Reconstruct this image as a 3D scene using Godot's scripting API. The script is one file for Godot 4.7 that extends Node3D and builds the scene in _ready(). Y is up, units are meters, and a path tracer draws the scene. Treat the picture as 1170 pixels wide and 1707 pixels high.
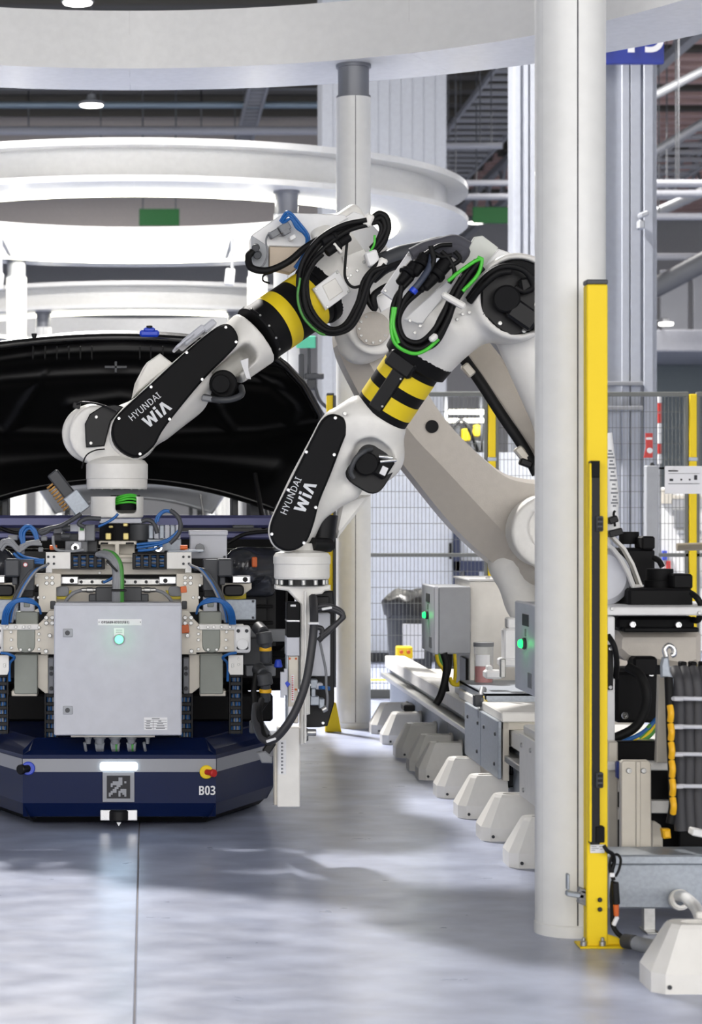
extends Node3D
# A car plant: two white robots at a car on a blue transport vehicle, under ring canopies.
# Camera at the origin, 1.2 m above the floor; a pixel of the photograph gives a direction, the third number its distance in metres.
const F := 3700.0
const CX := 245.0
const CY := 860.0
const EYE := 1.2
var M := {}
var used := {}
var rng := RandomNumberGenerator.new()

func P(px: float, py: float, d: float) -> Vector3:
	return Vector3((px - CX) / F * d, EYE + (CY - py) / F * d, -d)

# ---------------------------------------------------------------- nodes
func numbered(called: String) -> String:
	var n: int = used.get(called, 0)
	used[called] = n + 1
	return called if n == 0 else "%s_%03d" % [called, n]

func thing(called: String, at: Vector3, label: String, category: String, group := "", kind := "") -> Node3D:
	var o := Node3D.new()
	o.name = numbered(called)
	add_child(o)
	o.position = at
	metas(o, label, category, group, kind)
	return o

func metas(o: Node, label: String, category: String, group := "", kind := "") -> void:
	if label: o.set_meta("label", label)
	if category: o.set_meta("category", category)
	if group: o.set_meta("group", group)
	if kind: o.set_meta("kind", kind)

func holder(called: String, at := Vector3.ZERO) -> Node3D:
	var o := Node3D.new()
	o.name = numbered(called)
	add_child(o)
	o.position = at
	o.set_meta("kind", "structure")
	return o

# a mesh given in world coordinates, added under a thing or a part of it
func part(parent: Node3D, called: String, shape, material: Material, label := "", kind := "") -> MeshInstance3D:
	var o := MeshInstance3D.new()
	o.name = called
	var m: Mesh = shape if shape is Mesh else (shape as SurfaceTool).commit()
	o.mesh = m
	o.material_override = null
	for k in m.get_surface_count():
		o.set_surface_override_material(k, material)
	parent.add_child(o, true)
	if parent == self:
		o.name = numbered(called)
	else:
		o.transform = world_of(parent).affine_inverse()
	if label: o.set_meta("label", label)
	if kind: o.set_meta("kind", kind)
	return o

# a shared mesh, placed by a world transform
func put(parent: Node3D, called: String, mesh: Mesh, material: Material, xf: Transform3D, label := "") -> MeshInstance3D:
	var o := MeshInstance3D.new()
	o.name = called
	o.mesh = mesh
	for k in mesh.get_surface_count():
		o.set_surface_override_material(k, material)
	parent.add_child(o, true)
	o.transform = world_of(parent).affine_inverse() * xf
	if label: o.set_meta("label", label)
	return o

func world_of(n: Node3D) -> Transform3D:
	var t := Transform3D.IDENTITY
	var k: Node = n
	while k != self and k is Node3D:
		t = (k as Node3D).transform * t
		k = k.get_parent()
	return t

func copy(o: Node3D, called: String, at: Vector3, turn: float, label: String, group := "") -> Node3D:
	var c: Node3D = o.duplicate()
	c.name = numbered(called)
	add_child(c)
	c.position = at
	c.rotation.y = turn
	if label: c.set_meta("label", label)
	if group: c.set_meta("group", group)
	return c

# ---------------------------------------------------------------- shapes
func mb() -> SurfaceTool:
	var st := SurfaceTool.new()
	st.begin(Mesh.PRIMITIVE_TRIANGLES)
	return st

func T(at: Vector3, yaw := 0.0, pitch := 0.0, roll := 0.0) -> Transform3D:
	return Transform3D(Basis.from_euler(Vector3(deg_to_rad(pitch), deg_to_rad(yaw), deg_to_rad(roll))), at)

# frame whose y axis runs from a to b
func along(a: Vector3, b: Vector3, hint := Vector3(0, 0, 1)) -> Transform3D:
	var y := (b - a).normalized()
	var h := hint
	if absf(y.dot(h)) > 0.95: h = Vector3(1, 0, 0)
	var x := y.cross(h).normalized()
	var z := x.cross(y).normalized()
	return Transform3D(Basis(x, y, z), a)

func tri(st: SurfaceTool, a: Vector3, b: Vector3, c: Vector3, n := Vector3.ZERO) -> void:
	var m := n
	if m == Vector3.ZERO:
		m = (c - a).cross(b - a).normalized()
	for v in [a, b, c]:
		st.set_normal(m)
		st.add_vertex(v)

# corners in order; the normal faces the side from which they run clockwise, or away from "inside"
func quad(st: SurfaceTool, a: Vector3, b: Vector3, c: Vector3, d: Vector3) -> void:
	tri(st, a, b, c)
	tri(st, a, c, d)

func quad_out(st: SurfaceTool, a: Vector3, b: Vector3, c: Vector3, d: Vector3, inside: Vector3) -> void:
	var n := (c - a).cross(b - a)
	if n.length_squared() < 1e-16: n = (d - a).cross(c - a)
	if n.dot((a + b + c + d) * 0.25 - inside) < 0: quad(st, d, c, b, a)
	else: quad(st, a, b, c, d)

func tri_out(st: SurfaceTool, a: Vector3, b: Vector3, c: Vector3, inside: Vector3) -> void:
	if (c - a).cross(b - a).dot((a + b + c) / 3.0 - inside) < 0: tri(st, c, b, a)
	else: tri(st, a, b, c)

# chamfered box: size, centre given by the transform
func bx(st: SurfaceTool, xf: Transform3D, size: Vector3, bevel := 0.003) -> void:
	var h := size * 0.5
	var c := minf(bevel, minf(h.x, minf(h.y, h.z)) * 0.6)
	var o := xf.origin
	var v := {}
	for sx in [-1, 1]:
		for sy in [-1, 1]:
			for sz in [-1, 1]:
				var s := Vector3(sx, sy, sz)
				for ax in 3:
					var p := Vector3(sx * (h.x - c), sy * (h.y - c), sz * (h.z - c))
					p[ax] = s[ax] * h[ax]
					v[[sx, sy, sz, ax]] = xf * p
	for ax in 3:
		var b := (ax + 1) % 3
		var d := (ax + 2) % 3
		for s in [-1, 1]:
			var q := []
			for e in [[-1, -1], [1, -1], [1, 1], [-1, 1]]:
				var k := [0, 0, 0, ax]
				k[ax] = s; k[b] = e[0]; k[d] = e[1]
				q.append(v[k])
			quad_out(st, q[0], q[1], q[2], q[3], o)
		if c > 0.0:
			for e in [[-1, -1], [1, -1], [1, 1], [-1, 1]]:
				var k0 := [0, 0, 0, b]; k0[ax] = -1; k0[b] = e[0]; k0[d] = e[1]
				var k1: Array = k0.duplicate(); k1[ax] = 1
				var k2: Array = k1.duplicate(); k2[3] = d
				var k3: Array = k0.duplicate(); k3[3] = d
				quad_out(st, v[k0], v[k1], v[k2], v[k3], o)
	if c > 0.0:
		for sx in [-1, 1]:
			for sy in [-1, 1]:
				for sz in [-1, 1]:
					tri_out(st, v[[sx, sy, sz, 0]], v[[sx, sy, sz, 1]], v[[sx, sy, sz, 2]], o)

# box between two corners along the axes
func bb(st: SurfaceTool, lo: Vector3, hi: Vector3, bevel := 0.003) -> void:
	bx(st, Transform3D(Basis.IDENTITY, (lo + hi) * 0.5), (hi - lo).abs(), bevel)

# box whose face covers a rectangle of the photograph at distance d and reaches back by depth
func pbox(st: SurfaceTool, x0: float, y0: float, x1: float, y1: float, d: float, depth: float, bevel := 0.003) -> void:
	var a := P(x0, y1, d)
	var b := P(x1, y0, d)
	bb(st, Vector3(a.x, a.y, -d - depth), Vector3(b.x, b.y, -d), bevel)

# turned shape: profile of (radius, height) about the y axis of xf
func lathe(st: SurfaceTool, xf: Transform3D, prof: Array, seg := 32, smooth := false) -> void:
	var np := prof.size()
	for k in np - 1:
		var p0: Vector2 = prof[k]
		var p1: Vector2 = prof[k + 1]
		if p0.is_equal_approx(p1): continue
		var e := (p1 - p0).normalized()
		var n2 := Vector2(e.y, -e.x)
		var na := n2
		var nb := n2
		if smooth:
			if k > 0:
				var ea: Vector2 = (prof[k] - prof[k - 1]).normalized()
				na = (n2 + Vector2(ea.y, -ea.x)).normalized()
			if k < np - 2:
				var eb: Vector2 = (prof[k + 2] - prof[k + 1]).normalized()
				nb = (n2 + Vector2(eb.y, -eb.x)).normalized()
		for j in seg:
			var a0 := TAU * j / seg
			var a1 := TAU * (j + 1) / seg
			var d0 := Vector3(cos(a0), 0, sin(a0))
			var d1 := Vector3(cos(a1), 0, sin(a1))
			var up := Vector3(0, 1, 0)
			var vs := [d0 * p0.x + up * p0.y, d1 * p0.x + up * p0.y, d1 * p1.x + up * p1.y, d0 * p1.x + up * p1.y]
			var ns := [d0 * na.x + up * na.y, d1 * na.x + up * na.y, d1 * nb.x + up * nb.y, d0 * nb.x + up * nb.y]
			for q in [0, 1, 2, 0, 2, 3]:
				st.set_normal((xf.basis * ns[q]).normalized())
				st.add_vertex(xf * vs[q])

func cyl(st: SurfaceTool, a: Vector3, b: Vector3, r0: float, r1 := -1.0, seg := 20, ch := 0.0015) -> void:
	var q := r0 if r1 < 0 else r1
	var h := (b - a).length()
	var c := minf(ch, minf(minf(r0, q), h) * 0.4)
	lathe(st, along(a, b), [Vector2(0, 0), Vector2(r0 - c, 0), Vector2(r0, c), Vector2(q, h - c), Vector2(q - c, h), Vector2(0, h)], seg)

# pipe section (ring) between a and b
func ring_pipe(st: SurfaceTool, a: Vector3, b: Vector3, ro: float, ri: float, seg := 24) -> void:
	var h := (b - a).length()
	lathe(st, along(a, b), [Vector2(ri, 0), Vector2(ro, 0), Vector2(ro, h), Vector2(ri, h), Vector2(ri, 0)], seg)

func spline(pts: Array, per := 8) -> Array:
	if pts.size() < 3: return pts
	var out := []
	for k in pts.size() - 1:
		var p1: Vector3 = pts[k]
		var p2: Vector3 = pts[k + 1]
		var p0: Vector3 = pts[k - 1] if k > 0 else p1 * 2.0 - p2
		var p3: Vector3 = pts[k + 2] if k + 2 < pts.size() else p2 * 2.0 - p1
		for j in per:
			var t := float(j) / per
			out.append(0.5 * (2.0 * p1 + (p2 - p0) * t + (2.0 * p0 - 5.0 * p1 + 4.0 * p2 - p3) * t * t + (3.0 * p1 - p0 - 3.0 * p2 + p3) * t * t * t))
	out.append(pts[-1])
	return out

func tube(st: SurfaceTool, ctrl: Array, r: float, seg := 8, per := 7, rib := 0.0) -> void:
	var pts := spline(ctrl, per)
	var n := pts.size()
	var x := Vector3.ZERO
	var rings := []
	for k in n:
		var a: Vector3 = pts[maxi(k - 1, 0)]
		var b: Vector3 = pts[mini(k + 1, n - 1)]
		var t := (b - a).normalized()
		if x == Vector3.ZERO:
			x = t.cross(Vector3(0.3, 0.2, 0.93)).normalized()
		x = (x - t * x.dot(t)).normalized()
		var y := t.cross(x)
		rings.append([pts[k], x, y, r + (rib if k % 2 else 0.0)])
	for k in n - 1:
		for j in seg:
			var a0 := TAU * j / seg
			var a1 := TAU * (j + 1) / seg
			var vs := []
			for e in [[k, a0], [k, a1], [k + 1, a1], [k + 1, a0]]:
				var g: Array = rings[e[0]]
				var nn: Vector3 = g[1] * cos(e[1]) + g[2] * sin(e[1])
				vs.append([g[0] + nn * g[3], nn])
			for q in [0, 2, 1, 0, 3, 2]:
				st.set_normal(vs[q][1])
				st.add_vertex(vs[q][0])
	for s in [0, n - 1]:
		var g: Array = rings[s]
		for j in seg:
			var a0 := TAU * j / seg
			var a1 := TAU * (j + 1) / seg
			var p0: Vector3 = g[0] + (g[1] * cos(a0) + g[2] * sin(a0)) * g[3]
			var p1: Vector3 = g[0] + (g[1] * cos(a1) + g[2] * sin(a1)) * g[3]
			tri_out(st, g[0], p0, p1, pts[1] if s == 0 else pts[n - 2])

# polygon in the xy plane of xf, reaching from z = 0 back to z = -depth, with chamfered front and back edges
func prism(st: SurfaceTool, xf: Transform3D, poly_in: Array, depth: float, ch := 0.002) -> void:
	var poly := PackedVector2Array()
	for v in poly_in:
		if poly.is_empty() or poly[-1].distance_to(v) > 1e-5: poly.append(v)
	if Geometry2D.is_polygon_clockwise(poly): poly.reverse()
	var n := poly.size()
	var inn := PackedVector2Array()
	for k in n:
		var e0 := (poly[k] - poly[(k + n - 1) % n]).normalized()
		var e1 := (poly[(k + 1) % n] - poly[k]).normalized()
		var m0 := Vector2(-e0.y, e0.x)
		var m1 := Vector2(-e1.y, e1.x)
		var m := (m0 + m1)
		var len := m.length()
		m = m / maxf(len, 1e-4)
		inn.append(poly[k] + m * ch / maxf(m.dot(m0), 0.4))
	var idx := Geometry2D.triangulate_polygon(inn)
	var v3 := func(p: Vector2, z: float) -> Vector3: return xf * Vector3(p.x, p.y, z)
	var nz := xf.basis.z.normalized()
	for k in range(0, idx.size(), 3):
		for face in [[0.0, 1.0], [-depth, -1.0]]:
			var a: Vector3 = v3.call(inn[idx[k]], face[0])
			var b: Vector3 = v3.call(inn[idx[k + 1]], face[0])
			var c: Vector3 = v3.call(inn[idx[k + 2]], face[0])
			var nn: Vector3 = nz * face[1]
			if (c - a).cross(b - a).dot(nn) < 0: tri(st, c, b, a, nn)
			else: tri(st, a, b, c, nn)
	for k in n:
		var j := (k + 1) % n
		var e := poly[j] - poly[k]
		var out3: Vector3 = xf.basis * Vector3(e.y, -e.x, 0)
		var rows := [[inn, 0.0], [poly, -ch], [poly, -depth + ch], [inn, -depth]]
		for r in 3:
			var a: Vector3 = v3.call(rows[r][0][k], rows[r][1])
			var b: Vector3 = v3.call(rows[r][0][j], rows[r][1])
			var c: Vector3 = v3.call(rows[r + 1][0][j], rows[r + 1][1])
			var d: Vector3 = v3.call(rows[r + 1][0][k], rows[r + 1][1])
			quad_out(st, a, b, c, d, (a + b + c + d) * 0.25 - out3.normalized() - (nz if r == 0 else (-nz if r == 2 else Vector3.ZERO)))

# plate traced from the photograph at distance d, thickness going back
func plate(st: SurfaceTool, pix: Array, d: float, thick: float, ch := 0.002) -> void:
	var poly := []
	for k in range(0, pix.size(), 2):
		var p := P(pix[k], pix[k + 1], d)
		poly.append(Vector2(p.x, p.y))
	prism(st, Transform3D(Basis.IDENTITY, Vector3(0, 0, -d)), poly, thick, ch)

# points of a closed polygon with rounded corners
func rounded(pts: Array, r: float, seg := 5) -> Array:
	var out := []
	var n := pts.size()
	for k in n:
		var p: Vector2 = pts[k]
		var a: Vector2 = pts[(k + n - 1) % n]
		var b: Vector2 = pts[(k + 1) % n]
		var rr := minf(r, minf(p.distance_to(a), p.distance_to(b)) * 0.45)
		var p0 := p + (a - p).normalized() * rr
		var p1 := p + (b - p).normalized() * rr
		for j in seg + 1:
			var t := float(j) / seg
			out.append(p0 * (1 - t) * (1 - t) + p * 2 * t * (1 - t) + p1 * t * t)
	return out

func rrect(w: float, h: float, r: float) -> Array:
	return rounded([Vector2(-w / 2, -h / 2), Vector2(w / 2, -h / 2), Vector2(w / 2, h / 2), Vector2(-w / 2, h / 2)], r)

# shape swept between cross-sections given as rows of points; smooth normals
func skin(st: SurfaceTool, rows: Array, closed := true, caps := true) -> void:
	var m: int = rows[0].size()
	var nr := rows.size()
	var nrm := []
	for k in nr:
		var line := []
		for j in m:
			var jn := (j + 1) % m if closed else mini(j + 1, m - 1)
			var jp := (j + m - 1) % m if closed else maxi(j - 1, 0)
			var du: Vector3 = rows[k][jn] - rows[k][jp]
			var dv: Vector3 = rows[mini(k + 1, nr - 1)][j] - rows[maxi(k - 1, 0)][j]
			line.append(du.cross(dv).normalized())
		nrm.append(line)
	for k in nr - 1:
		for j in (m if closed else m - 1):
			var j1 := (j + 1) % m
			for q in [[k, j], [k + 1, j1], [k, j1], [k, j], [k + 1, j], [k + 1, j1]]:
				st.set_normal(nrm[q[0]][q[1]])
				st.add_vertex(rows[q[0]][q[1]])
	if closed and caps:
		for s in [0, nr - 1]:
			var c := Vector3.ZERO
			for v in rows[s]: c += v
			c /= m
			var c2 := Vector3.ZERO
			for v in rows[1 if s == 0 else nr - 2]: c2 += v
			c2 /= m
			for j in m:
				tri_out(st, c, rows[s][j], rows[s][(j + 1) % m], c2)

# ---------------------------------------------------------------- smooth castings: a field of joined capsules, boxes and cylinders, meshed as surface nets
# [kind, sign, k, ...]: "cap" a b ra rb; "box" inverse transform, half size, r; "cyl" inverse transform (y axis), radius, half height, r
func s_cap(a: Vector3, b: Vector3, ra: float, rb: float, k := 0.03, sign := 1) -> Array:
	return [0, sign, k, a, b, ra, rb]
func s_box(xf: Transform3D, size: Vector3, r := 0.01, k := 0.02, sign := 1) -> Array:
	return [1, sign, k, xf.affine_inverse(), size * 0.5 - Vector3.ONE * r, r]
func s_cyl(a: Vector3, b: Vector3, rad: float, r := 0.01, k := 0.02, sign := 1, hint := Vector3(0, 0, 1)) -> Array:
	var xf := along(a, b, hint)
	xf.origin = (a + b) * 0.5
	return [2, sign, k, xf.affine_inverse(), rad - r, (b - a).length() * 0.5 - r, r]
func s_cone(a: Vector3, b: Vector3, ra: float, rb: float, r := 0.01, k := 0.02, sign := 1) -> Array:
	var xf := along(a, b)
	xf.origin = (a + b) * 0.5
	return [3, sign, k, xf.affine_inverse(), ra - r, rb - r, (b - a).length() * 0.5 - r, r]

func field(prims: Array, p: Vector3) -> float:
	var d := 1e3
	for e in prims:
		var v := 0.0
		match e[0]:
			0:
				var ab: Vector3 = e[4] - e[3]
				var t := clampf((p - e[3]).dot(ab) / ab.length_squared(), 0.0, 1.0)
				v = p.distance_to(e[3] + ab * t) - lerpf(e[5], e[6], t)
			1:
				var q: Vector3 = (e[3] * p).abs() - e[4]
				v = q.max(Vector3.ZERO).length() + minf(maxf(q.x, maxf(q.y, q.z)), 0.0) - e[5]
			2:
				var q: Vector3 = e[3] * p
				var a := Vector2(Vector2(q.x, q.z).length() - e[4], absf(q.y) - e[5])
				v = minf(maxf(a.x, a.y), 0.0) + a.max(Vector2.ZERO).length() - e[6]
			3:
				var q: Vector3 = e[3] * p
				var t := clampf(q.y / e[6] * 0.5 + 0.5, 0.0, 1.0)
				var a := Vector2(Vector2(q.x, q.z).length() - lerpf(e[4], e[5], t), absf(q.y) - e[6])
				v = minf(maxf(a.x, a.y), 0.0) + a.max(Vector2.ZERO).length() - e[7]
		var k: float = e[2]
		if e[1] > 0:
			if k <= 0.0: d = minf(d, v)
			else:
				var h := maxf(k - absf(d - v), 0.0) / k
				d = minf(d, v) - h * h * k * 0.25
		else:
			if k <= 0.0: d = maxf(d, -v)
			else:
				var h := maxf(k - absf(d + v), 0.0) / k
				d = maxf(d, -v) + h * h * k * 0.25
	return d

func casting(prims: Array, lo: Vector3, hi: Vector3, cell: float) -> ArrayMesh:
	var n := Vector3i(((hi - lo) / cell).ceil()) + Vector3i.ONE
	var B := 5
	var nb := Vector3i((n.x + B - 1) / B, (n.y + B - 1) / B, (n.z + B - 1) / B)
	var vals := PackedFloat32Array()
	vals.resize(n.x * n.y * n.z)
	vals.fill(1.0)
	var act := {}
	var reach := B * cell * 0.87 * 1.5 + cell
	for bz in nb.z:
		for by in nb.y:
			for bxx in nb.x:
				var c := lo + (Vector3(bxx, by, bz) * B + Vector3.ONE * B * 0.5) * cell
				var d := field(prims, c)
				var near := absf(d) < reach
				if near: act[Vector3i(bxx, by, bz)] = true
				elif d > 0.0: continue
				for z in range(bz * B, mini(bz * B + B, n.z)):
					for y in range(by * B, mini(by * B + B, n.y)):
						for x in range(bxx * B, mini(bxx * B + B, n.x)):
							vals[(z * n.y + y) * n.x + x] = field(prims, lo + Vector3(x, y, z) * cell) if near else -1.0
	var vid := {}
	var verts := PackedVector3Array()
	var norms := PackedVector3Array()
	var idx := PackedInt32Array()
	var sx := 1
	var sy := n.x
	var sz := n.x * n.y
	var offs := [0, sx, sy, sx + sy, sz, sx + sz, sy + sz, sx + sy + sz]
	var edges := [[0, 1], [2, 3], [4, 5], [6, 7], [0, 2], [1, 3], [4, 6], [5, 7], [0, 4], [1, 5], [2, 6], [3, 7]]
	for b in act:
		for z in range(b.z * B, mini(b.z * B + B, n.z - 1)):
			for y in range(b.y * B, mini(b.y * B + B, n.y - 1)):
				for x in range(b.x * B, mini(b.x * B + B, n.x - 1)):
					var i := (z * n.y + y) * n.x + x
					var mask := 0
					for c in 8:
						if vals[i + offs[c]] < 0.0: mask |= 1 << c
					if mask == 0 or mask == 255: continue
					var s := Vector3.ZERO
					var cnt := 0
					for e in edges:
						var a: float = vals[i + offs[e[0]]]
						var c: float = vals[i + offs[e[1]]]
						if (a < 0.0) == (c < 0.0): continue
						var t := a / (a - c)
						var pa := Vector3(e[0] & 1, (e[0] >> 1) & 1, e[0] >> 2)
						var pc := Vector3(e[1] & 1, (e[1] >> 1) & 1, e[1] >> 2)
						s += pa.lerp(pc, t)
						cnt += 1
					var p := lo + (Vector3(x, y, z) + s / cnt) * cell
					vid[i] = verts.size()
					verts.append(p)
					var h := cell * 0.4
					var g := Vector3.ZERO
					for q in [Vector3(1, -1, -1), Vector3(-1, -1, 1), Vector3(-1, 1, -1), Vector3(1, 1, 1)]:
						g += q * field(prims, p + q * h)
					norms.append(g.normalized())
	for i in vid:
		for ax in 3:
			var st: int = [sx, sy, sz][ax]
			if i + st >= vals.size(): continue
			var a := vals[i]
			var c := vals[i + st]
			if (a < 0.0) == (c < 0.0): continue
			var u: int = [sy, sz, sx][ax]
			var v: int = [sz, sx, sy][ax]
			if not (vid.has(i - u) and vid.has(i - v) and vid.has(i - u - v)): continue
			var q: Array = [vid[i], vid[i - u], vid[i - u - v], vid[i - v]]
			if a > 0.0: idx.append_array([q[0], q[1], q[2], q[0], q[2], q[3]])
			else: idx.append_array([q[2], q[1], q[0], q[3], q[2], q[0]])
	var arr := []
	arr.resize(Mesh.ARRAY_MAX)
	arr[Mesh.ARRAY_VERTEX] = verts
	arr[Mesh.ARRAY_NORMAL] = norms
	arr[Mesh.ARRAY_INDEX] = idx
	var m := ArrayMesh.new()
	m.add_surface_from_arrays(Mesh.PRIMITIVE_TRIANGLES, arr)
	return m

# ---------------------------------------------------------------- materials
func col(r: int, g: int, b: int) -> Color:
	return Color(r / 255.0, g / 255.0, b / 255.0)

func noise_tex(freq: float, c0: Color, c1: Color, seed_: int, octaves := 4, size := 512, bump := 0.0) -> NoiseTexture2D:
	var n := FastNoiseLite.new()
	n.seed = seed_
	n.frequency = freq
	n.fractal_octaves = octaves
	var t := NoiseTexture2D.new()
	t.width = size
	t.height = size
	t.seamless = true
	t.noise = n
	if bump > 0.0:
		t.as_normal_map = true
		t.bump_strength = bump
	else:
		var g := Gradient.new()
		g.set_color(0, c0)
		g.set_color(1, c1)
		t.color_ramp = g
	return t

func mat(called: String, c: Color, rough := 0.5, metal := 0.0, tex := "") -> StandardMaterial3D:
	if M.has(called): return M[called]
	var m := StandardMaterial3D.new()
	m.resource_name = called
	m.albedo_color = c
	m.roughness = rough
	m.metallic = metal
	if tex == "speck":
		m.albedo_texture = M.speck_tex
		m.uv1_triplanar = true
		m.uv1_world_triplanar = true
		m.uv1_scale = Vector3.ONE * 1.3
	elif tex == "cast":
		m.normal_enabled = true
		m.normal_texture = M.cast_tex
		m.normal_scale = 0.12
		m.albedo_texture = M.speck_tex
		m.uv1_triplanar = true
		m.uv1_world_triplanar = true
		m.uv1_scale = Vector3.ONE * 2.2
	elif tex == "brushed":
		m.albedo_texture = M.brush_tex
		m.uv1_triplanar = true
		m.uv1_world_triplanar = true
		m.uv1_scale = Vector3.ONE * 3.0
	M[called] = m
	return m

func glow(called: String, c: Color, energy: float) -> StandardMaterial3D:
	if M.has(called): return M[called]
	var m := StandardMaterial3D.new()
	m.resource_name = called
	m.albedo_color = c
	m.emission_enabled = true
	m.emission = c
	m.emission_energy_multiplier = energy
	M[called] = m
	return m

func text_on(parent: Node3D, called: String, words: String, xf: Transform3D, height: float, m: Material, bold := true, depth := 0.0015) -> MeshInstance3D:
	var t := TextMesh.new()
	var f := SystemFont.new()
	f.font_names = PackedStringArray(["Droid Sans"])
	f.font_weight = 700 if bold else 400
	t.font = f
	t.text = words
	t.font_size = 64
	t.pixel_size = height / 46.0
	t.depth = depth
	t.horizontal_alignment = HORIZONTAL_ALIGNMENT_CENTER
	t.vertical_alignment = VERTICAL_ALIGNMENT_CENTER
	return put(parent, called, t, m, xf)

# ================================================================ scene
func _ready() -> void:
	rng.seed = 71
	var cam := Camera3D.new()
	cam.name = "camera"
	var att := CameraAttributesPhysical.new()
	att.frustum_near = 0.1
	att.frustum_far = 200.0
	att.frustum_focal_length = 85.0
	att.frustum_focus_distance = 8.6
	att.exposure_aperture = 6.3
	cam.attributes = att
	cam.projection = Camera3D.PROJECTION_FRUSTUM
	cam.near = 0.1
	cam.far = 200.0
	cam.size = 1707.0 / F * cam.near
	cam.frustum_offset = Vector2((585.0 - CX) / F, (CY - 853.5) / F) * cam.near
	cam.position = Vector3(0, EYE, 0)
	add_child(cam)
	var we := WorldEnvironment.new()
	we.name = "surroundings"
	var env := Environment.new()
	env.background_mode = Environment.BG_COLOR
	env.background_color = Color(1.0, 0.99, 0.98)
	env.background_energy_multiplier = 4.6
	env.tonemap_mode = Environment.TONE_MAPPER_LINEAR
	env.tonemap_exposure = 1.0
	env.sdfgi_enabled = true
	env.ssao_enabled = true
	env.ssil_enabled = true
	we.environment = env
	add_child(we)
	make_materials()
	hall_lamps()
	hall()
	stations()
	fence()
	background()
	track()
	right_side()
	vehicle()
	car()
	gripper()
	robot_far()
	robot_near()
	near_tool()

func make_materials() -> void:
	M.speck_tex = noise_tex(0.02, Color(0.965, 0.965, 0.965), Color(1, 1, 1), 5, 5)
	M.cast_tex = noise_tex(0.12, Color.BLACK, Color.WHITE, 9, 4, 512, 3.0)
	M.brush_tex = noise_tex(0.035, Color(0.91, 0.91, 0.91), Color(1, 1, 1), 12, 5)
	mat("robot_white", col(228, 226, 221), 0.32, 0.0, "cast")
	mat("robot_cream", col(188, 181, 171), 0.4, 0.0, "cast")
	mat("white", col(228, 228, 228), 0.4, 0.0, "speck")
	mat("ring_white", col(226, 226, 224), 0.22, 0.0, "speck")
	mat("column_white", col(226, 226, 223), 0.35, 0.0, "speck")
	mat("cream", col(230, 228, 223), 0.45, 0.0, "speck")
	mat("black", col(16, 16, 18), 0.4).metallic_specular = 0.35
	mat("matte_black", col(15, 15, 17), 0.6, 0.0, "speck").metallic_specular = 0.28
	mat("rubber", col(15, 15, 16), 0.55).metallic_specular = 0.32
	mat("dark_grey", col(58, 60, 64), 0.5)
	mat("mid_grey", col(120, 122, 126), 0.5)
	mat("cabinet_grey", col(194, 196, 204), 0.48, 0.0, "speck")
	mat("box_grey", col(160, 163, 168), 0.45, 0.0, "speck")
	mat("yellow", col(238, 205, 0), 0.6)
	mat("hazard_yellow", col(230, 202, 20), 0.6, 0.0, "speck")
	mat("steel", col(190, 190, 188), 0.34, 0.85, "brushed")
	mat("galvanised", col(164, 171, 180), 0.45, 0.5, "brushed")
	mat("bright_metal", col(215, 215, 215), 0.22, 1.0)
	mat("plate_beige", col(198, 192, 180), 0.42, 0.25, "speck")
	mat("grey_green", col(140, 144, 136), 0.5, 0.0, "speck")
	mat("blue_hose", col(24, 92, 160), 0.4)
	mat("grey_hose", col(130, 132, 136), 0.45)
	mat("green_wire", col(70, 190, 50), 0.4)
	mat("green_hose", col(70, 140, 60), 0.45)
	mat("orange", col(210, 100, 40), 0.45)
	mat("red", col(190, 36, 30), 0.45)
	mat("paper", col(230, 230, 232), 0.7)
	mat("ink", col(35, 35, 40), 0.6)
	mat("blue_plastic", col(20, 60, 190), 0.4)
	glow("lamp_white", Color(1, 0.98, 0.95), 9.0)
	glow("led_white", Color(1, 0.985, 0.9), 5.0)
	glow("led_green", Color(0.15, 0.95, 0.45), 2.2)

# ---------------------------------------------------------------- light: the high-bay lamps of the hall
func hall_lamps() -> void:
	var lens := mb()
	lathe(lens, T(Vector3.ZERO), [Vector2(0, -0.02), Vector2(0.2, -0.015), Vector2(0.21, 0.0), Vector2(0, 0.0)], 28)
	var lens_m := lens.commit()
	var body := mb()
	lathe(body, T(Vector3.ZERO), [Vector2(0.21, 0.0), Vector2(0.235, 0.01), Vector2(0.235, 0.05), Vector2(0.1, 0.09), Vector2(0.07, 0.2), Vector2(0, 0.21)], 28)
	var body_m := body.commit()
	var rod := mb()
	cyl(rod, Vector3(0, 0.2, 0), Vector3(0, 1.808, 0), 0.012, -1, 8)
	var rod_m := rod.commit()
	for ix in 4:
		for iz in 9:
			var at := Vector3([-9.0, -1.0, 8.3, 15.0][ix], 8.6, 8.0 - 8.0 * iz)
			if ix == 1 and iz == 3: at.z = -16.0
			if ix < 3 and iz in [1, 2]: continue
			var big: bool = ix == 1 and iz == 3
			var t := thing("flood_lamp" if big else "high_bay_lamp", at, "large flood lamp hanging between the robots' station and the next ring canopy" if big else "round white high-bay lamp hanging from the hall roof", "lamp", "" if big else "high-bay lamps under the hall roof")
			var sz := Vector3(1.8, 1.0, 1.8) if big else Vector3.ONE
			put(t, "lamp_lens", lens_m, M.lamp_white, T(at).scaled_local(sz))
			put(t, "lamp_housing", body_m, M.box_grey, T(at).scaled_local(sz))
			put(t, "suspension_rod", rod_m, M.mid_grey, T(at))
			var l := AreaLight3D.new()
			l.name = "lamp_light"
			l.area_size = Vector2(0.7, 0.7) if big else Vector2(0.5, 0.5)
			l.light_energy = 270.0 if big else 17.0
			l.light_color = Color(1.0, 0.985, 0.97)
			l.area_range = 60.0
			l.shadow_enabled = true
			t.add_child(l)
			l.position = Vector3(0, -0.03, 0)
			l.rotation_degrees = Vector3(-90, 0, 0)

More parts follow.
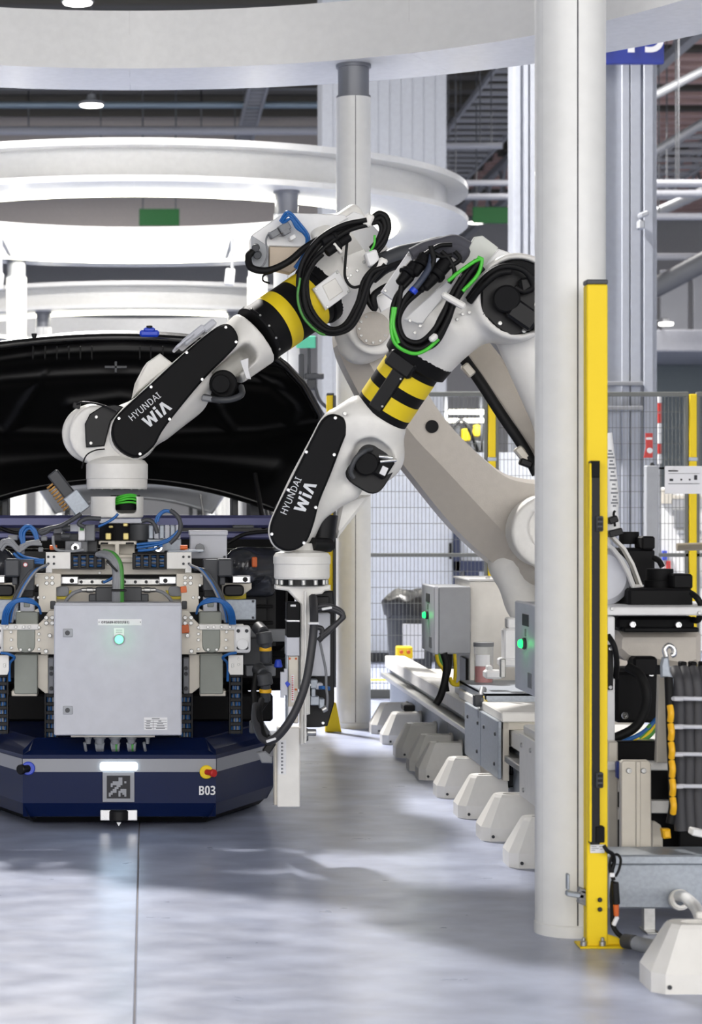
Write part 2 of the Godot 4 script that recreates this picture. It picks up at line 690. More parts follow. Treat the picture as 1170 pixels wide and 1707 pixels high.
# ---------------------------------------------------------------- the hall
func hall() -> void:
	var fm := StandardMaterial3D.new()
	fm.resource_name = "concrete"
	fm.albedo_color = col(178, 186, 209)
	fm.albedo_texture = noise_tex(0.009, Color(0.78, 0.78, 0.8), Color(1, 1, 1), 21, 6, 1024)
	fm.uv1_triplanar = true
	fm.uv1_world_triplanar = true
	fm.uv1_scale = Vector3(0.3, 0.3, 0.4)
	fm.roughness = 0.38
	fm.roughness_texture = noise_tex(0.03, Color(0.7, 0.7, 0.7), Color(1, 1, 1), 33, 5)
	M.concrete = fm
	var seam := mat("joint", col(140, 134, 132), 0.8)
	var fl := holder("floor")
	var base := mb()
	bb(base, Vector3(-20, -0.4, -70), Vector3(28, -0.004, 14), 0.0)
	part(fl, "joint_filler", base, seam)
	var xs := [-20.0, -12.0, -6.03, -0.03, 5.97, 12.0, 20.0, 28.0]
	var zs := [14.0, 6.0, -1.0, -12.4, -19.0, -26.0, -34.0, -46.0, -58.0, -70.0]
	for i in xs.size() - 1:
		for k in zs.size() - 1:
			var s := mb()
			bb(s, Vector3(xs[i] + 0.002, -0.3, zs[k + 1] + 0.003), Vector3(xs[i + 1] - 0.002, 0.0, zs[k] - 0.003), 0.002)
			part(fl, "floor_slab", s, fm)
	var wm := mat("wall_grey", col(214, 215, 217), 0.6, 0.0, "speck")
	var cm := mat("roof_deck", col(118, 116, 110), 0.7, 0.0, "speck")
	for e in [["wall_back", Vector3(-20, 0, -70.3), Vector3(28, 10.6, -70)], ["wall_left", Vector3(-20.3, 0, -70), Vector3(-20, 10.6, 14)], ["wall_right", Vector3(28, 0, -70), Vector3(28.3, 10.6, 14)], ["wall_front", Vector3(-20, 0, 14), Vector3(28, 1.0, 14.3)]]:
		var s := mb()
		bb(s, e[1], e[2], 0.0)
		part(self, e[0], s, wm, "", "structure")
	# unseen gable opening behind the camera, added to let in frontal fill light
	for k in 13:
		var s := mb()
		bb(s, Vector3(-20.1 + k * 4.0, 1.0, 14.0), Vector3(-19.9 + k * 4.0, 10.6, 14.3), 0.0)
		part(self, "trim_mullion", s, wm, "", "structure")
	var tr := mb()
	bb(tr, Vector3(-20, 9.8, 14), Vector3(28, 10.6, 14.3), 0.0)
	part(self, "trim_lintel", tr, wm, "", "structure")
	var c := mb()
	bb(c, Vector3(-20.3, 10.6, -70.3), Vector3(28.3, 10.9, 14.3), 0.0)
	part(self, "ceiling", c, cm, "", "structure")

# ---------------------------------------------------------------- ring canopies and their columns
const RING_Y := 3.76
const RING_H := 0.33

func arc_wall(st: SurfaceTool, c: Vector3, prof: Array, a0: float, a1: float, seg: int) -> void:
	# profile of (radius, height), swept about the vertical through c, with closed ends
	for k in prof.size() - 1:
		var p: Vector2 = prof[k]
		var q: Vector2 = prof[k + 1]
		var e := (q - p).normalized()
		var n2 := Vector2(e.y, -e.x)
		for j in seg:
			var u := lerpf(a0, a1, float(j) / seg)
			var v := lerpf(a0, a1, float(j + 1) / seg)
			var du := Vector3(cos(u), 0, sin(u))
			var dv := Vector3(cos(v), 0, sin(v))
			var up := Vector3.UP
			var vs := [c + du * p.x + up * p.y, c + dv * p.x + up * p.y, c + dv * q.x + up * q.y, c + du * q.x + up * q.y]
			var ns := [du * n2.x + up * n2.y, dv * n2.x + up * n2.y, dv * n2.x + up * n2.y, du * n2.x + up * n2.y]
			for i in [0, 1, 2, 0, 2, 3]:
				st.set_normal(ns[i])
				st.add_vertex(vs[i])

func ring_canopy(c: Vector3, ro: float, label: String, lit: bool, power := 2.0) -> void:
	var ri := ro - 0.65
	var rw := ro - 0.18
	var t := thing("ring_canopy", Vector3(c.x, RING_Y, c.z), label, "canopy", "white ring canopies above the stations")
	var o := Vector3(c.x, RING_Y, c.z)
	var nseg := 12
	for k in nseg:
		# panels of sheet metal, with a hair gap between them
		var a0 := TAU * k / nseg + 0.00012
		var a1 := TAU * (k + 1) / nseg - 0.00012
		var s := mb()
		arc_wall(s, o, [Vector2(ri, RING_H), Vector2(ri, 0.0)], a0, a1, 10)
		part(t, "inner_panel", s, M.ring_white)
		s = mb()
		arc_wall(s, o, [Vector2(ri, 0.0), Vector2(ro, 0.0), Vector2(ro, 0.045), Vector2(rw, 0.045)], a0, a1, 10)
		part(t, "soffit_panel", s, M.ring_white)
		s = mb()
		arc_wall(s, o, [Vector2(rw, 0.045), Vector2(rw, RING_H - 0.05)], a0, a1, 10)
		part(t, "web_panel", s, M.ring_white)
		s = mb()
		arc_wall(s, o, [Vector2(rw, RING_H - 0.05), Vector2(ro, RING_H - 0.05), Vector2(ro, RING_H), Vector2(ri, RING_H)], a0, a1, 10)
		part(t, "top_rim", s, M.ring_white)
	if lit:
		var s := mb()
		arc_wall(s, o, [Vector2(ri - 0.002, -0.03), Vector2(ri + 0.035, -0.03), Vector2(ri + 0.035, 0.0), Vector2(ri - 0.002, 0.0), Vector2(ri - 0.002, -0.03)], 0.0, TAU, 128)
		part(t, "led_strip_light", s, M.led_white)
		for k in 10:
			var a := TAU * (k + 0.5) / 10
			var l := AreaLight3D.new()
			l.name = "strip_light"
			l.area_size = Vector2(0.05, 1.3)
			l.light_energy = power
			l.light_color = Color(1.0, 0.98, 0.92)
			l.area_range = 30.0
			l.shadow_enabled = true
			t.add_child(l, true)
			l.position = Vector3(cos(a) * (ri + 0.015), -0.04, sin(a) * (ri + 0.015))
			l.basis = Basis(Vector3.UP, -a) * Basis(Vector3.RIGHT, -PI / 2)

func support_column(at: Vector3, label: String, r := 0.102, collar := true, top := RING_Y) -> void:
	var t := thing("support_column", at, label, "column", "white columns that carry the ring canopies")
	var hi := top - 0.19 if collar else top
	# foot, then two extruded half shells with a dark slit between them, and the side strip
	var s := mb()
	lathe(s, T(at), [Vector2(0, 0), Vector2(r * 1.02, 0), Vector2(r * 1.02, 0.03), Vector2(r * 0.98, 0.035), Vector2(0, 0.035)], 40)
	part(t, "foot", s, M.column_white)
	s = mb()
	cyl(s, at + Vector3(0, 0.03, 0), at + Vector3(0, hi, 0), r * 0.93, -1, 32)
	part(t, "core", s, M.dark_grey)
	for e in [[-88.0, 88.0], [89.4, 151.8], [151.2, 271.0]]:
		# angle 0 is +x, 90 is towards the camera (+z)
		s = mb()
		arc_wall(s, at, [Vector2(r * 0.94, 0.035), Vector2(r, 0.035), Vector2(r, hi), Vector2(r * 0.94, hi)], deg_to_rad(e[0] + 0.4), deg_to_rad(e[1] - 0.4), 14)
		part(t, "shell", s, M.column_white)
	if collar:
		s = mb()
		lathe(s, T(at), [Vector2(r * 1.0, hi), Vector2(r * 1.0, hi + 0.012), Vector2(r * 0.9, hi + 0.014), Vector2(r * 0.9, top - 0.02), Vector2(r * 1.02, top - 0.018), Vector2(r * 1.02, top)], 32)
		part(t, "collar", s, mat("collar_grey", col(120, 122, 128), 0.4, 0.3), "grey metal collar")

func stations() -> void:
	ring_canopy(Vector3(-0.1, 0, -9.6), 3.75, "wide white ring canopy carried by the columns beside the two robots", false)
	ring_canopy(Vector3(-0.1, 0, -19.9), 2.95, "lit white ring canopy above the next car behind the robots", true)
	ring_canopy(Vector3(-0.1, 0, -30.2), 2.95, "small lit ring canopy over the farthest station", true)
	support_column(Vector3(1.22, 0, -6.4), "tall white column standing beside the yellow light-curtain post", 0.101)
	support_column(Vector3(1.172, 0, -12.6), "slimmer-looking white column with a grey collar beyond the robots", 0.098)
	for e in [[-1.42, -6.4], [-1.37, -12.6]]:
		support_column(Vector3(e[0], 0, e[1]), "white column on the far side of the blue transport vehicle")
	for e in [[1.1, -17.5], [-1.3, -17.5], [1.1, -22.1], [-1.3, -22.1]]:
		support_column(Vector3(e[0], 0, e[1]), "white column under the lit ring canopy of the next station")
	for e in [[1.1, -27.9], [-1.3, -27.9], [1.1, -32.5], [-1.3, -32.5]]:
		support_column(Vector3(e[0], 0, e[1]), "white column under the farthest ring canopy")

# ---------------------------------------------------------------- helpers for shapes read off enlarged crops of the photograph
const R1 := [380.0, 330.0, 0.44444]
const R2 := [90.0, 440.0, 0.41026]
const R3 := [430.0, 560.0, 0.40171]
const R4 := [0.0, 840.0, 0.41026]
const R5 := [380.0, 880.0, 0.30445]
const R6 := [600.0, 900.0, 0.32821]
const R7 := [880.0, 740.0, 0.29293]
const R8 := [880.0, 1200.0, 0.29713]

func zp(r: Array, x: float, y: float, d: float) -> Vector3:
	return P(r[0] + x * r[2], r[1] + y * r[2], d)

# crop coordinates in threes (x, y, distance)
func path(r: Array, v: Array) -> Array:
	var out := []
	for k in range(0, v.size(), 3): out.append(zp(r, v[k], v[k + 1], v[k + 2]))
	return out

# crop coordinates in twos -> photograph pixels in twos
func pix(r: Array, v: Array) -> Array:
	var out := []
	for k in range(0, v.size(), 2):
		out.append(r[0] + v[k] * r[2])
		out.append(r[1] + v[k + 1] * r[2])
	return out

func cable(parent: Node3D, called: String, r: Array, v: Array, rad: float, m: Material, label := "") -> MeshInstance3D:
	var s := mb()
	tube(s, path(r, v), rad, 8, 6)
	return part(parent, called, s, m, label)

# where the ray through a pixel meets the plane of xf, in that plane's own coordinates
func on_plane(px: float, py: float, xf: Transform3D) -> Vector2:
	var eye := Vector3(0, EYE, 0)
	var dir := P(px, py, 1.0) - eye
	var n := xf.basis.z
	var t := (xf.origin - eye).dot(n) / dir.dot(n)
	var q := xf.affine_inverse() * (eye + dir * t)
	return Vector2(q.x, q.y)

func traced(px: Array, xf: Transform3D, smooth := 0) -> Array:
	var out := []
	for k in range(0, px.size(), 2): out.append(on_plane(px[k], px[k + 1], xf))
	if smooth > 0:
		var c := []
		for v in out: c.append(Vector3(v.x, v.y, 0))
		var n := c.size()
		var ext: Array = [c[n - 1]] + c + [c[0], c[1]]
		var sp := spline(ext, smooth)
		out = []
		for k in range(smooth, sp.size() - 1 - smooth): out.append(Vector2(sp[k].x, sp[k].y))
	return out

# frame with the given origin, x axis and a z axis turned as far as may be to the camera
func face(o: Vector3, x: Vector3, z := Vector3(0, 0, 1)) -> Transform3D:
	var xa := x.normalized()
	var za := (z - xa * z.dot(xa)).normalized()
	return Transform3D(Basis(xa, za.cross(xa), za), o)

var bolt_meshes := {}
func bolt(parent: Node3D, at: Vector3, n: Vector3, r: float, m: Material, called := "bolt") -> void:
	var key := "%.4f" % r
	if not bolt_meshes.has(key):
		var s := mb()
		lathe(s, T(Vector3.ZERO), [Vector2(0, -r * 0.4), Vector2(r, -r * 0.4), Vector2(r, r * 0.35), Vector2(r * 0.8, r * 0.6), Vector2(r * 0.5, r * 0.6), Vector2(r * 0.45, r * 0.2), Vector2(0, r * 0.2)], 10)
		bolt_meshes[key] = s.commit()
	put(parent, called, bolt_meshes[key], m, along(at, at + n))

func bolts_px(parent: Node3D, r: Array, v: Array, d: float, rad: float, m: Material) -> void:
	for k in range(0, v.size(), 2): bolt(parent, zp(r, v[k], v[k + 1], d), Vector3(0, 0, 1), rad, m)

# faceted body between closed rows of points
func hull(st: SurfaceTool, rows: Array) -> void:
	var n: int = rows[0].size()
	var mid := []
	for r in rows:
		var c := Vector3.ZERO
		for v in r: c += v
		mid.append(c / n)
	for k in rows.size() - 1:
		for j in n:
			var a: Vector3 = rows[k][j]
			var b: Vector3 = rows[k][(j + 1) % n]
			var c: Vector3 = rows[k + 1][(j + 1) % n]
			var d: Vector3 = rows[k + 1][j]
			var e: Vector3 = rows[k][(j + 1) % n] - rows[k][(j + n - 1) % n] if false else b - a
			if a.distance_to(d) < 1e-6 and b.distance_to(c) < 1e-6: continue
			var along_rows: Vector3 = mid[k + 1] - mid[k]
			if along_rows.length() < 1e-6: along_rows = Vector3(0, 0, -1)
			var outw := e.cross(along_rows)
			if area_sign(rows[0]) * (1.0 if along_rows.z < 0 else -1.0) < 0: outw = -outw
			quad_out(st, a, b, c, d, (a + b + c + d) * 0.25 + outw.normalized())
	for s in [0, rows.size() - 1]:
		var poly := PackedVector2Array()
		for v in rows[s]: poly.append(Vector2(v.x, v.y))
		var idx := Geometry2D.triangulate_polygon(poly)
		var inner: Vector3 = mid[1 if s == 0 else rows.size() - 2]
		var nn: Vector3 = (mid[s] - inner).normalized()
		for k in range(0, idx.size(), 3):
			var a: Vector3 = rows[s][idx[k]]
			var b: Vector3 = rows[s][idx[k + 1]]
			var c: Vector3 = rows[s][idx[k + 2]]
			if (c - a).cross(b - a).dot(nn) < 0: tri(st, c, b, a)
			else: tri(st, a, b, c)

func area_sign(r: Array) -> float:
	var s := 0.0
	for k in r.size():
		var a: Vector3 = r[k]
		var b: Vector3 = r[(k + 1) % r.size()]
		s += a.x * b.y - b.x * a.y
	return -1.0 if s > 0 else 1.0

# sleeve of black and yellow bands between two points
func hazard_sleeve(parent: Node3D, a: Vector3, b: Vector3, r: float, bands: Array) -> void:
	var total := 0.0
	for e in bands: total += absf(e)
	var t := 0.0
	for e in bands:
		var t1 := t + absf(e) / total
		var s := mb()
		var p := a.lerp(b, t)
		var q := a.lerp(b, t1)
		var rr := r if e < 0 else r + 0.0008
		lathe(s, along(p, q), [Vector2(rr - 0.01, 0), Vector2(rr, 0), Vector2(rr, p.distance_to(q)), Vector2(rr - 0.01, p.distance_to(q))], 40)
		part(parent, "hazard_band", s, M.hazard_yellow if e > 0 else M.matte_black, "yellow hazard band" if e > 0 else "black hazard band")
		t = t1

# the maker's lettering on a cover; xf: x along the words, y up, origin at the left end of the large letters' base line, h their height
func cover_lettering(parent: Node3D, xf: Transform3D, h: float) -> void:
	var m := mat("letter_silver", col(214, 216, 220), 0.45)
	var w := h * 0.24
	var polys := [
		[Vector2(0, 1), Vector2(0.25, 1), Vector2(0.34, 0.38), Vector2(0.52, 0.9), Vector2(0.7, 0.9), Vector2(0.88, 0.38), Vector2(0.97, 1), Vector2(1.22, 1), Vector2(1.02, 0), Vector2(0.8, 0), Vector2(0.61, 0.55), Vector2(0.42, 0), Vector2(0.2, 0)],
		[Vector2(1.36, 0), Vector2(1.6, 0), Vector2(1.6, 0.8), Vector2(1.36, 0.8)],
		[Vector2(1.36, 0.9), Vector2(1.6, 0.9), Vector2(1.6, 1.12), Vector2(1.36, 1.12)],
		[Vector2(1.72, 0), Vector2(1.98, 0), Vector2(2.18, 0.68), Vector2(2.38, 0), Vector2(2.64, 0), Vector2(2.32, 1), Vector2(2.04, 1)]]
	for pl in polys:
		var s := mb()
		var poly := []
		for v in pl: poly.append(v * h)
		prism(s, xf, poly, 0.0015, 0.0)
		part(parent, "letter", s, m, "silver letter stroke")
	var t := text_on(parent, "lettering", "HYUNDAI", xf * T(Vector3(h * 0.92, h * 1.62, 0)), h * 0.56, m, false, 0.0015)
	t.set_meta("label", "small silver lettering")

# ---------------------------------------------------------------- the robot whose gripper stands at the car's nose
func robot_far() -> void:
	var foot := Vector3(1.97, 0.46, -9.55)
	var t := thing("industrial_robot", foot, "white robot arm with black-and-yellow banded forearm reaching over the open bonnet", "robot", "white assembly robots")
	var wh: Material = M.robot_white
	var cr: Material = M.robot_cream
	# lower arm: front face, bevelled towards the lower left
	var outl := [562, 575, 590, 640, 640, 730, 690, 797, 760, 882, 830, 945, 880, 975, 940, 965, 975, 915, 970, 850, 935, 803, 882, 799, 838, 788, 790, 750, 740, 700, 700, 640, 672, 560, 650, 505, 600, 492, 568, 520]
	var inset := [600, 575, 630, 630, 680, 715, 735, 775, 800, 845, 855, 905, 890, 950, 935, 950, 962, 912, 960, 852, 930, 812, 882, 806, 841, 794, 795, 755, 746, 704, 706, 642, 675, 560, 650, 510, 606, 500, 590, 530]
	var r0 := []
	var r1 := []
	var r2 := []
	var df := 9.36
	for k in range(0, outl.size(), 2):
		r0.append(P(inset[k], inset[k + 1], df))
		var o := P(outl[k], outl[k + 1], df + 0.09)
		r1.append(o)
		r2.append(Vector3(o.x, o.y, -df - 0.3))
	for rr in [r0, r1, r2]:
		var ext: Array = [rr[-1]] + rr + [rr[0], rr[1]]
		var sp := spline(ext, 4)
		rr.clear()
		for k in range(4, sp.size() - 1 - 4): rr.append(sp[k])
	var s := mb()
	hull(s, [r0, r1, r2])
	var la := part(t, "lower_arm", s, cr, "beige cast lower arm")
	s = mb()
	cyl(s, P(720, 711, df - 0.012), P(720, 711, df + 0.02), 0.0275, -1, 28)
	part(la, "hole_disc", s, M.rubber, "round black disc standing in for a dark hole")  # black disc drawn for the dark of a hole through the arm
	# turret that carries the arm
	var sc := P(905, 885, 9.3)
	var tur := casting([
		s_cyl(Vector3(sc.x, sc.y, -9.18), Vector3(sc.x, sc.y, -9.36), 0.152, 0.02, 0.02),
		s_box(T(Vector3(sc.x + 0.09, 0.93, -9.3), 0, 0, 6), Vector3(0.16, 0.5, 0.2), 0.04, 0.06),
		s_cap(P(852, 940, 9.5), P(880, 1005, 9.55), 0.1, 0.075, 0.06),
		s_cap(P(880, 1005, 9.55), Vector3(1.97, 0.62, -9.55), 0.08, 0.18, 0.08),
		s_cyl(Vector3(1.97, 0.58, -9.55), Vector3(1.97, 0.74, -9.55), 0.24, 0.03, 0.08),
		s_cyl(Vector3(sc.x + 0.02, sc.y + 0.01, -9.1), Vector3(sc.x + 0.02, sc.y + 0.01, -9.22), 0.1, 0.005, 0.008, -1),
		s_cap(P(878, 852, 9.16), P(878, 858, 9.16), 0.009, 0.009, 0.004, -1),
	], Vector3(1.38, 0.52, -9.9), Vector3(2.3, 1.4, -9.1), 0.013)
	part(t, "turret", tur, wh)
	s = mb()
	lathe(s, along(Vector3(1.97, 0.46, -9.55), Vector3(1.97, 0.6, -9.55)), [Vector2(0, 0), Vector2(0.28, 0), Vector2(0.28, 0.06), Vector2(0.24, 0.08), Vector2(0.24, 0.18), Vector2(0, 0.18)], 36)
	part(t, "base", s, cr)
	# elbow casting and forearm housing
	var a0 := P(526, 493, 9.13)
	var a1 := P(432, 557, 9.03)
	var ax := (a0 - a1).normalized()
	var a2 := a0 + ax * 0.16
	var el := P(622, 548, 9.3)
	var house := casting([
		s_cyl(a0 + ax * 0.02, a2, 0.135, 0.02, 0.03),
		s_box(face(P(577, 440, 9.2), ax) * T(Vector3(0.02, 0.06, 0)), Vector3(0.26, 0.26, 0.24), 0.03, 0.05),
		s_cap(P(590, 500, 9.25), P(600, 570, 9.3), 0.13, 0.095, 0.06),
		s_cyl(Vector3(el.x, el.y, -9.16), Vector3(el.x, el.y, -9.35), 0.12, 0.015, 0.04),
		s_cap(P(640, 440, 9.3), P(640, 520, 9.3), 0.07, 0.1, 0.05),
	], Vector3(0.55, 1.7, -9.6), Vector3(1.25, 2.5, -8.95), 0.0125)
	part(t, "elbow_housing", house, wh)
	s = mb()
	cyl(s, P(622, 548, 9.125), P(622, 548, 9.17), 0.07, -1, 36, 0.003)
	var disc := part(t, "elbow_cover", s, cr, "round bolted elbow cover")
	for k in 12:
		var a := TAU * k / 12
		bolt(disc, P(622, 548, 9.124) + Vector3(cos(a), sin(a), 0) * 0.057, Vector3(0, 0, 1), 0.006, M.steel)
	# square frame plate on the forearm housing
	var pf := face(P(558, 483, 8.99), P(578, 474, 9.0) - P(555, 484, 8.99))
	var outer := traced(pix(R1, [318, 340, 412, 268, 462, 352, 368, 420]), pf)
	s = mb()
	prism(s, pf, outer, 0.02, 0.003)
	var fp := part(t, "access_plate", s, M.white, "white square access plate")
	s = mb()
	var inn := traced(pix(R1, [352, 330, 402, 300, 432, 350, 380, 388]), pf)
	prism(s, pf * T(Vector3(0, 0, 0.004)), inn, 0.01, 0.003)
	part(fp, "window", s, M.cream)
	for v in outer: bolt(fp, pf * Vector3(v.x * 0.85, v.y * 0.85, 0.0), pf.basis.z, 0.006, M.steel)
	# black flange, hazard sleeve
	s = mb()
	cyl(s, a0 - ax * 0.005, a0 + ax * 0.05, 0.132, -1, 40, 0.006)
	part(t, "forearm_flange", s, M.matte_black, "black forearm flange")
	hazard_sleeve(t, a1, a0, 0.122, [-2.6, 2.2, -2.7, 2.3, -1.2])
	s = mb()
	cyl(s, a1 - ax * 0.012, a1 + ax * 0.004, 0.127, -1, 40, 0.003)
	var fr := part(t, "sleeve_flange", s, M.matte_black)
	var side := ax.cross(Vector3(0, 0, 1)).normalized()
	for k in 7:
		var a := PI * (k + 0.5) / 7
		var dir := side * cos(a) + (side.cross(ax)).normalized() * sin(a) * (1.0 if side.cross(ax).z > 0 else -1.0)
		bolt(fr, a1 + dir * 0.127, dir, 0.005, M.steel)
	# wrist arm
	var w := P(222, 728, 8.92)
	var wx := (a1 - w).normalized()
	var wy := wx.cross(Vector3(0, 0, 1)).cross(wx)
	var fr2 := face((a1 + w) * 0.5, wx)
	var up := fr2.basis.y
	var wl := a1.distance_to(w)
	var wrist := casting([
		s_cone(a1 - wx * 0.02, a1 - wx * 0.19, 0.124, 0.112, 0.012, 0.02),
		s_box(face(w.lerp(a1, 0.47) + up * 0.03, wx), Vector3(wl * 0.62, 0.15, 0.2), 0.035, 0.06),
		s_cap(w.lerp(a1, 0.16), w.lerp(a1, 0.45), 0.085, 0.075, 0.05),
		s_cap(P(318, 668, 8.98), P(262, 712, 8.96), 0.055, 0.05, 0.05),
		s_cap(P(175, 728, 9.0), P(300, 668, 9.02), 0.1, 0.07, 0.05),
		s_cyl(Vector3(w.x, w.y, -8.82), Vector3(w.x, w.y, -9.05), 0.095, 0.02, 0.03),
		s_box(face(P(388, 610, 8.95), wx), Vector3(0.2, 0.075, 0.24), 0.03, 0.02, -1),
		s_cap(P(405, 604, 8.9), P(395, 612, 8.9), 0.035, 0.03, 0.02, -1),
	], Vector3(-0.4, 1.35, -9.3), Vector3(0.62, 2.15, -8.7), 0.0125)
	part(t, "wrist_arm", wrist, wh)
	# motor in the hollow of the wrist arm, with its cable
	s = mb()
	cyl(s, P(372, 640, 8.86), P(372, 640, 9.1), 0.056, -1, 28, 0.006)
	cyl(s, P(368, 640, 8.83), P(368, 640, 8.87), 0.038, -1, 24, 0.004)
	part(t, "wrist_motor", s, M.matte_black, "black servo motor")
	cable(t, "motor_cable", R2, [610, 540, 8.9, 660, 552, 8.83, 720, 550, 8.82, 762, 530, 8.83, 760, 500, 8.9], 0.013, M.dark_grey)
	s = mb()
	bx(s, T(zp(R2, 640, 550, 8.86), 0, 0, -8), Vector3(0.08, 0.022, 0.05), 0.004)
	part(t, "motor_connector", s, M.mid_grey)
	s = mb()
	prism(s, T(zp(R2, 783, 430, 8.86), 20, 0, 10), [Vector2(-0.02, 0.04), Vector2(0.015, 0.045), Vector2(0.008, 0.0), Vector2(0.012, -0.04), Vector2(-0.006, -0.035)], 0.004, 0.001)
	part(t, "cable_tag", s, M.paper)
	# black cover with lettering
	var cf := face(w.lerp(a1, 0.4), wx)
	cf.origin += cf.basis.z * 0.135
	var cov := traced(pix(R2, [690, 243, 722, 250, 746, 285, 748, 318, 725, 352, 610, 468, 500, 600, 440, 680, 405, 742, 345, 784, 290, 770, 248, 730, 236, 680, 250, 625, 300, 572, 390, 490, 540, 352, 640, 270]), cf, 3)
	s = mb()
	prism(s, cf, cov, 0.045, 0.008)
	var cv := part(t, "wrist_cover", s, M.matte_black, "long black belt cover with silver lettering")
	s = mb()
	var rim := []
	var cen := Vector2.ZERO
	for v in cov: cen += v
	cen /= cov.size()
	for v in cov: rim.append(v + (v - cen).normalized() * 0.007)
	prism(s, cf * T(Vector3(0, 0, -0.04)), rim, 0.03, 0.004)
	part(t, "cover_seat", s, wh)
	for e in [[700, 255], [742, 315], [605, 468], [468, 635], [347, 776], [260, 630], [390, 500], [540, 357]]:
		var q := on_plane(R2[0] + e[0] * R2[2], R2[1] + e[1] * R2[2], cf)
		var dirc := (cen - q).normalized() * 0.004
		bolt(cv, cf * Vector3(q.x + dirc.x, q.y + dirc.y, 0.001), cf.basis.z, 0.0065, M.bright_metal, "cover_screw")
	var lb := on_plane(R2[0] + 385 * R2[2], R2[1] + 668 * R2[2], cf)
	var le := on_plane(R2[0] + 478 * R2[2], R2[1] + 590 * R2[2], cf)
	var lx := (le - lb).normalized()
	cover_lettering(cv, cf * Transform3D(Basis(Vector3(lx.x, lx.y, 0), Vector3(-lx.y, lx.x, 0), Vector3(0, 0, 1)), Vector3(lb.x, lb.y, 0.0015)), 0.047)
	# hinged lid and eye on the upper side of the wrist arm
	s = mb()
	bx(s, face(zp(R2, 560, 300, 8.98), wx) * T(Vector3(0, 0.0, 0)), Vector3(0.11, 0.03, 0.14), 0.006)
	bx(s, face(zp(R2, 525, 320, 8.95), wx), Vector3(0.09, 0.012, 0.12), 0.004)
	part(t, "upper_lid", s, M.cabinet_grey)
	s = mb()
	bx(s, face(zp(R2, 625, 258, 8.97), wx), Vector3(0.06, 0.03, 0.1), 0.006)
	part(t, "upper_hinge", s, M.cabinet_grey)
	s = mb()
	prism(s, face(zp(R2, 395, 450, 8.96), wx), [Vector2(-0.1, -0.02), Vector2(0.1, -0.02), Vector2(0.085, 0.045), Vector2(0.02, 0.05), Vector2(-0.05, 0.02)], 0.14, 0.006)
	part(t, "side_gusset", s, wh)
	# wrist drum with its black side plate
	var dr := casting([
		s_cyl(zp(R2, 180, 690, 8.86), zp(R2, 185, 690, 9.12), 0.118, 0.012, 0.02),
		s_cyl(zp(R2, 150, 690, 8.98), zp(R2, 155, 690, 9.14), 0.118, 0.012, 0.02),
		s_cap(zp(R2, 240, 740, 8.95), zp(R2, 255, 830, 8.9), 0.1, 0.09, 0.05),
	], Vector3(-0.45, 1.2, -9.25), Vector3(0.1, 1.75, -8.75), 0.011)
	part(t, "wrist_drum", dr, wh)
	s = mb()
	plate(s, pix(R2, [128, 720, 125, 650, 145, 610, 195, 578, 245, 570, 282, 580, 230, 640, 205, 740, 130, 745]), 8.835, 0.03, 0.004)
	var sp := part(t, "drum_plate", s, M.black, "black side plate of the wrist")
	bolts_px(sp, R2, [172, 622, 150, 728], 8.833, 0.007, M.steel)
	cable(t, "sensor_cable", R2, [90, 572, 8.84, 120, 562, 8.82, 190, 572, 8.81, 255, 600, 8.8], 0.004, M.black)
	s = mb()
	bx(s, T(zp(R2, 92, 575, 8.85), 0, 0, -10), Vector3(0.03, 0.025, 0.03), 0.003)
	part(t, "sensor_plug", s, M.black)
	cable(t, "sensor_cable", R2, [112, 830, 8.82, 130, 780, 8.8, 165, 758, 8.8, 205, 752, 8.82], 0.003, M.black)
	# dome and flange, with the window that shows green wires
	var fx := zp(R2, 256, 800, 8.9)
	var yy := func(v: float) -> float: return zp(R2, 0, v, 8.9).y
	s = mb()
	lathe(s, T(Vector3(fx.x, 0, fx.z)), [Vector2(0.0, yy.call(880)), Vector2(0.119, yy.call(880)), Vector2(0.124, yy.call(872)), Vector2(0.124, yy.call(815)), Vector2(0.112, yy.call(800)), Vector2(0.075, yy.call(780)), Vector2(0.06, yy.call(750)), Vector2(0, yy.call(750))], 44)
	part(t, "wrist_dome", s, wh)
	s = mb()
	lathe(s, T(Vector3(fx.x, 0, fx.z)), [Vector2(0, yy.call(915)), Vector2(0.119, yy.call(915)), Vector2(0.122, yy.call(908)), Vector2(0.122, yy.call(848)), Vector2(0, yy.call(848))], 44)
	var fl := part(t, "wrist_flange", s, wh)
	for k in 18:
		var a := TAU * k / 18
		bolt(fl, Vector3(fx.x + cos(a) * 0.113, yy.call(914), fx.z + sin(a) * 0.113), Vector3(0, -1, 0), 0.006, M.steel)
	var cup := casting([
		s_cyl(Vector3(fx.x, yy.call(1032), fx.z), Vector3(fx.x, yy.call(912), fx.z), 0.106, 0.008, 0.0),
		s_cyl(Vector3(fx.x, yy.call(1024), fx.z), Vector3(fx.x, yy.call(900), fx.z), 0.094, 0.004, 0.0, -1),
		s_box(T(zp(R2, 293, 975, 8.75)), Vector3(0.085, 0.072, 0.2), 0.02, 0.006, -1),
	], Vector3(-0.24, 1.1, -9.06), Vector3(0.02, 1.28, -8.74), 0.006)
	part(t, "adapter_cup", cup, wh)
	for e in [[248, 962, 300, 945, 335, 948], [246, 970, 300, 955, 336, 960], [250, 976, 300, 968, 334, 972], [255, 950, 295, 938, 330, 940]]:
		cable(t, "green_wire", R2, [e[0] - 8, e[1] + 10, 8.9, e[0], e[1], 8.845, e[2], e[3], 8.83, e[4], e[5], 8.85, e[4] + 8, e[5] + 14, 8.92], 0.0045, M.green_wire)
	s = mb()
	cyl(s, zp(R2, 290, 1000, 8.9), zp(R2, 290, 940, 8.9), 0.06, -1, 20)
	part(t, "adapter_core", s, M.matte_black)
	robot_far_dress(t)

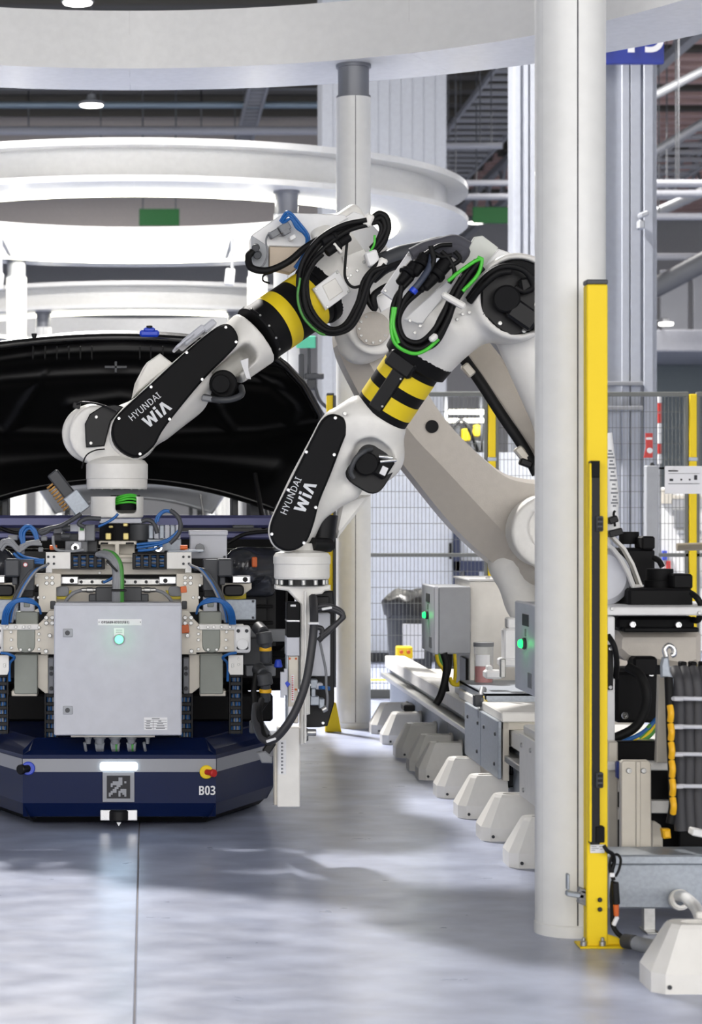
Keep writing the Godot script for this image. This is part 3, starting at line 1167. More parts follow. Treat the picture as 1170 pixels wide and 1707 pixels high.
# boxes, brackets and cable dress on the forearm of the far robot
func robot_far_dress(t: Node3D) -> void:
	# junction box on its wooden-coloured bracket
	var bf := face(zp(R1, 180, 150, 9.05), zp(R1, 260, 110, 9.1) - zp(R1, 150, 165, 9.02))
	var s := mb()
	plate(s, pix(R1, [84, 150, 90, 138, 210, 55, 435, 62, 450, 75, 310, 165, 290, 185, 155, 180, 150, 250, 150, 265, 95, 260, 84, 240]), 9.08, 0.14, 0.004)
	var jb := part(t, "junction_box", s, M.white, "white and grey junction box")
	s = mb()
	plate(s, pix(R1, [88, 140, 152, 182, 152, 262, 90, 256]), 9.075, 0.02, 0.002)
	part(jb, "box_side", s, M.box_grey)
	s = mb()
	plate(s, pix(R1, [155, 182, 290, 186, 262, 260, 235, 280, 155, 262]), 9.072, 0.1, 0.003)
	part(t, "box_bracket", s, mat("beige_bracket", col(196, 180, 160), 0.5, 0.0, "speck"), "beige bracket under the junction box")
	for e in [[105, 185], [112, 212]]:
		s = mb()
		cyl(s, zp(R1, e[0] - 2, e[1] + 4, 9.02), zp(R1, e[0], e[1], 9.08), 0.016, -1, 14, 0.003)
		part(jb, "cable_gland", s, M.dark_grey)
	for e in [[172, 135, 24], [210, 112, 28], [216, 128, 20], [240, 150, 16]]:
		s = mb()
		bx(s, T(zp(R1, e[0], e[1], 9.04), 10, 0, 30), Vector3(e[2] * 0.0017, e[2] * 0.0012, 0.04), 0.004)
		part(jb, "plug", s, M.mid_grey if e[2] > 18 else M.white)
	for e in [[196, 88, 225, 52, 268, 95, 303, 148, 290, 205, 258, 268], [200, 92, 228, 64, 262, 104, 295, 150, 283, 210, 250, 262], [206, 96, 236, 78, 258, 112, 286, 134, 300, 170, 275, 235]]:
		var v := []
		for k in range(0, 12, 2): v += [e[k], e[k + 1], 9.03 - 0.01 * (k % 3)]
		cable(t, "blue_hose", R1, v, 0.0065, M.blue_hose)
	cable(t, "thin_cable", R1, [155, 130, 9.05, 142, 160, 9.03, 148, 210, 9.03, 130, 255, 9.03, 95, 262, 9.03, 80, 235, 9.03, 88, 205, 9.05], 0.004, M.mid_grey)
	cable(t, "forearm_cable", R1, [92, 200, 9.03, 76, 222, 9.02, 88, 262, 9.0, 150, 272, 8.98, 225, 240, 8.97, 285, 190, 8.97, 340, 155, 8.96], 0.015, M.rubber)
	cable(t, "thin_cable", R1, [165, 280, 9.03, 135, 290, 9.02, 132, 310, 9.02, 155, 320, 9.04], 0.004, M.rubber)
	# upper bracket plates of the housing
	s = mb()
	plate(s, pix(R1, [330, 150, 470, 50, 505, 62, 560, 120, 600, 160, 560, 215, 440, 215, 395, 215]), 9.1, 0.05, 0.003)
	part(t, "dress_bracket", s, M.white)
	s = mb()
	plate(s, pix(R1, [430, 220, 510, 190, 560, 260, 510, 330, 450, 330]), 9.03, 0.03, 0.003)
	var br := part(t, "dress_plate", s, M.robot_white)
	bolts_px(br, R1, [445, 262, 460, 290, 485, 272, 510, 240, 540, 250, 450, 300], 9.028, 0.0065, M.steel)
	for e in [[525, 85, 0], [575, 250, 0], [410, 190, 1]]:
		s = mb()
		bx(s, T(zp(R1, e[0], e[1], 8.93), 0, 0, -25 if e[2] == 0 else 40), Vector3(0.035, 0.05, 0.05) if e[2] == 0 else Vector3(0.012, 0.05, 0.05), 0.006)
		part(t, "cable_clip", s, M.cream, "cream cable clip")
	s = mb()
	bx(s, T(zp(R1, 540, 228, 8.95), 0, 0, 18), Vector3(0.05, 0.06, 0.06), 0.006)
	part(t, "clip_block", s, M.white)
	# connectors
	for e in [[350, 165, 450, 120], [368, 205, 455, 145]]:
		s = mb()
		var a := zp(R1, e[0], e[1], 8.92)
		var b := zp(R1, e[2], e[3], 8.94)
		cyl(s, a, a.lerp(b, 0.45), 0.021, -1, 14, 0.003)
		cyl(s, a.lerp(b, 0.42), a.lerp(b, 0.55), 0.026, -1, 14, 0.003)
		cyl(s, a.lerp(b, 0.55), b, 0.019, -1, 14, 0.003)
		part(t, "connector", s, M.matte_black)
	# the hanging loop
	var loops := [
		[525, 90, 430, 112, 340, 180, 282, 280, 290, 410, 360, 492, 440, 488, 495, 400, 520, 320, 580, 240],
		[530, 98, 445, 125, 360, 190, 300, 270, 305, 400, 370, 485, 435, 478, 485, 395, 512, 305, 575, 236],
		[520, 82, 420, 105, 325, 170, 268, 280, 278, 420, 355, 502, 450, 494, 505, 410, 530, 325, 590, 250],
		[355, 210, 318, 250, 285, 330, 300, 430, 370, 496, 445, 482, 490, 410, 515, 340, 540, 280, 592, 258]]
	for n in loops.size():
		var v := []
		for k in range(0, 20, 2): v += [loops[n][k], loops[n][k + 1], 8.93 - 0.012 * n]
		cable(t, "forearm_cable", R1, v, 0.0105, M.rubber)
	cable(t, "earth_wire", R1, [270, 300, 8.9, 262, 380, 8.9, 285, 450, 8.9, 340, 505, 8.9, 380, 512, 8.91], 0.006, M.green_hose, "green earth wire")
	for e in [[[540, 75, 565, 58, 592, 72, 602, 110, 585, 160, 545, 205], 0.012], [[545, 85, 575, 75, 588, 110, 572, 150, 540, 195], 0.012], [[538, 95, 565, 92, 575, 120, 560, 160, 535, 190], 0.01], [[560, 60, 590, 62, 606, 100, 590, 165, 560, 205], 0.008]]:
		var v := []
		for k in range(0, e[0].size(), 2): v += [e[0][k], e[0][k + 1], 9.0]
		cable(t, "upper_cable_loop", R1, v, e[1], M.rubber)
	cable(t, "earth_wire", R1, [550, 140, 8.98, 548, 175, 8.98, 530, 205, 8.99], 0.005, M.green_wire, "green earth wire")
	cable(t, "thin_cable", R1, [448, 150, 8.94, 440, 240, 8.93, 440, 300, 8.92, 470, 335, 8.92, 520, 320, 8.93], 0.006, M.rubber)
	# sleeve of hoses from the elbow back to the arm
	cable(t, "hose_sleeve", R1, [575, 240, 8.98, 640, 212, 9.02, 720, 195, 9.06, 800, 175, 9.1, 880, 180, 9.14], 0.036, M.dark_grey)
	cable(t, "hose_sleeve", R1, [540, 300, 8.96, 590, 260, 8.98, 650, 240, 9.02, 720, 230, 9.06], 0.026, M.matte_black)
	cable(t, "elbow_cable", R1, [520, 330, 8.95, 525, 380, 8.94, 550, 415, 8.94, 545, 370, 8.93, 570, 345, 8.95, 620, 320, 8.98], 0.014, M.rubber)
	s = mb()
	plate(s, pix(R1, [548, 372, 610, 352, 640, 392, 575, 428]), 9.0, 0.03, 0.003)
	part(t, "elbow_bracket", s, M.white)

# ---------------------------------------------------------------- the robot beside the column, reaching down to its tool
func robot_near() -> void:
	var foot := Vector3(1.75, 0.43, -7.6)
	var t := thing("industrial_robot", foot, "white robot arm beside the column, reaching down to a slim tool at the vehicle's flank", "robot", "white assembly robots")
	var wh: Material = M.robot_white
	var b0 := P(691, 606, 7.78)
	var b1 := P(636, 688, 7.84)
	var ax := (b0 - b1).normalized()
	# elbow housing: neck, drum of the motor, block between them
	var ec := P(853, 500, 7.72)
	var house := casting([
		s_cone(b0 + ax * 0.03, b0 + ax * 0.2, 0.122, 0.13, 0.015, 0.02),
		s_cap(b0 + ax * 0.17, P(800, 510, 7.74), 0.125, 0.12, 0.06),
		s_cyl(Vector3(ec.x, ec.y, -7.58), Vector3(ec.x, ec.y, -7.86), 0.15, 0.02, 0.05),
		s_cyl(Vector3(ec.x, ec.y, -7.5), Vector3(ec.x, ec.y, -7.63), 0.128, 0.006, 0.006, -1),
		s_box(face(P(745, 500, 7.76), P(800, 450, 7.76) - P(740, 520, 7.76)), Vector3(0.25, 0.2, 0.2), 0.03, 0.05),
	], Vector3(0.85, 1.55, -8.05), Vector3(1.52, 2.25, -7.5), 0.0125)
	part(t, "elbow_housing", house, wh)
	# motor in the drum
	var s := mb()
	cyl(s, Vector3(ec.x, ec.y, -7.64), Vector3(ec.x, ec.y, -7.6), 0.126, -1, 40, 0.004)
	var mo := part(t, "elbow_motor", s, M.matte_black, "black servo motor set into the elbow drum")
	s = mb()
	prism(s, Transform3D(Basis.IDENTITY, Vector3(0, 0, -7.585)), traced(pix(R1, [950, 330, 975, 290, 1010, 262, 1060, 265, 1100, 262, 1150, 290, 1175, 340, 1172, 450, 1130, 505, 1060, 520, 1010, 490, 975, 455, 945, 440, 950, 385]), T(Vector3(0, 0, -7.585))), 0.04, 0.006)
	part(mo, "motor_plate", s, M.black)
	s = mb()
	cyl(s, zp(R1, 1045, 378, 7.59), zp(R1, 1045, 378, 7.535), 0.047, -1, 32, 0.006)
	part(mo, "motor_cap", s, M.matte_black)
	s = mb()
	bx(s, T(zp(R1, 1105, 440, 7.56), 0, 0, -35), Vector3(0.1, 0.07, 0.05), 0.008)
	bx(s, T(zp(R1, 1125, 325, 7.56), 0, 0, 10), Vector3(0.06, 0.05, 0.04), 0.008)
	part(mo, "motor_plug", s, M.black)
	bolts_px(mo, R1, [1110, 498, 1020, 470, 1155, 400], 7.583, 0.008, M.steel)
	cable(t, "motor_cable", R1, [900, 380, 7.6, 960, 300, 7.56, 1030, 258, 7.54, 1110, 272, 7.53, 1145, 330, 7.54, 1110, 350, 7.55, 1075, 335, 7.55], 0.011, M.rubber)
	cable(t, "motor_cable", R1, [905, 390, 7.59, 950, 335, 7.56, 1010, 285, 7.54, 1060, 275, 7.54], 0.012, M.rubber)
	# banded sleeve: wide black collar, bands, black cover strip
	s = mb()
	lathe(s, along(b0 - ax * 0.01, b0 + ax), [Vector2(0.1, 0), Vector2(0.119, 0.012), Vector2(0.123, 0.05), Vector2(0.123, 0.115), Vector2(0.1, 0.125)], 40)
	part(t, "sleeve_collar", s, M.matte_black, "black sleeve collar")
	hazard_sleeve(t, b1, b0, 0.101, [-1.0, 2.0, -1.5, 2.0, -1.0])
	var back := Vector3(0, 0, 1) - ax * ax.z
	back = (back.normalized() + ax.cross(back.normalized()) * -0.35).normalized()
	if back.x > 0: back = (Vector3(-0.35, 0, 1) - ax * ax.dot(Vector3(-0.35, 0, 1))).normalized()
	var sx := ax.cross(back).normalized()
	s = mb()
	bx(s, Transform3D(Basis(sx, ax, back), b1.lerp(b0, 0.56) + back * 0.098), Vector3(0.052, 0.2, 0.022), 0.004)
	bx(s, Transform3D(Basis(sx, ax, back), b1.lerp(b0, 0.95) + back * 0.105 - sx * 0.01), Vector3(0.11, 0.06, 0.035), 0.008)
	var st := part(t, "cover_strip", s, M.black, "black cover strip over the bands")
	for e in [0.2, 0.75]: bolt(st, b1.lerp(b0, e) + back * 0.11 + sx * 0.02, back, 0.004, M.steel)
	# wrist arm with its window
	var w := P(496, 885, 7.9)
	var wf := face(P(575, 780, 7.87), P(640, 690, 7.84) - P(520, 860, 7.9))
	var wrist := casting([
		s_cone(b1 - ax * 0.005, b1 - ax * 0.1, 0.1, 0.106, 0.01, 0.02),
		s_cap(b1 - ax * 0.07, zp(R3, 470, 520, 7.87), 0.1, 0.085, 0.06),
		s_cap(zp(R3, 470, 440, 7.87), zp(R3, 520, 500, 7.87), 0.09, 0.07, 0.05),
		s_cap(zp(R3, 330, 480, 7.86), zp(R3, 240, 640, 7.88), 0.075, 0.06, 0.05),
		s_cap(zp(R3, 240, 640, 7.9), zp(R3, 170, 800, 7.9), 0.07, 0.065, 0.05),
		s_cap(zp(R3, 380, 640, 7.89), zp(R3, 270, 690, 7.9), 0.04, 0.04, 0.05),
		s_cap(zp(R3, 330, 370, 7.83), zp(R3, 400, 350, 7.83), 0.06, 0.07, 0.05),
		s_box(Transform3D(Basis.from_euler(Vector3(0, 0, deg_to_rad(-32))), zp(R3, 472, 542, 7.72)), Vector3(0.165, 0.19, 0.22), 0.06, 0.01, -1),
	], Vector3(0.38, 1.1, -8.1), Vector3(0.98, 1.65, -7.7), 0.0105)
	part(t, "wrist_arm", wrist, wh)
	s = mb()
	plate(s, pix(R3, [345, 690, 430, 660, 470, 660, 330, 840, 322, 800]), 7.95, 0.12, 0.01)
	part(t, "rear_shell", s, wh)
	s = mb()
	prism(s, Transform3D(Basis.from_euler(Vector3(0, 0, deg_to_rad(-32))), zp(R3, 472, 542, 7.815)), rrect(0.15, 0.175, 0.055), 0.02, 0.004)
	part(t, "shade_liner", s, M.black, "black liner standing in for shade in the wrist window")  # black liner added so the white cavity reads as shaded
	s = mb()
	cyl(s, zp(R3, 445, 530, 7.83), zp(R3, 450, 530, 7.77), 0.042, -1, 26, 0.005)
	bx(s, T(zp(R3, 520, 545, 7.8), 0, 0, -32), Vector3(0.05, 0.075, 0.04), 0.006)
	var wm := part(t, "wrist_motor", s, M.matte_black, "black motor seen through the window of the wrist arm")
	s = mb()
	bx(s, T(zp(R3, 522, 560, 7.776), 0, 0, -25), Vector3(0.022, 0.03, 0.003), 0.001)
	part(wm, "rating_label", s, M.paper)
	s = mb()
	for e in [[500, 500, 560, 505], [505, 522, 575, 515]]: cyl(s, zp(R3, e[0], e[1], 7.78), zp(R3, e[2], e[3], 7.78), 0.006, -1, 10)
	part(wm, "motor_screw", s, M.bright_metal)
	cable(wm, "motor_cable", R3, [398, 590, 7.77, 385, 560, 7.765, 405, 510, 7.76, 440, 480, 7.77, 470, 470, 7.8], 0.009, M.dark_grey)
	# black cover with lettering
	var cf := face(P(515, 800, 7.77), P(560, 712, 7.77) - P(488, 880, 7.79))
	var cov := traced(pix(R3, [300, 325, 340, 330, 368, 355, 370, 395, 345, 460, 300, 580, 255, 690, 235, 770, 205, 850, 165, 885, 115, 893, 70, 870, 50, 825, 55, 775, 85, 705, 150, 575, 225, 425, 265, 350]), cf, 3)
	s = mb()
	prism(s, cf, cov, 0.045, 0.008)
	var cv := part(t, "wrist_cover", s, M.matte_black, "long black belt cover with silver lettering")
	var cen := Vector2.ZERO
	for v in cov: cen += v
	cen /= cov.size()
	var rim := []
	for v in cov: rim.append(v + (v - cen).normalized() * 0.006)
	s = mb()
	prism(s, cf * T(Vector3(0, 0, -0.04)), rim, 0.03, 0.004)
	part(t, "cover_seat", s, wh)
	for e in [[322, 337], [318, 490], [200, 478], [122, 640], [240, 715], [55, 825], [190, 862]]:
		var q := on_plane(R3[0] + e[0] * R3[2], R3[1] + e[1] * R3[2], cf)
		var dc := (cen - q).normalized() * 0.003
		bolt(cv, cf * Vector3(q.x + dc.x, q.y + dc.y, 0.001), cf.basis.z, 0.0065, M.bright_metal, "cover_screw")
	var lb := on_plane(R3[0] + 193 * R3[2], R3[1] + 738 * R3[2], cf)
	var le := on_plane(R3[0] + 247 * R3[2], R3[1] + 612 * R3[2], cf)
	var lx := (le - lb).normalized()
	cover_lettering(cv, cf * Transform3D(Basis(Vector3(lx.x, lx.y, 0), Vector3(-lx.y, lx.x, 0), Vector3(0, 0, 1)), Vector3(lb.x, lb.y, 0.0015)), 0.042)
	# dark inner parts between the cover and the rear shell
	s = mb()
	cyl(s, zp(R3, 275, 740, 7.93), zp(R3, 265, 850, 7.93), 0.05, 0.045, 20)
	bx(s, T(zp(R3, 300, 820, 7.96)), Vector3(0.03, 0.12, 0.08), 0.008)
	cyl(s, zp(R3, 225, 865, 7.86), zp(R3, 300, 868, 7.9), 0.025, -1, 16)
	part(t, "wrist_inner", s, M.black)
	bolts_px(t, R3, [360, 322], 7.74, 0.008, M.steel)
	# dome and flange
	var f0 := zp(R3, 182, 900, 7.9)
	var yy := func(v: float) -> float: return zp(R3, 0, v, 7.9).y
	s = mb()
	lathe(s, T(Vector3(f0.x, 0, f0.z)), [Vector2(0, yy.call(1008)), Vector2(0.096, yy.call(1008)), Vector2(0.099, yy.call(1000)), Vector2(0.099, yy.call(948)), Vector2(0.102, yy.call(944)), Vector2(0.102, yy.call(915)), Vector2(0.094, yy.call(900)), Vector2(0.06, yy.call(888)), Vector2(0.05, yy.call(860)), Vector2(0, yy.call(860))], 44)
	part(t, "wrist_dome", s, wh)
	s = mb()
	lathe(s, T(Vector3(f0.x, 0, f0.z)), [Vector2(0, yy.call(1034)), Vector2(0.085, yy.call(1034)), Vector2(0.085, yy.call(1008)), Vector2(0, yy.call(1008))], 36)
	var fl := part(t, "tool_flange", s, M.black, "black tool flange")
	for k in 12:
		var a := TAU * k / 12
		s = mb()
		cyl(s, Vector3(f0.x + cos(a) * 0.086, yy.call(1032), f0.z + sin(a) * 0.086), Vector3(f0.x + cos(a) * 0.086, yy.call(1010), f0.z + sin(a) * 0.086), 0.009, -1, 10)
		part(fl, "flange_bolt", s, M.steel)
	# lower arm and balancing link behind the column
	s = mb()
	var arm := casting([
		s_cap(P(865, 520, 7.85), P(950, 730, 7.8), 0.12, 0.1, 0.05),
		s_cap(P(950, 730, 7.8), P(968, 935, 7.6), 0.1, 0.1, 0.05),
		s_cyl(P(975, 945, 7.36), P(975, 945, 7.7), 0.1, 0.02, 0.05),
	], Vector3(0.9, 0.75, -8.1), Vector3(1.85, 2.15, -7.2), 0.02)
	part(t, "lower_arm", arm, wh)
	s = mb()
	var lk := face(P(840, 650, 7.98), P(900, 740, 7.9) - P(780, 575, 8.0))
	prism(s, lk, traced([768, 580, 800, 560, 815, 568, 1000, 800, 1005, 905, 985, 905, 895, 768], lk), 0.12, 0.012)
	part(t, "balancing_link", s, M.robot_cream, "straight beige balancing link")
	s = mb()
	tube(s, [P(766, 588, 7.95), P(800, 636, 7.93), P(835, 690, 7.92), P(872, 745, 7.9), P(895, 790, 7.88)], 0.02, 8)
	part(t, "link_cable", s, M.rubber)
	s = mb()
	bx(s, T(P(780, 617, 7.93), 0, 0, -50), Vector3(0.05, 0.03, 0.04), 0.005)
	part(t, "link_clamp", s, M.plate_beige)
	s = mb()
	bx(s, T(P(870, 757, 7.9), 0, 0, -50), Vector3(0.06, 0.03, 0.05), 0.005)
	part(t, "link_clamp", s, M.plate_beige)
	s = mb()
	bx(s, T(P(876, 772, 7.88), 0, 0, -20), Vector3(0.045, 0.025, 0.04), 0.005)
	part(t, "link_plug", s, M.black)
	robot_near_dress(t)
	robot_near_base(t)

func robot_near_dress(t: Node3D) -> void:
	var s := mb()
	plate(s, pix(R1, [575, 350, 680, 198, 735, 240, 735, 300, 640, 398]), 7.66, 0.03, 0.003)
	var p1 := part(t, "dress_plate", s, M.white, "white cable-dress plate")
	bolts_px(p1, R1, [678, 212, 590, 348], 7.657, 0.006, M.steel)
	s = mb()
	plate(s, pix(R1, [660, 455, 830, 300, 850, 320, 730, 470, 710, 470]), 7.6, 0.02, 0.003)
	plate(s, pix(R1, [690, 520, 850, 350, 900, 365, 920, 420, 890, 470, 760, 520, 720, 545]), 7.66, 0.04, 0.003)
	var p2 := part(t, "dress_plate", s, M.white, "white cable-dress plate")
	bolts_px(p2, R1, [682, 460, 720, 480, 700, 505, 905, 430, 880, 435, 860, 455], 7.597, 0.006, M.steel)
	s = mb()
	var tp := face(zp(R1, 930, 190, 7.7), zp(R1, 985, 160, 7.72) - zp(R1, 870, 235, 7.68))
	prism(s, tp, traced(pix(R1, [868, 250, 925, 145, 955, 140, 1015, 185, 990, 230, 935, 305, 900, 290]), tp), 0.015, 0.003)
	part(t, "dress_shield", s, mat("shield_grey", col(205, 208, 202), 0.35, 0.0, "speck"), "pale grey tilted shield plate")
	s = mb()
	plate(s, pix(R1, [968, 250, 1015, 190, 1060, 205, 1040, 235, 990, 260]), 7.64, 0.03, 0.004)
	part(t, "drum_bracket", s, M.white)
	for e in [[700, 250, 640, 320, 0.024], [820, 240, 735, 340, 0.026], [740, 215, 700, 290, 0.022], [775, 260, 720, 350, 0.02]]:
		s = mb()
		var a := zp(R1, e[0], e[1], 7.56)
		var b := zp(R1, e[2], e[3], 7.53)
		cyl(s, a, a.lerp(b, 0.4), e[4], -1, 14, 0.003)
		cyl(s, a.lerp(b, 0.38), a.lerp(b, 0.55), e[4] * 1.25, -1, 14, 0.003)
		cyl(s, a.lerp(b, 0.55), b, e[4] * 0.85, e[4] * 0.6, 14, 0.003)
		part(t, "connector", s, M.matte_black)
	# hanging cables
	var loops := [
		[700, 270, 648, 350, 628, 440, 645, 520, 700, 555, 765, 535, 810, 460, 835, 390, 880, 290, 945, 240],
		[730, 340, 665, 400, 640, 460, 660, 525, 710, 548, 760, 520, 800, 445, 838, 375, 890, 300, 950, 255],
		[690, 300, 632, 370, 615, 450, 632, 535, 695, 572, 775, 548, 822, 468, 850, 395, 900, 320, 958, 262],
		[760, 180, 770, 240, 730, 310, 670, 370, 640, 440, 655, 520, 720, 540, 790, 470, 850, 340, 930, 235],
		[650, 330, 640, 400, 622, 470, 655, 545, 720, 566, 785, 520, 830, 440, 860, 360, 905, 285, 950, 230]]
	for n in loops.size():
		var v := []
		for k in range(0, 20, 2): v += [loops[n][k], loops[n][k + 1], 7.55 - 0.01 * n]
		cable(t, "forearm_cable", R1, v, 0.0095, M.rubber)
	for e in [[620, 410, 612, 490, 630, 550, 690, 583, 740, 572, 790, 530], [880, 350, 935, 290, 952, 235, 935, 222], [825, 312, 870, 275, 930, 235, 958, 230], [628, 410, 620, 480, 640, 545]]:
		var v := []
		for k in range(0, e.size(), 2): v += [e[k], e[k + 1], 7.5]
		cable(t, "earth_wire", R1, v, 0.0065, M.green_wire, "bright green earth wire")
	cable(t, "blue_hose", R1, [690, 350, 7.5, 720, 315, 7.5, 755, 260, 7.52, 768, 200, 7.55], 0.011, mat("slate_hose", col(52, 60, 78), 0.5))
	s = mb()
	cyl(s, zp(R1, 690, 355, 7.5), zp(R1, 702, 340, 7.5), 0.014, -1, 12)
	part(t, "blue_marker", s, M.blue_plastic)
	for e in [[845, 385, -30, 0.09], [770, 525, 40, 0.03]]:
		s = mb()
		bx(s, T(zp(R1, e[0], e[1], 7.49), 0, 0, e[2]), Vector3(e[3], 0.022, 0.03), 0.006)
		part(t, "cable_clip", s, M.cream, "cream cable clip")
	# top sleeve in grey fabric
	for e in [[690, 215, 740, 190, 800, 175, 850, 165, 900, 190], [700, 240, 760, 205, 820, 190, 880, 195, 860, 230]]:
		var v := []
		for k in range(0, e.size(), 2): v += [e[k], e[k + 1], 7.6]
		cable(t, "fabric_sleeve", R1, v, 0.026, mat("fabric", col(70, 70, 78), 0.8))
	for e in [[800, 200, 830, 230, 850, 280, 830, 320], [760, 200, 800, 220, 840, 215], [830, 260, 870, 230, 850, 200], [740, 210, 790, 180, 840, 175]]:
		var v := []
		for k in range(0, e.size(), 2): v += [e[k], e[k + 1], 7.54]
		cable(t, "thin_cable", R1, v, 0.008, M.rubber)

func robot_near_base(t: Node3D) -> void:
	# shoulder disc, white swept bracket, servo motors, swivel and pedestal, right of the column
	var s := mb()
	var c := P(1006, 962, 7.25)
	lathe(s, along(c, c + Vector3(0, 0, 1)), [Vector2(0, -0.1), Vector2(0.095, -0.1), Vector2(0.095, -0.02), Vector2(0.075, 0.0), Vector2(0, 0.0)], 40)
	part(t, "shoulder_cover", s, M.cabinet_grey, "grey round shoulder cover")
	s = mb()
	plate(s, pix(R7, [442, 250, 460, 250, 470, 470, 500, 530, 560, 590, 610, 680, 660, 815, 600, 820, 570, 740, 520, 650, 480, 600, 450, 580, 442, 480]), 7.2, 0.05, 0.01)
	var br := part(t, "swept_bracket", s, M.robot_white)
	s = mb()
	var hose_v := path(R7, [440, -60, 7.2, 452, 40, 7.2, 466, 160, 7.2, 478, 300, 7.19, 476, 400, 7.19, 490, 500, 7.18])
	tube(s, hose_v, 0.022, 10)
	part(t, "white_hose", s, M.white, "white sleeved hose with printing")
	s = mb()
	for k in 16:
		var a: Vector3 = spline(hose_v, 6)[6 + k]
		bx(s, T(a + Vector3(0.004, 0, 0.0215)), Vector3(0.011 + 0.006 * (k % 3), 0.006, 0.002), 0.0)
	part(t, "hose_print", s, M.mid_grey, "", "stuff")
	for e in [[480, 432, 0.03, 20], [495, 505, 0.045, 14]]:
		s = mb()
		bx(s, T(zp(R7, e[0], e[1], 7.15), 0, 0, e[3]), Vector3(e[2], 0.022, 0.04), 0.003)
		part(t, "hose_clip", s, M.black)
	cable(t, "clip_cable", R7, [495, 470, 7.14, 490, 430, 7.14, 488, 395, 7.14, 496, 380, 7.14], 0.004, M.rubber)
	# motors above the table
	s = mb()
	pbox(s, 1038, 914, 1092, 975, 7.55, 0.2, 0.01)
	pbox(s, 1070, 894, 1092, 916, 7.53, 0.12, 0.006)
	cyl(s, zp(R7, 575, 570, 7.65), zp(R7, 575, 500, 7.65), 0.034, -1, 28)
	part(t, "axis_motor", s, M.matte_black, "black upright servo motor")
	s = mb()
	pbox(s, 1048, 981, 1155, 1012, 7.2, 0.24, 0.008)
	pbox(s, 1122, 957, 1155, 982, 7.22, 0.14, 0.006)
	cyl(s, zp(R7, 750, 825, 7.33), zp(R7, 750, 710, 7.33), 0.044, -1, 32)
	cyl(s, zp(R7, 750, 825, 7.33), zp(R7, 750, 775, 7.33), 0.052, -1, 32)
	part(t, "axis_motor", s, M.matte_black, "low black servo motor on the white table")
	cable(t, "motor_cable", R7, [720, 650, 7.5, 745, 665, 7.46, 765, 700, 7.45], 0.01, M.rubber)
	cable(t, "motor_cable", R7, [930, 850, 7.15, 965, 880, 7.12, 985, 930, 7.12, 970, 1000, 7.12, 935, 1000, 7.15], 0.01, M.rubber)
	# table plate
	s = mb()
	pbox(s, 1008, 1012, 1230, 1026, 7.02, 0.5, 0.004)
	var tb := part(t, "table_plate", s, M.white, "white table plate")
	bolts_px(tb, R7, [478, 938, 975, 962], 7.018, 0.006, M.steel)
	s = mb()
	pbox(s, 1028, 1028, 1158, 1050, 7.16, 0.3, 0.01)
	pbox(s, 1040, 1046, 1165, 1054, 7.14, 0.34, 0.004)
	var sw := part(t, "swivel", s, M.matte_black, "black swivel drive")
	bolts_px(sw, R7, [595, 1028, 855, 1030], 7.155, 0.012, M.bright_metal)
	s = mb()
	plate(s, pix(R7, [520, 1065, 960, 1065, 990, 1080, 990, 1250, 905, 1280, 560, 1235, 500, 1180, 500, 1110]), 7.22, 0.3, 0.02)
	part(t, "pedestal", s, M.robot_cream)
	s = mb()
	pbox(s, 1011, 1028, 1025, 1236, 7.0, 0.15, 0.004)
	part(t, "side_post", s, M.white)
	s = mb()
	pbox(s, 1013, 1075, 1022, 1150, 6.98, 0.02, 0.002)
	var st := part(t, "sensor_strip", s, M.black)
	bolts_px(st, R7, [469, 1165, 469, 1385], 6.978, 0.0065, M.bright_metal)
	cable(t, "post_cable", R7, [455, 1090, 6.98, 490, 1150, 6.96, 505, 1240, 6.97, 500, 1330, 7.0], 0.009, M.rubber)
	# motor under the pedestal, cables
	s = mb()
	pbox(s, 1026, 1120, 1100, 1205, 7.18, 0.3, 0.01)
	pbox(s, 1056, 1095, 1096, 1128, 7.16, 0.1, 0.008)
	cyl(s, zp(R7, 690, 1330, 7.3), zp(R7, 690, 1210, 7.3), 0.05, -1, 28)
	part(t, "drive_motor", s, M.matte_black, "black drive motor under the pedestal")
	cable(t, "drive_cable", R7, [570, 1270, 7.12, 640, 1320, 7.08, 675, 1420, 7.06, 660, 1530, 7.06, 600, 1620, 7.06, 480, 1680, 7.06], 0.016, M.rubber)
	bolts_px(t, R7, [550, 1545, 700, 1305], 7.17, 0.012, M.bright_metal)
	for e in [[[740, 1560, 660, 1640, 560, 1690, 430, 1740], M.blue_hose], [[745, 1570, 680, 1650, 570, 1705, 430, 1755], M.hazard_yellow], [[735, 1580, 690, 1660, 560, 1715, 430, 1765], M.green_hose], [[700, 1600, 620, 1690, 540, 1725, 430, 1775], M.green_hose]]:
		var v := []
		for k in range(0, 8, 2): v += [e[0][k], e[0][k + 1], 7.02]
		cable(t, "supply_cable", R7, v, 0.0085, e[1])

# ---------------------------------------------------------------- blue transport vehicle under the car
func vehicle() -> void:
	vehicle_at(-10.2, "blue transport vehicle under the silver-grey car", false)
	vehicle_at(0.0, "dark blue driverless transport vehicle with a silver stripe, carrying the black car", true)

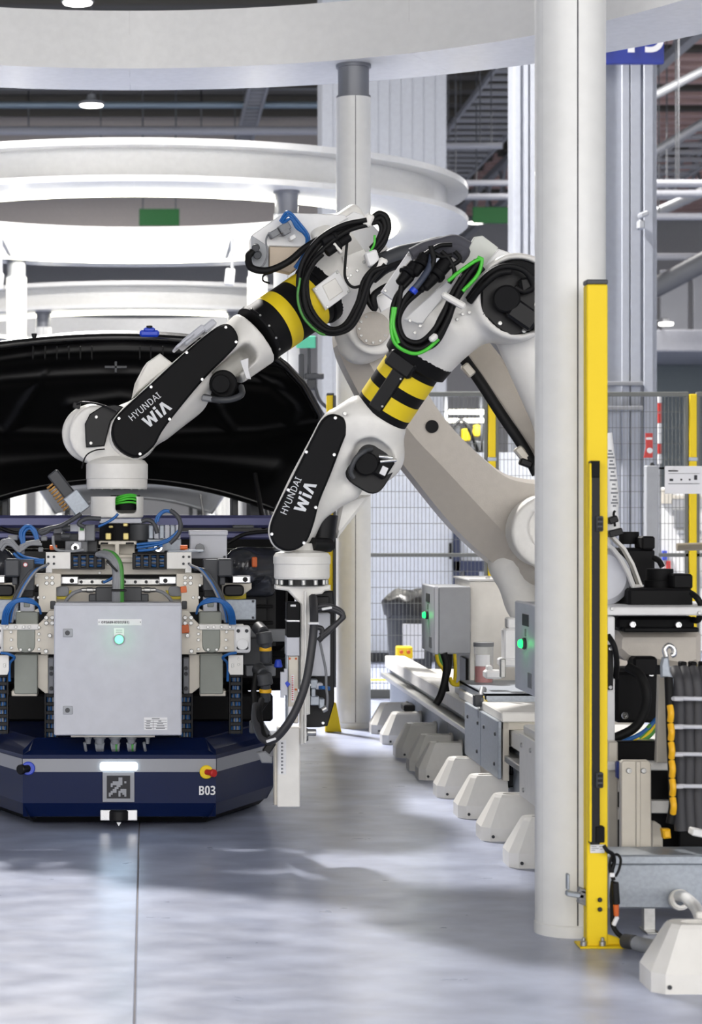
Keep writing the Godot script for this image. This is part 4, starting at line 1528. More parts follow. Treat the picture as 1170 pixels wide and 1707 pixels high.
func vehicle_at(dz: float, label: String, full: bool) -> void:
	var t := thing("transport_vehicle", Vector3(-0.106, 0, -10.4), label, "transport vehicle", "transport vehicles on the line")
	var blue := mat("vehicle_blue", col(10, 25, 64), 0.3, 0.0)
	blue.metallic_specular = 0.3
	var stripe := mat("vehicle_stripe", col(150, 152, 158), 0.5, 0.0)
	var plan := [Vector2(-0.73, -12.6), Vector2(-0.73, -9.08), Vector2(-0.476, -8.5), Vector2(0.264, -8.5), Vector2(0.52, -9.08), Vector2(0.52, -12.6)]
	var names := ["side_panel", "corner_panel", "front_panel", "corner_panel", "side_panel"]
	# chassis and deck
	var s := mb()
	var lo := []
	var hi := []
	for v in plan:
		var w: Vector2 = Vector2(-0.106, -10.5) + (v - Vector2(-0.106, -10.5)) * 0.97
		lo.append(Vector2(w.x, -w.y))
	prism(s, Transform3D(Basis(Vector3.RIGHT, Vector3(0, 0, -1), Vector3(0, 1, 0)), Vector3(0, 0.3, 0)), lo, 0.2, 0.01)
	part(t, "chassis", s, M.black)
	s = mb()
	lo = []
	for v in plan:
		var w: Vector2 = Vector2(-0.106, -10.5) + (v - Vector2(-0.106, -10.5)) * 0.94
		lo.append(Vector2(w.x, -w.y))
	prism(s, Transform3D(Basis(Vector3.RIGHT, Vector3(0, 0, -1), Vector3(0, 1, 0)), Vector3(0, 0.1, 0)), lo, 0.09, 0.02)
	part(t, "skirt", s, M.rubber, "black rubber skirt")
	for k in 5:
		var a: Vector2 = plan[k]
		var b: Vector2 = plan[k + 1]
		var out := Vector2(b.y - a.y, -(b.x - a.x)).normalized()
		var tilt := 0.02
		var c := Vector2(-0.106, -10.5)
		if out.dot((a + b) * 0.5 - c) < 0: out = -out
		var rows := []
		for e in [[0.30, -0.03], [0.285, 0.0], [0.1, 0.0], [0.045, -0.03], [0.04, -0.06]]:
			rows.append([Vector3(a.x + out.x * e[1], e[0], a.y + out.y * e[1]), Vector3(b.x + out.x * e[1], e[0], b.y + out.y * e[1])])
		s = mb()
		var inside := Vector3(c.x, 0.15, c.y)
		for j in 4: quad_out(s, rows[j][0], rows[j][1], rows[j + 1][1], rows[j + 1][0], inside)
		# deck edge
		quad_out(s, rows[0][0], rows[0][1], Vector3(lerpf(b.x, c.x, 0.1), 0.335, lerpf(b.y, c.y, 0.06)), Vector3(lerpf(a.x, c.x, 0.1), 0.335, lerpf(a.y, c.y, 0.06)), Vector3(c.x, -1, c.y))
		var pn := part(t, names[k], s, blue)
		s = mb()
		var q0 := Vector3(a.x, 0, a.y) + Vector3(out.x, 0, out.y) * 0.003
		var q1 := Vector3(b.x, 0, b.y) + Vector3(out.x, 0, out.y) * 0.003
		quad_out(s, q0 + Vector3(0, 0.27, 0), q1 + Vector3(0, 0.27, 0), q1 + Vector3(0, 0.22, 0), q0 + Vector3(0, 0.22, 0), inside)
		part(pn, "stripe", s, stripe, "silver stripe")
	s = mb()
	prism(s, Transform3D(Basis(Vector3.RIGHT, Vector3(0, 0, -1), Vector3(0, 1, 0)), Vector3(0, 0.335, 0)), [Vector2(-0.66, 12.5), Vector2(-0.66, 9.2), Vector2(-0.44, 8.65), Vector2(0.23, 8.65), Vector2(0.45, 9.2), Vector2(0.45, 12.5)], 0.06, 0.008)
	part(t, "deck", s, blue)
	for x in [-0.6, 0.38]:
		s = mb()
		bb(s, Vector3(x - 0.06, 0.335, -12.3), Vector3(x + 0.06, 0.45, -9.55), 0.01)
		part(t, "car_support", s, M.dark_grey)
	s = mb()
	bb(s, Vector3(-0.74, 0.335, -9.5), Vector3(0.53, 0.45, -9.34), 0.01)
	part(t, "lift_frame", s, M.matte_black, "black lift frame")
	if not full:
		t.position.z += dz
		return
	var fz := 8.497
	# signal light bar
	s = mb()
	prism(s, T(P(198, 1278, fz - 0.012)), rrect(0.145, 0.032, 0.012), 0.012, 0.002)
	part(t, "signal_light", s, glow("signal_white", Color(0.9, 0.97, 1.0), 3.0), "white light bar")
	var l := AreaLight3D.new()
	l.name = "signal_glow"
	l.area_size = Vector2(0.14, 0.03)
	l.light_energy = 0.02
	l.light_color = Color(0.75, 0.88, 1.0)
	l.shadow_enabled = true
	l.area_range = 20.0
	t.add_child(l)
	l.position = P(198, 1278, fz - 0.02) - t.position
	l.rotation_degrees.y = 180
	# marker plate: light square, dark field, light blocks
	s = mb()
	pbox(s, 171, 1287, 224, 1337, fz - 0.004, 0.004, 0.001)
	var mk := part(t, "marker_plate", s, mat("marker_light", col(150, 152, 158), 0.5), "light square marker plate")
	s = mb()
	pbox(s, 178, 1293, 217, 1331, fz - 0.006, 0.003, 0.0)
	part(mk, "marker_field", s, M.ink, "dark field of the marker")
	s = mb()
	# grid of blocks 12 x 12 on the field, read row by row
	var rows2 := ["............", "......##....", "......##....", "...#####.#..", "..######....", "..#..##.....", "....##......", "...##..###..", "..###.####..", ".##...#.##..", ".#....#..#..", "............"]
	var cw := (217.0 - 178.0) / 12.0
	for y in 12:
		for x in 12:
			if rows2[y][x] == "#": pbox(s, 178 + x * cw, 1293 + y * 3.17, 178 + (x + 1) * cw, 1293 + (y + 1) * 3.17, fz - 0.0075, 0.003, 0.0)
	part(mk, "marker_blocks", s, mat("marker_light", col(150, 152, 158), 0.5), "", "stuff")
	# number
	var tx := text_on(t, "number_lettering", "B03", T(P(345, 1318, fz - 0.002)), 0.034, M.paper)
	tx.scale.x = 0.82
	# blue and yellow push buttons
	for e in [[47, 1281, M.blue_plastic, M.black, 0.026, "blue_button"], [344, 1287, M.yellow, M.red, 0.02, "emergency_stop"]]:
		s = mb()
		cyl(s, P(e[0], e[1], fz + 0.002), P(e[0], e[1], fz - 0.012), 0.026, -1, 28, 0.003)
		var b := part(t, e[5], s, e[2])
		s = mb()
		var dirx := -1.0 if e[0] < 100 else 1.0
		cyl(s, P(e[0], e[1], fz - 0.01), P(e[0], e[1], fz - 0.01) + Vector3(dirx * 0.022, 0, 0.03), e[4] * 0.55, -1, 18, 0.002)
		cyl(s, P(e[0], e[1], fz - 0.01) + Vector3(dirx * 0.02, 0, 0.028), P(e[0], e[1], fz - 0.01) + Vector3(dirx * 0.03, 0, 0.042), e[4] * 0.75, -1, 18, 0.003)
		part(b, "knob", s, e[3])
	# scanner recess at the foot
	s = mb()
	pbox(s, 167, 1350, 229, 1368, fz - 0.001, 0.03, 0.002)
	var sc := part(t, "scanner_recess", s, M.bright_metal, "shiny scanner recess")
	s = mb()
	cyl(s, P(198, 1368, fz + 0.02), P(198, 1349, fz + 0.02), 0.042, -1, 32, 0.006)
	part(sc, "scanner", s, M.black)
	s = mb()
	prism(s, T(P(198, 1374, fz + 0.002 - 0.03)), [Vector2(-0.009, 0.007), Vector2(0.009, 0.007), Vector2(0, -0.008)], 0.003, 0.0)
	part(t, "arrow_mark", s, M.paper)

# ---------------------------------------------------------------- cars
func hood_row(v: float) -> Array:
	# centre and end of a row, in pixels, and its distance: from the front edge (0) to the hinges (1)
	var key := [[0.0, 563.0, 425.0, 580.0, 9.72], [0.12, 586.0, 470.0, 605.0, 9.76], [0.3, 625.0, 503.0, 640.0, 9.83], [0.5, 675.0, 530.0, 688.0, 9.92], [0.7, 725.0, 530.0, 728.0, 10.02], [0.85, 762.0, 508.0, 775.0, 10.1], [1.0, 797.0, 460.0, 848.0, 10.18]]
	for k in key.size() - 1:
		if v <= key[k + 1][0] + 1e-6:
			var t: float = (v - key[k][0]) / (key[k + 1][0] - key[k][0])
			var o := []
			for j in range(1, 5): o.append(lerpf(key[k][j], key[k + 1][j], t))
			return o
	return key[-1].slice(1)

func hood_point(u: float, v: float, back := 0.0) -> Vector3:
	var r := hood_row(clampf(v, 0.0, 1.0))
	var x: float = 200.0 + (r[1] - 200.0) * u
	var y: float = lerpf(r[0], r[2], u * u)
	return P(x, y, r[3] + 0.13 * (1.0 - u * u) - 0.02 * absf(u) + back)

# pressed ribs of the bonnet's inner panel: 1 on a rib, 0 away from it
const RIBS := [[[-1.0, 0.6], [-0.7, 0.68], [0.0, 0.72], [0.7, 0.68], [1.0, 0.6]], [[-0.85, 0.88], [-0.4, 0.87], [0, 0.86], [0.4, 0.87], [0.85, 0.88]],
	[[-0.95, 0.17], [-0.4, 0.13], [0, 0.12], [0.4, 0.13], [0.95, 0.17]], [[0.42, 0.3], [0.5, 0.55], [0.58, 0.7]], [[-0.42, 0.3], [-0.5, 0.55], [-0.58, 0.7]],
	[[-0.85, 0.33], [-0.35, 0.31], [0, 0.3], [0.35, 0.31], [0.85, 0.33]], [[0.8, 0.3], [0.88, 0.45], [0.86, 0.64]], [[-0.8, 0.3], [-0.88, 0.45], [-0.86, 0.64]], [[-0.25, 0.5], [0.0, 0.46], [0.25, 0.5]], [[-0.25, 0.5], [-0.2, 0.6], [0, 0.63], [0.2, 0.6], [0.25, 0.5]]]

func rib_height(u: float, v: float) -> float:
	var p := Vector2(u * 0.95, v * 0.75)
	var best := 1.0
	for r in RIBS:
		for k in r.size() - 1:
			var a := Vector2(r[k][0] * 0.95, r[k][1] * 0.75)
			var b := Vector2(r[k + 1][0] * 0.95, r[k + 1][1] * 0.75)
			best = minf(best, p.distance_squared_to(Geometry2D.get_closest_point_to_segment(p, a, b)))
	return exp(-best / 0.0011)

func car() -> void:
	car_at(0.0, "black car with its bonnet raised, on the blue transport vehicle", mat("car_black", col(13, 13, 15), 0.22), mat("bonnet_inner", col(10, 10, 11), 0.36), mat("car_navy", col(66, 68, 104), 0.28, 0.3), true)
	car_at(-10.2, "silver-grey car with its bonnet raised, waiting at the next station", mat("car_silver", col(150, 152, 156), 0.35, 0.5), mat("car_silver", Color.WHITE), mat("car_silver", Color.WHITE), false)

func car_at(dz: float, label: String, skin_m: Material, inner_m: Material, beam_m: Material, full: bool) -> void:
	if full: (inner_m as StandardMaterial3D).metallic_specular = 0.3
	var t := thing("car", Vector3(-0.106, 0.5, -11.5), label, "car", "cars on the line")
	# bonnet: inner panel, outer skin, ribs
	var s := mb()
	var rows := []
	var nu := 24
	var nv := 20
	for j in 81:
		var line := []
		for i in 121:
			var u := -1.0 + 2.0 * i / 120.0
			var v := j / 80.0
			line.append(hood_point(u, v, -0.022 * rib_height(u, v)))
		rows.append(line)
	skin(s, rows, false)
	var hood := part(t, "bonnet_inner_panel", s, inner_m, "dark inner side of the raised bonnet" if full else "silver inner side of the raised bonnet")
	s = mb()
	rows = [[]]
	for i in nu + 1: rows[0].append(hood_point(-1.0 + 2.0 * i / nu, 0.0, -0.002))
	for j in nv + 1:
		var line := []
		for i in nu + 1:
			var u := -1.0 + 2.0 * i / nu
			var p := hood_point(u * 1.012, float(j) / nv, 0.05)
			if j == 0: p.y += 0.012 + 0.022 * (1 - u * u)
			line.append(p)
		rows.append(line)
	skin(s, rows, false)
	part(t, "bonnet_skin", s, skin_m)
	# rim round the panel
	s = mb()
	var edge := []
	for i in 25: edge.append(hood_point(-1.0 + i / 12.0, 0.0, 0.02))
	for j in range(1, 21): edge.append(hood_point(1.0, j / 20.0, 0.02))
	for i in range(1, 25): edge.append(hood_point(1.0 - i / 12.0, 1.0, 0.02))
	for j in range(1, 20): edge.append(hood_point(-1.0, 1.0 - j / 20.0, 0.02))
	edge.append(edge[0])
	tube(s, edge, 0.022, 8, 1)
	part(hood, "hem", s, skin_m)
	for x in [115, 157, 198, 240, 280, 320, 487, 525, 567]:
		s = mb()
		bx(s, T(P(x * 0.4786, 530 + 122 * 0.4786, 9.78), 0, -20), Vector3(0.007, 0.06, 0.02), 0.002)
		part(hood, "edge_slot", s, mat("slot_black", col(6, 6, 7), 0.8))
	if full:
		s = mb()
		bx(s, T(P(193, 612, 9.86)), Vector3(0.1, 0.012, 0.02), 0.002)
		bx(s, T(P(193, 612, 9.86)), Vector3(0.012, 0.05, 0.02), 0.002)
		part(hood, "latch_striker", s, M.dark_grey)
		s = mb()
		bx(s, T(P(249, 556, 9.7)), Vector3(0.085, 0.03, 0.03), 0.008)
		bx(s, T(P(249, 550, 9.7)), Vector3(0.05, 0.02, 0.03), 0.006)
		var cl := part(hood, "assembly_clip", s, M.blue_plastic, "blue assembly clip on the bonnet edge")
		s = mb()
		cyl(s, P(249, 552, 9.7), P(249, 543, 9.7), 0.011, 0.014, 14)
		part(cl, "clip_knob", s, M.black)
		s = mb()
		cyl(s, P(57, 564, 9.72), P(57, 556, 9.72), 0.009, 0.013, 14)
		part(hood, "rubber_stop", s, M.black)
	# gas struts and hinges
	for m in [-1.0, 1.0]:
		s = mb()
		tube(s, [P(200 + m * 225, 790, 10.05), P(200 + m * 240, 880, 9.9)], 0.012, 8)
		part(t, "gas_strut", s, M.black)
		s = mb()
		bx(s, T(P(200 + m * 190, 835, 10.3), m * 10), Vector3(0.03, 0.14, 0.05), 0.004)
		bx(s, T(P(200 + m * 222, 845, 10.3), m * 20), Vector3(0.05, 0.12, 0.05), 0.004)
		part(t, "bonnet_hinge", s, M.dark_grey)
		# wings
		s = mb()
		var wr := []
		for k in 9:
			var z := 9.5 + 0.25 * k
			var w := 0.86 + 0.1 * sin(minf(k / 5.0, 1.0) * PI * 0.5)
			wr.append([Vector3(-0.106 + m * (w - 0.12), 1.12 + 0.01 * k, -z), Vector3(-0.106 + m * (w - 0.02), 1.08 + 0.01 * k, -z), Vector3(-0.106 + m * w, 0.9, -z), Vector3(-0.106 + m * (w - 0.03), 0.62, -z), Vector3(-0.106 + m * (w - 0.12), 0.56, -z)])
		if m > 0:
			for r in wr: r.reverse()
		skin(s, wr, false)
		part(t, "wing", s, skin_m)
		# windscreen pillar and door frame
		s = mb()
		tube(s, [Vector3(-0.106 + m * 0.72, 1.16, -10.45), Vector3(-0.106 + m * 0.68, 1.4, -10.85), Vector3(-0.106 + m * 0.6, 1.66, -11.4), Vector3(-0.106 + m * 0.56, 1.72, -12.2)], 0.05, 8)
		part(t, "windscreen_pillar", s, skin_m)
		s = mb()
		tube(s, [Vector3(-0.106 + m * 0.78, 0.7, -12.0), Vector3(-0.106 + m * 0.74, 1.2, -12.1), Vector3(-0.106 + m * 0.6, 1.68, -12.3)], 0.06, 8)
		part(t, "door_pillar", s, skin_m)
		s = mb()
		bb(s, Vector3(-0.106 + m * 0.78 - 0.06, 0.5, -12.6), Vector3(-0.106 + m * 0.78 + 0.06, 1.05, -11.0), 0.04)
		part(t, "sill_side", s, skin_m)
		# headlamp
		s = mb()
		var hx := 430.0 if m > 0 else -30.0
		var hl := casting([s_cap(P(hx - m * 25, 945, 9.3), P(hx + m * 35, 940, 9.45), 0.085, 0.07, 0.03), s_box(T(P(hx - m * 10, 975, 9.4)), Vector3(0.2, 0.1, 0.14), 0.03, 0.04)], Vector3(P(hx - 90, 900, 9.4).x, 0.78, -9.65), Vector3(P(hx + 90, 900, 9.4).x, 1.15, -9.15), 0.016)
		var hp := part(t, "headlamp", hl, mat("lamp_smoke", col(46, 48, 54), 0.12, 0.1), "dark smoked headlamp")
		s = mb()
		bx(s, T(P(hx - 6, 937, 9.2)), Vector3(0.022, 0.042, 0.02), 0.004)
		part(hp, "side_marker", s, M.orange, "orange side marker")
	# front carrier: two painted cross beams, radiator, dark engine bay
	s = mb()
	bb(s, Vector3(-0.106 - 0.93, P(0, 880, 9.35).y, -9.44), Vector3(-0.106 + 0.74, P(0, 859, 9.35).y, -9.35), 0.012)
	part(t, "upper_cross_beam", s, beam_m, "dark blue upper cross beam")
	s = mb()
	bb(s, Vector3(-0.106 - 0.93, P(0, 899, 9.33).y, -9.44), Vector3(-0.106 + 0.72, P(0, 886, 9.33).y, -9.33), 0.008)
	part(t, "lower_cross_beam", s, beam_m)
	s = mb()
	bb(s, Vector3(-0.106 - 0.62, 0.56, -9.5), Vector3(-0.106 + 0.62, 1.06, -9.4), 0.01)
	part(t, "radiator", s, M.black)
	s = mb()
	for k in 6: bb(s, Vector3(-0.106 - 0.64, 0.6 + k * 0.07, -9.4), Vector3(-0.106 + 0.64, 0.615 + k * 0.07, -9.385), 0.003)
	bb(s, Vector3(-0.106 - 0.8, 0.5, -9.46), Vector3(-0.106 + 0.8, 0.6, -9.32), 0.02)
	part(t, "bumper_carrier", s, M.matte_black)
	s = mb()
	bb(s, Vector3(-0.106 - 0.78, 0.45, -12.6), Vector3(-0.106 + 0.78, 0.62, -9.5), 0.03)
	part(t, "floor_pan", s, M.matte_black)
	s = mb()
	bb(s, Vector3(-0.106 - 0.7, 0.6, -10.4), Vector3(-0.106 + 0.7, 1.02, -9.55), 0.04)
	part(t, "engine_bay", s, M.black)
	s = mb()
	bb(s, Vector3(-0.106 - 0.76, 0.6, -10.65), Vector3(-0.106 + 0.76, 1.15, -10.45), 0.03)
	part(t, "scuttle", s, M.matte_black)
	if full:
		for e in [[[380, 905, 410, 890, 460, 885, 520, 880], 0.008], [[0, 880, 25, 888, 60, 890], 0.008]]:
			s = mb()
			var pts := []
			for k in range(0, e[0].size(), 2): pts.append(P(e[0][k], e[0][k + 1], 9.3))
			tube(s, pts, e[1], 8)
			part(t, "washer_hose", s, M.rubber)
		s = mb()
		bx(s, T(P(405, 878, 9.33)), Vector3(0.09, 0.015, 0.06), 0.004)
		part(t, "bonnet_lock", s, M.dark_grey)
	if not full:
		t.position.z += dz

# ---------------------------------------------------------------- the gripper frame that hangs from the far robot's wrist
func pb(st: SurfaceTool, r: Array, x0: float, y0: float, x1: float, y1: float, d: float, depth: float, bevel := 0.003) -> void:
	pbox(st, r[0] + minf(x0, x1) * r[2], r[1] + y0 * r[2], r[0] + maxf(x0, x1) * r[2], r[1] + y1 * r[2], d, depth, bevel)

func gbox(parent: Node3D, called: String, x0: float, y0: float, x1: float, y1: float, d: float, depth: float, m: Material, label := "", bevel := 0.003) -> MeshInstance3D:
	var s := mb()
	pb(s, R4, x0, y0, x1, y1, d, depth, bevel)
	return part(parent, called, s, m, label)

# open chain of dark links with hoses inside, in crop coordinates
func cable_chain(t: Node3D, x0: float, y0: float, x1: float, y1: float, d: float, vertical: bool) -> void:
	var n := 4 if not vertical else int((y1 - y0) / 34.0)
	var s := mb()
	if vertical:
		for x in [x0, x1 - 8]: pb(s, R4, x, y0, x + 8, y1, d, 0.05, 0.002)
		for k in n + 1:
			var y := lerpf(y0, y1 - 16, float(k) / n)
			pb(s, R4, x0, y, x1, y + 16, d + 0.002, 0.01, 0.002)
	else:
		for y in [y0, y1 - 9]: pb(s, R4, x0, y, x1, y + 9, d, 0.06, 0.002)
		for k in n + 1:
			var x := lerpf(x0, x1 - 14, float(k) / n)
			pb(s, R4, x, y0, x + 14, y1, d + 0.001, 0.01, 0.002)
	part(t, "cable_chain", s, M.black, "black open cable chain")
	for k in 5:
		var f := (k + 0.6) / 5.4
		var v := []
		for j in 5:
			var g := j / 4.0
			var wob := 7.0 * sin(k * 2.3 + j * 1.7)
			if vertical: v += [lerpf(x0 + 8, x1 - 8, f) + wob * 0.5, lerpf(y0, y1, g), d + 0.03]
			else: v += [lerpf(x0, x1, g), lerpf(y0 + 10, y1 - 10, f) + wob * 0.5, d + 0.03]
		cable(t, "chain_hose", R4, v, 0.0055, M.blue_hose if k % 2 == 0 else M.grey_hose)

func gripper() -> void:
	var t := thing("gripper_frame", P(198, 1000, 8.65), "beige gripper frame with hoses and actuators hanging from the robot wrist", "gripper")
	var be: Material = M.plate_beige
	var s := mb()
	# coupling to the robot
	gbox(t, "coupling_plate", 404, 60, 576, 79, 8.78, 0.22, M.cabinet_grey)
	s = mb()
	cyl(s, zp(R4, 490, 150, 8.88), zp(R4, 490, 76, 8.88), 0.085, -1, 30, 0.004)
	part(t, "coupling", s, M.matte_black, "black coupling")
	s = mb()
	cyl(s, zp(R4, 575, 150, 8.84), zp(R4, 575, 80, 8.84), 0.06, -1, 24, 0.004)
	part(t, "rotary_joint", s, M.dark_grey)
	for e in [[428, 118, 452, 146], [500, 118, 523, 146], [500, 78, 520, 92], [442, 88, 460, 98]]:
		gbox(t, "brass_block", e[0], e[1], e[2], e[3], 8.78, 0.04, mat("brass", col(205, 188, 120), 0.35, 0.4), "pale brass block")
	s = mb()
	pb(s, R4, 400, 150, 556, 166, 8.74, 0.2)
	pb(s, R4, 400, 205, 556, 222, 8.74, 0.2)
	pb(s, R4, 466, 160, 486, 215, 8.74, 0.2)
	pb(s, R4, 408, 160, 548, 215, 8.84, 0.03)
	var ad := part(t, "adapter_block", s, be)
	gbox(ad, "slot", 408, 156, 440, 164, 8.738, 0.01, M.black)
	gbox(ad, "slot", 510, 156, 545, 164, 8.738, 0.01, M.black)
	# top beam
	gbox(t, "top_beam", 205, 232, 755, 288, 8.72, 0.12, be)
	gbox(t, "beam_riser", 420, 218, 540, 240, 8.7, 0.1, be)
	bolts_px(t, R4, [372, 262, 405, 280, 560, 262, 440, 245], 8.718, 0.006, M.steel)
	# long linear rail behind
	var rail := gbox(t, "linear_rail", 225, 304, 738, 330, 8.74, 0.05, M.steel, "steel linear rail")
	for k in 8: bolt(rail, zp(R4, 330 + k * 44, 317, 8.738), Vector3(0, 0, 1), 0.0065, M.dark_grey)
	gbox(t, "back_plate", 225, 330, 738, 410, 8.78, 0.03, be)
	for mir in [1.0, -1.0]:
		var mx := func(x: float) -> float: return 482.0 + mir * (x - 482.0)
		var bxm := func(called: String, x0: float, y0: float, x1: float, y1: float, d: float, depth: float, m: Material, label := "") -> MeshInstance3D:
			return gbox(t, called, minf(mx.call(x0), mx.call(x1)), y0, maxf(mx.call(x0), mx.call(x1)), y1, d, depth, m, label)
		# white end bracket with a short leg, cable chain beside it
		s = mb()
		var pp := []
		for e in [[678, 196], [778, 196], [778, 280], [752, 280], [752, 264], [678, 264]]: pp += [R4[0] + mx.call(e[0]) * R4[2], R4[1] + e[1] * R4[2]]
		plate(s, pp, 8.58, 0.02)
		var eb := part(t, "end_bracket", s, M.cream, "cream end bracket")
		for e in [[745, 215], [768, 215], [745, 243], [768, 243]]: bolt(eb, zp(R4, mx.call(e[0]), e[1], 8.578), Vector3(0, 0, 1), 0.005, M.dark_grey)
		cable_chain(t, minf(mx.call(538), mx.call(680)), 200, maxf(mx.call(538), mx.call(680)), 266, 8.62, false)
		# carriage on the rail
		var cg: MeshInstance3D = bxm.call("rail_carriage", 646, 294, 716, 326, 8.7, 0.06, M.bright_metal, "bright rail carriage")
		bolt(cg, zp(R4, mx.call(672), 312, 8.698), Vector3(0, 0, 1), 0.009, M.black)
		# sensors with cables
		s = mb()
		pb(s, R4, mx.call(500), 338, mx.call(576), 398, 8.6, 0.05, 0.004)
		pb(s, R4, mx.call(570), 366, mx.call(604), 398, 8.61, 0.05, 0.004)
		part(t, "proximity_sensor", s, M.dark_grey, "dark grey proximity sensor")
		s = mb()
		cyl(s, zp(R4, mx.call(570), 350, 8.63), zp(R4, mx.call(634), 350, 8.63), 0.009, -1, 14)
		cyl(s, zp(R4, mx.call(585), 350, 8.63), zp(R4, mx.call(612), 350, 8.63), 0.0115, -1, 14)
		part(t, "sensor_plug", s, M.steel)
		cable(t, "sensor_cable", R4, [mx.call(630), 350, 8.63, mx.call(665), 362, 8.61, mx.call(690), 385, 8.61, mx.call(700), 405, 8.62], 0.007, M.grey_hose)
		# yellow plate with a grey oval
		s = mb()
		pp = []
		for e in [[672, 352], [735, 352], [735, 388], [695, 388]]: pp += [R4[0] + mx.call(e[0]) * R4[2], R4[1] + e[1] * R4[2]]
		plate(s, pp, 8.66, 0.02)
		var yp := part(t, "yellow_plate", s, mat("ochre", col(206, 186, 40), 0.5), "yellow plate")
		s = mb()
		prism(s, T(zp(R4, mx.call(715), 355, 8.65)), rrect(0.06, 0.04, 0.02), 0.01, 0.002)
		part(yp, "oval_pad", s, M.mid_grey)
		# side plate with bolts
		s = mb()
		pp = []
		for e in [[716, 282], [752, 282], [826, 282], [826, 330], [808, 330], [808, 425], [838, 440], [735, 440], [735, 340], [716, 335]]: pp += [R4[0] + mx.call(e[0]) * R4[2], R4[1] + e[1] * R4[2]]
		plate(s, pp, 8.62, 0.03)
		var sp := part(t, "side_plate", s, be, "beige bolted side plate")
		for e in [[752, 300], [774, 300], [752, 322], [774, 322], [785, 380], [808, 380], [818, 292], [812, 330]]: bolt(sp, zp(R4, mx.call(e[0]), e[1], 8.618), Vector3(0, 0, 1), 0.0085 if e[0] < 780 else 0.006, M.steel)
		s = mb()
		pb(s, R4, mx.call(738), 394, mx.call(760), 428, 8.617, 0.01)
		part(sp, "plate_slot", s, M.dark_grey)
		# steel block above the slide, black servo motor
		var sm := bxm.call("servo_motor", 826, 226, 886, 352, 8.56, 0.12, M.dark_grey, "dark servo motor") as MeshInstance3D
		s = mb()
		pb(s, R4, mx.call(884), 224, mx.call(946), 296, 8.52, 0.14, 0.006)
		pb(s, R4, mx.call(892), 296, mx.call(915), 330, 8.56, 0.08, 0.004)
		part(sm, "motor_head", s, M.dark_grey)
		gbox(sm, "motor_foot", mx.call(828), 300, mx.call(884), 380, 8.575, 0.1, M.black)
		# connector block and grey-green slide
		var cb: MeshInstance3D = bxm.call("sight_block", 826, 378, 882, 438, 8.6, 0.08, M.cabinet_grey)
		gbox(cb, "sight_glass", mx.call(842), 394, mx.call(868), 420, 8.596, 0.01, M.grey_green)
		bxm.call("slide_body", 810, 438, 900, 492, 8.57, 0.1, M.grey_green, "grey-green slide body")
		# arm with oval openings, towards the outside
		s = mb()
		pp = []
		for e in [[735, 430], [765, 432], [782, 462], [808, 488], [985, 490], [1008, 505], [1008, 600], [798, 604], [798, 612], [735, 612]]: pp += [R4[0] + mx.call(e[0]) * R4[2], R4[1] + e[1] * R4[2]]
		plate(s, pp, 8.54, 0.03)
		var arm := part(t, "cross_arm", s, be, "beige cross arm")
		gbox(arm, "arm_lip", minf(mx.call(806), mx.call(990)), 488, maxf(mx.call(806), mx.call(990)), 512, 8.525, 0.015, M.cream)
		s = mb()
		prism(s, T(zp(R4, mx.call(858), 545, 8.536)), rrect(0.07, 0.112, 0.034), 0.01, 0.003)
		part(arm, "oval_opening", s, M.grey_green, "grey-green oval opening")
		for e in [[752, 462], [776, 462], [752, 484], [776, 484], [762, 535], [806, 502], [806, 528], [806, 552], [806, 590], [845, 500], [868, 500], [900, 500], [920, 520], [918, 552], [918, 585], [778, 598], [845, 592], [880, 592], [935, 500]]:
			bolt(arm, zp(R4, mx.call(e[0]), e[1], 8.522), Vector3(0, 0, 1), 0.0085 if e[0] < 780 else 0.006, M.steel)
		# posts below
		var post: MeshInstance3D = bxm.call("slide_post", 812, 612, 906, 772, 8.6, 0.1, M.grey_green, "grey-green slide post")
		gbox(post, "post_foot", minf(mx.call(812), mx.call(918)), 758, maxf(mx.call(812), mx.call(918)), 782, 8.62, 0.1, be)
		s = mb()
		pp = []
		for e in [[768, 612], [812, 612], [812, 745], [780, 770], [768, 770]]: pp += [R4[0] + mx.call(e[0]) * R4[2], R4[1] + e[1] * R4[2]]
		plate(s, pp, 8.63, 0.03)
		part(t, "post_gusset", s, be)
		bxm.call("post_rail", 745, 625, 768, 772, 8.6, 0.05, M.mid_grey)
		for e in [[756, 668], [756, 690], [756, 750]]: bolt(t, zp(R4, mx.call(e[0]), e[1], 8.598), Vector3(0, 0, 1), 0.008, M.dark_grey)
		cable_chain(t, minf(mx.call(728), mx.call(784)), 770, maxf(mx.call(728), mx.call(784)), 1035, 8.66, true)
		cable_chain(t, minf(mx.call(930), mx.call(986)), 690, maxf(mx.call(930), mx.call(986)), 935, 8.6, true)
		# outer blocks: bright slide, pale plate, white bracket
		s = mb()
		pb(s, R4, mx.call(944), 292, mx.call(1018), 322, 8.64, 0.06, 0.003)
		var ob := part(t, "outer_carriage", s, M.bright_metal)
		bolt(ob, zp(R4, mx.call(996), 307, 8.638), Vector3(0, 0, 1), 0.01, M.black)
		s = mb()
		pp = []
		for e in [[900, 322], [1022, 322], [1022, 345], [985, 372], [940, 372], [900, 372]]: pp += [R4[0] + mx.call(e[0]) * R4[2], R4[1] + e[1] * R4[2]]
		plate(s, pp, 8.66, 0.03)
		part(t, "outer_bracket", s, be)
		s = mb()
		prism(s, T(zp(R4, mx.call(950), 352, 8.6)), rrect(0.08, 0.045, 0.02), 0.05, 0.006)
		part(t, "rubber_pad", s, M.black)
		s = mb()
		pp = []
		for e in [[895, 372], [1000, 358], [1000, 385], [895, 392]]: pp += [R4[0] + mx.call(e[0]) * R4[2], R4[1] + e[1] * R4[2]]
		plate(s, pp, 8.67, 0.02)
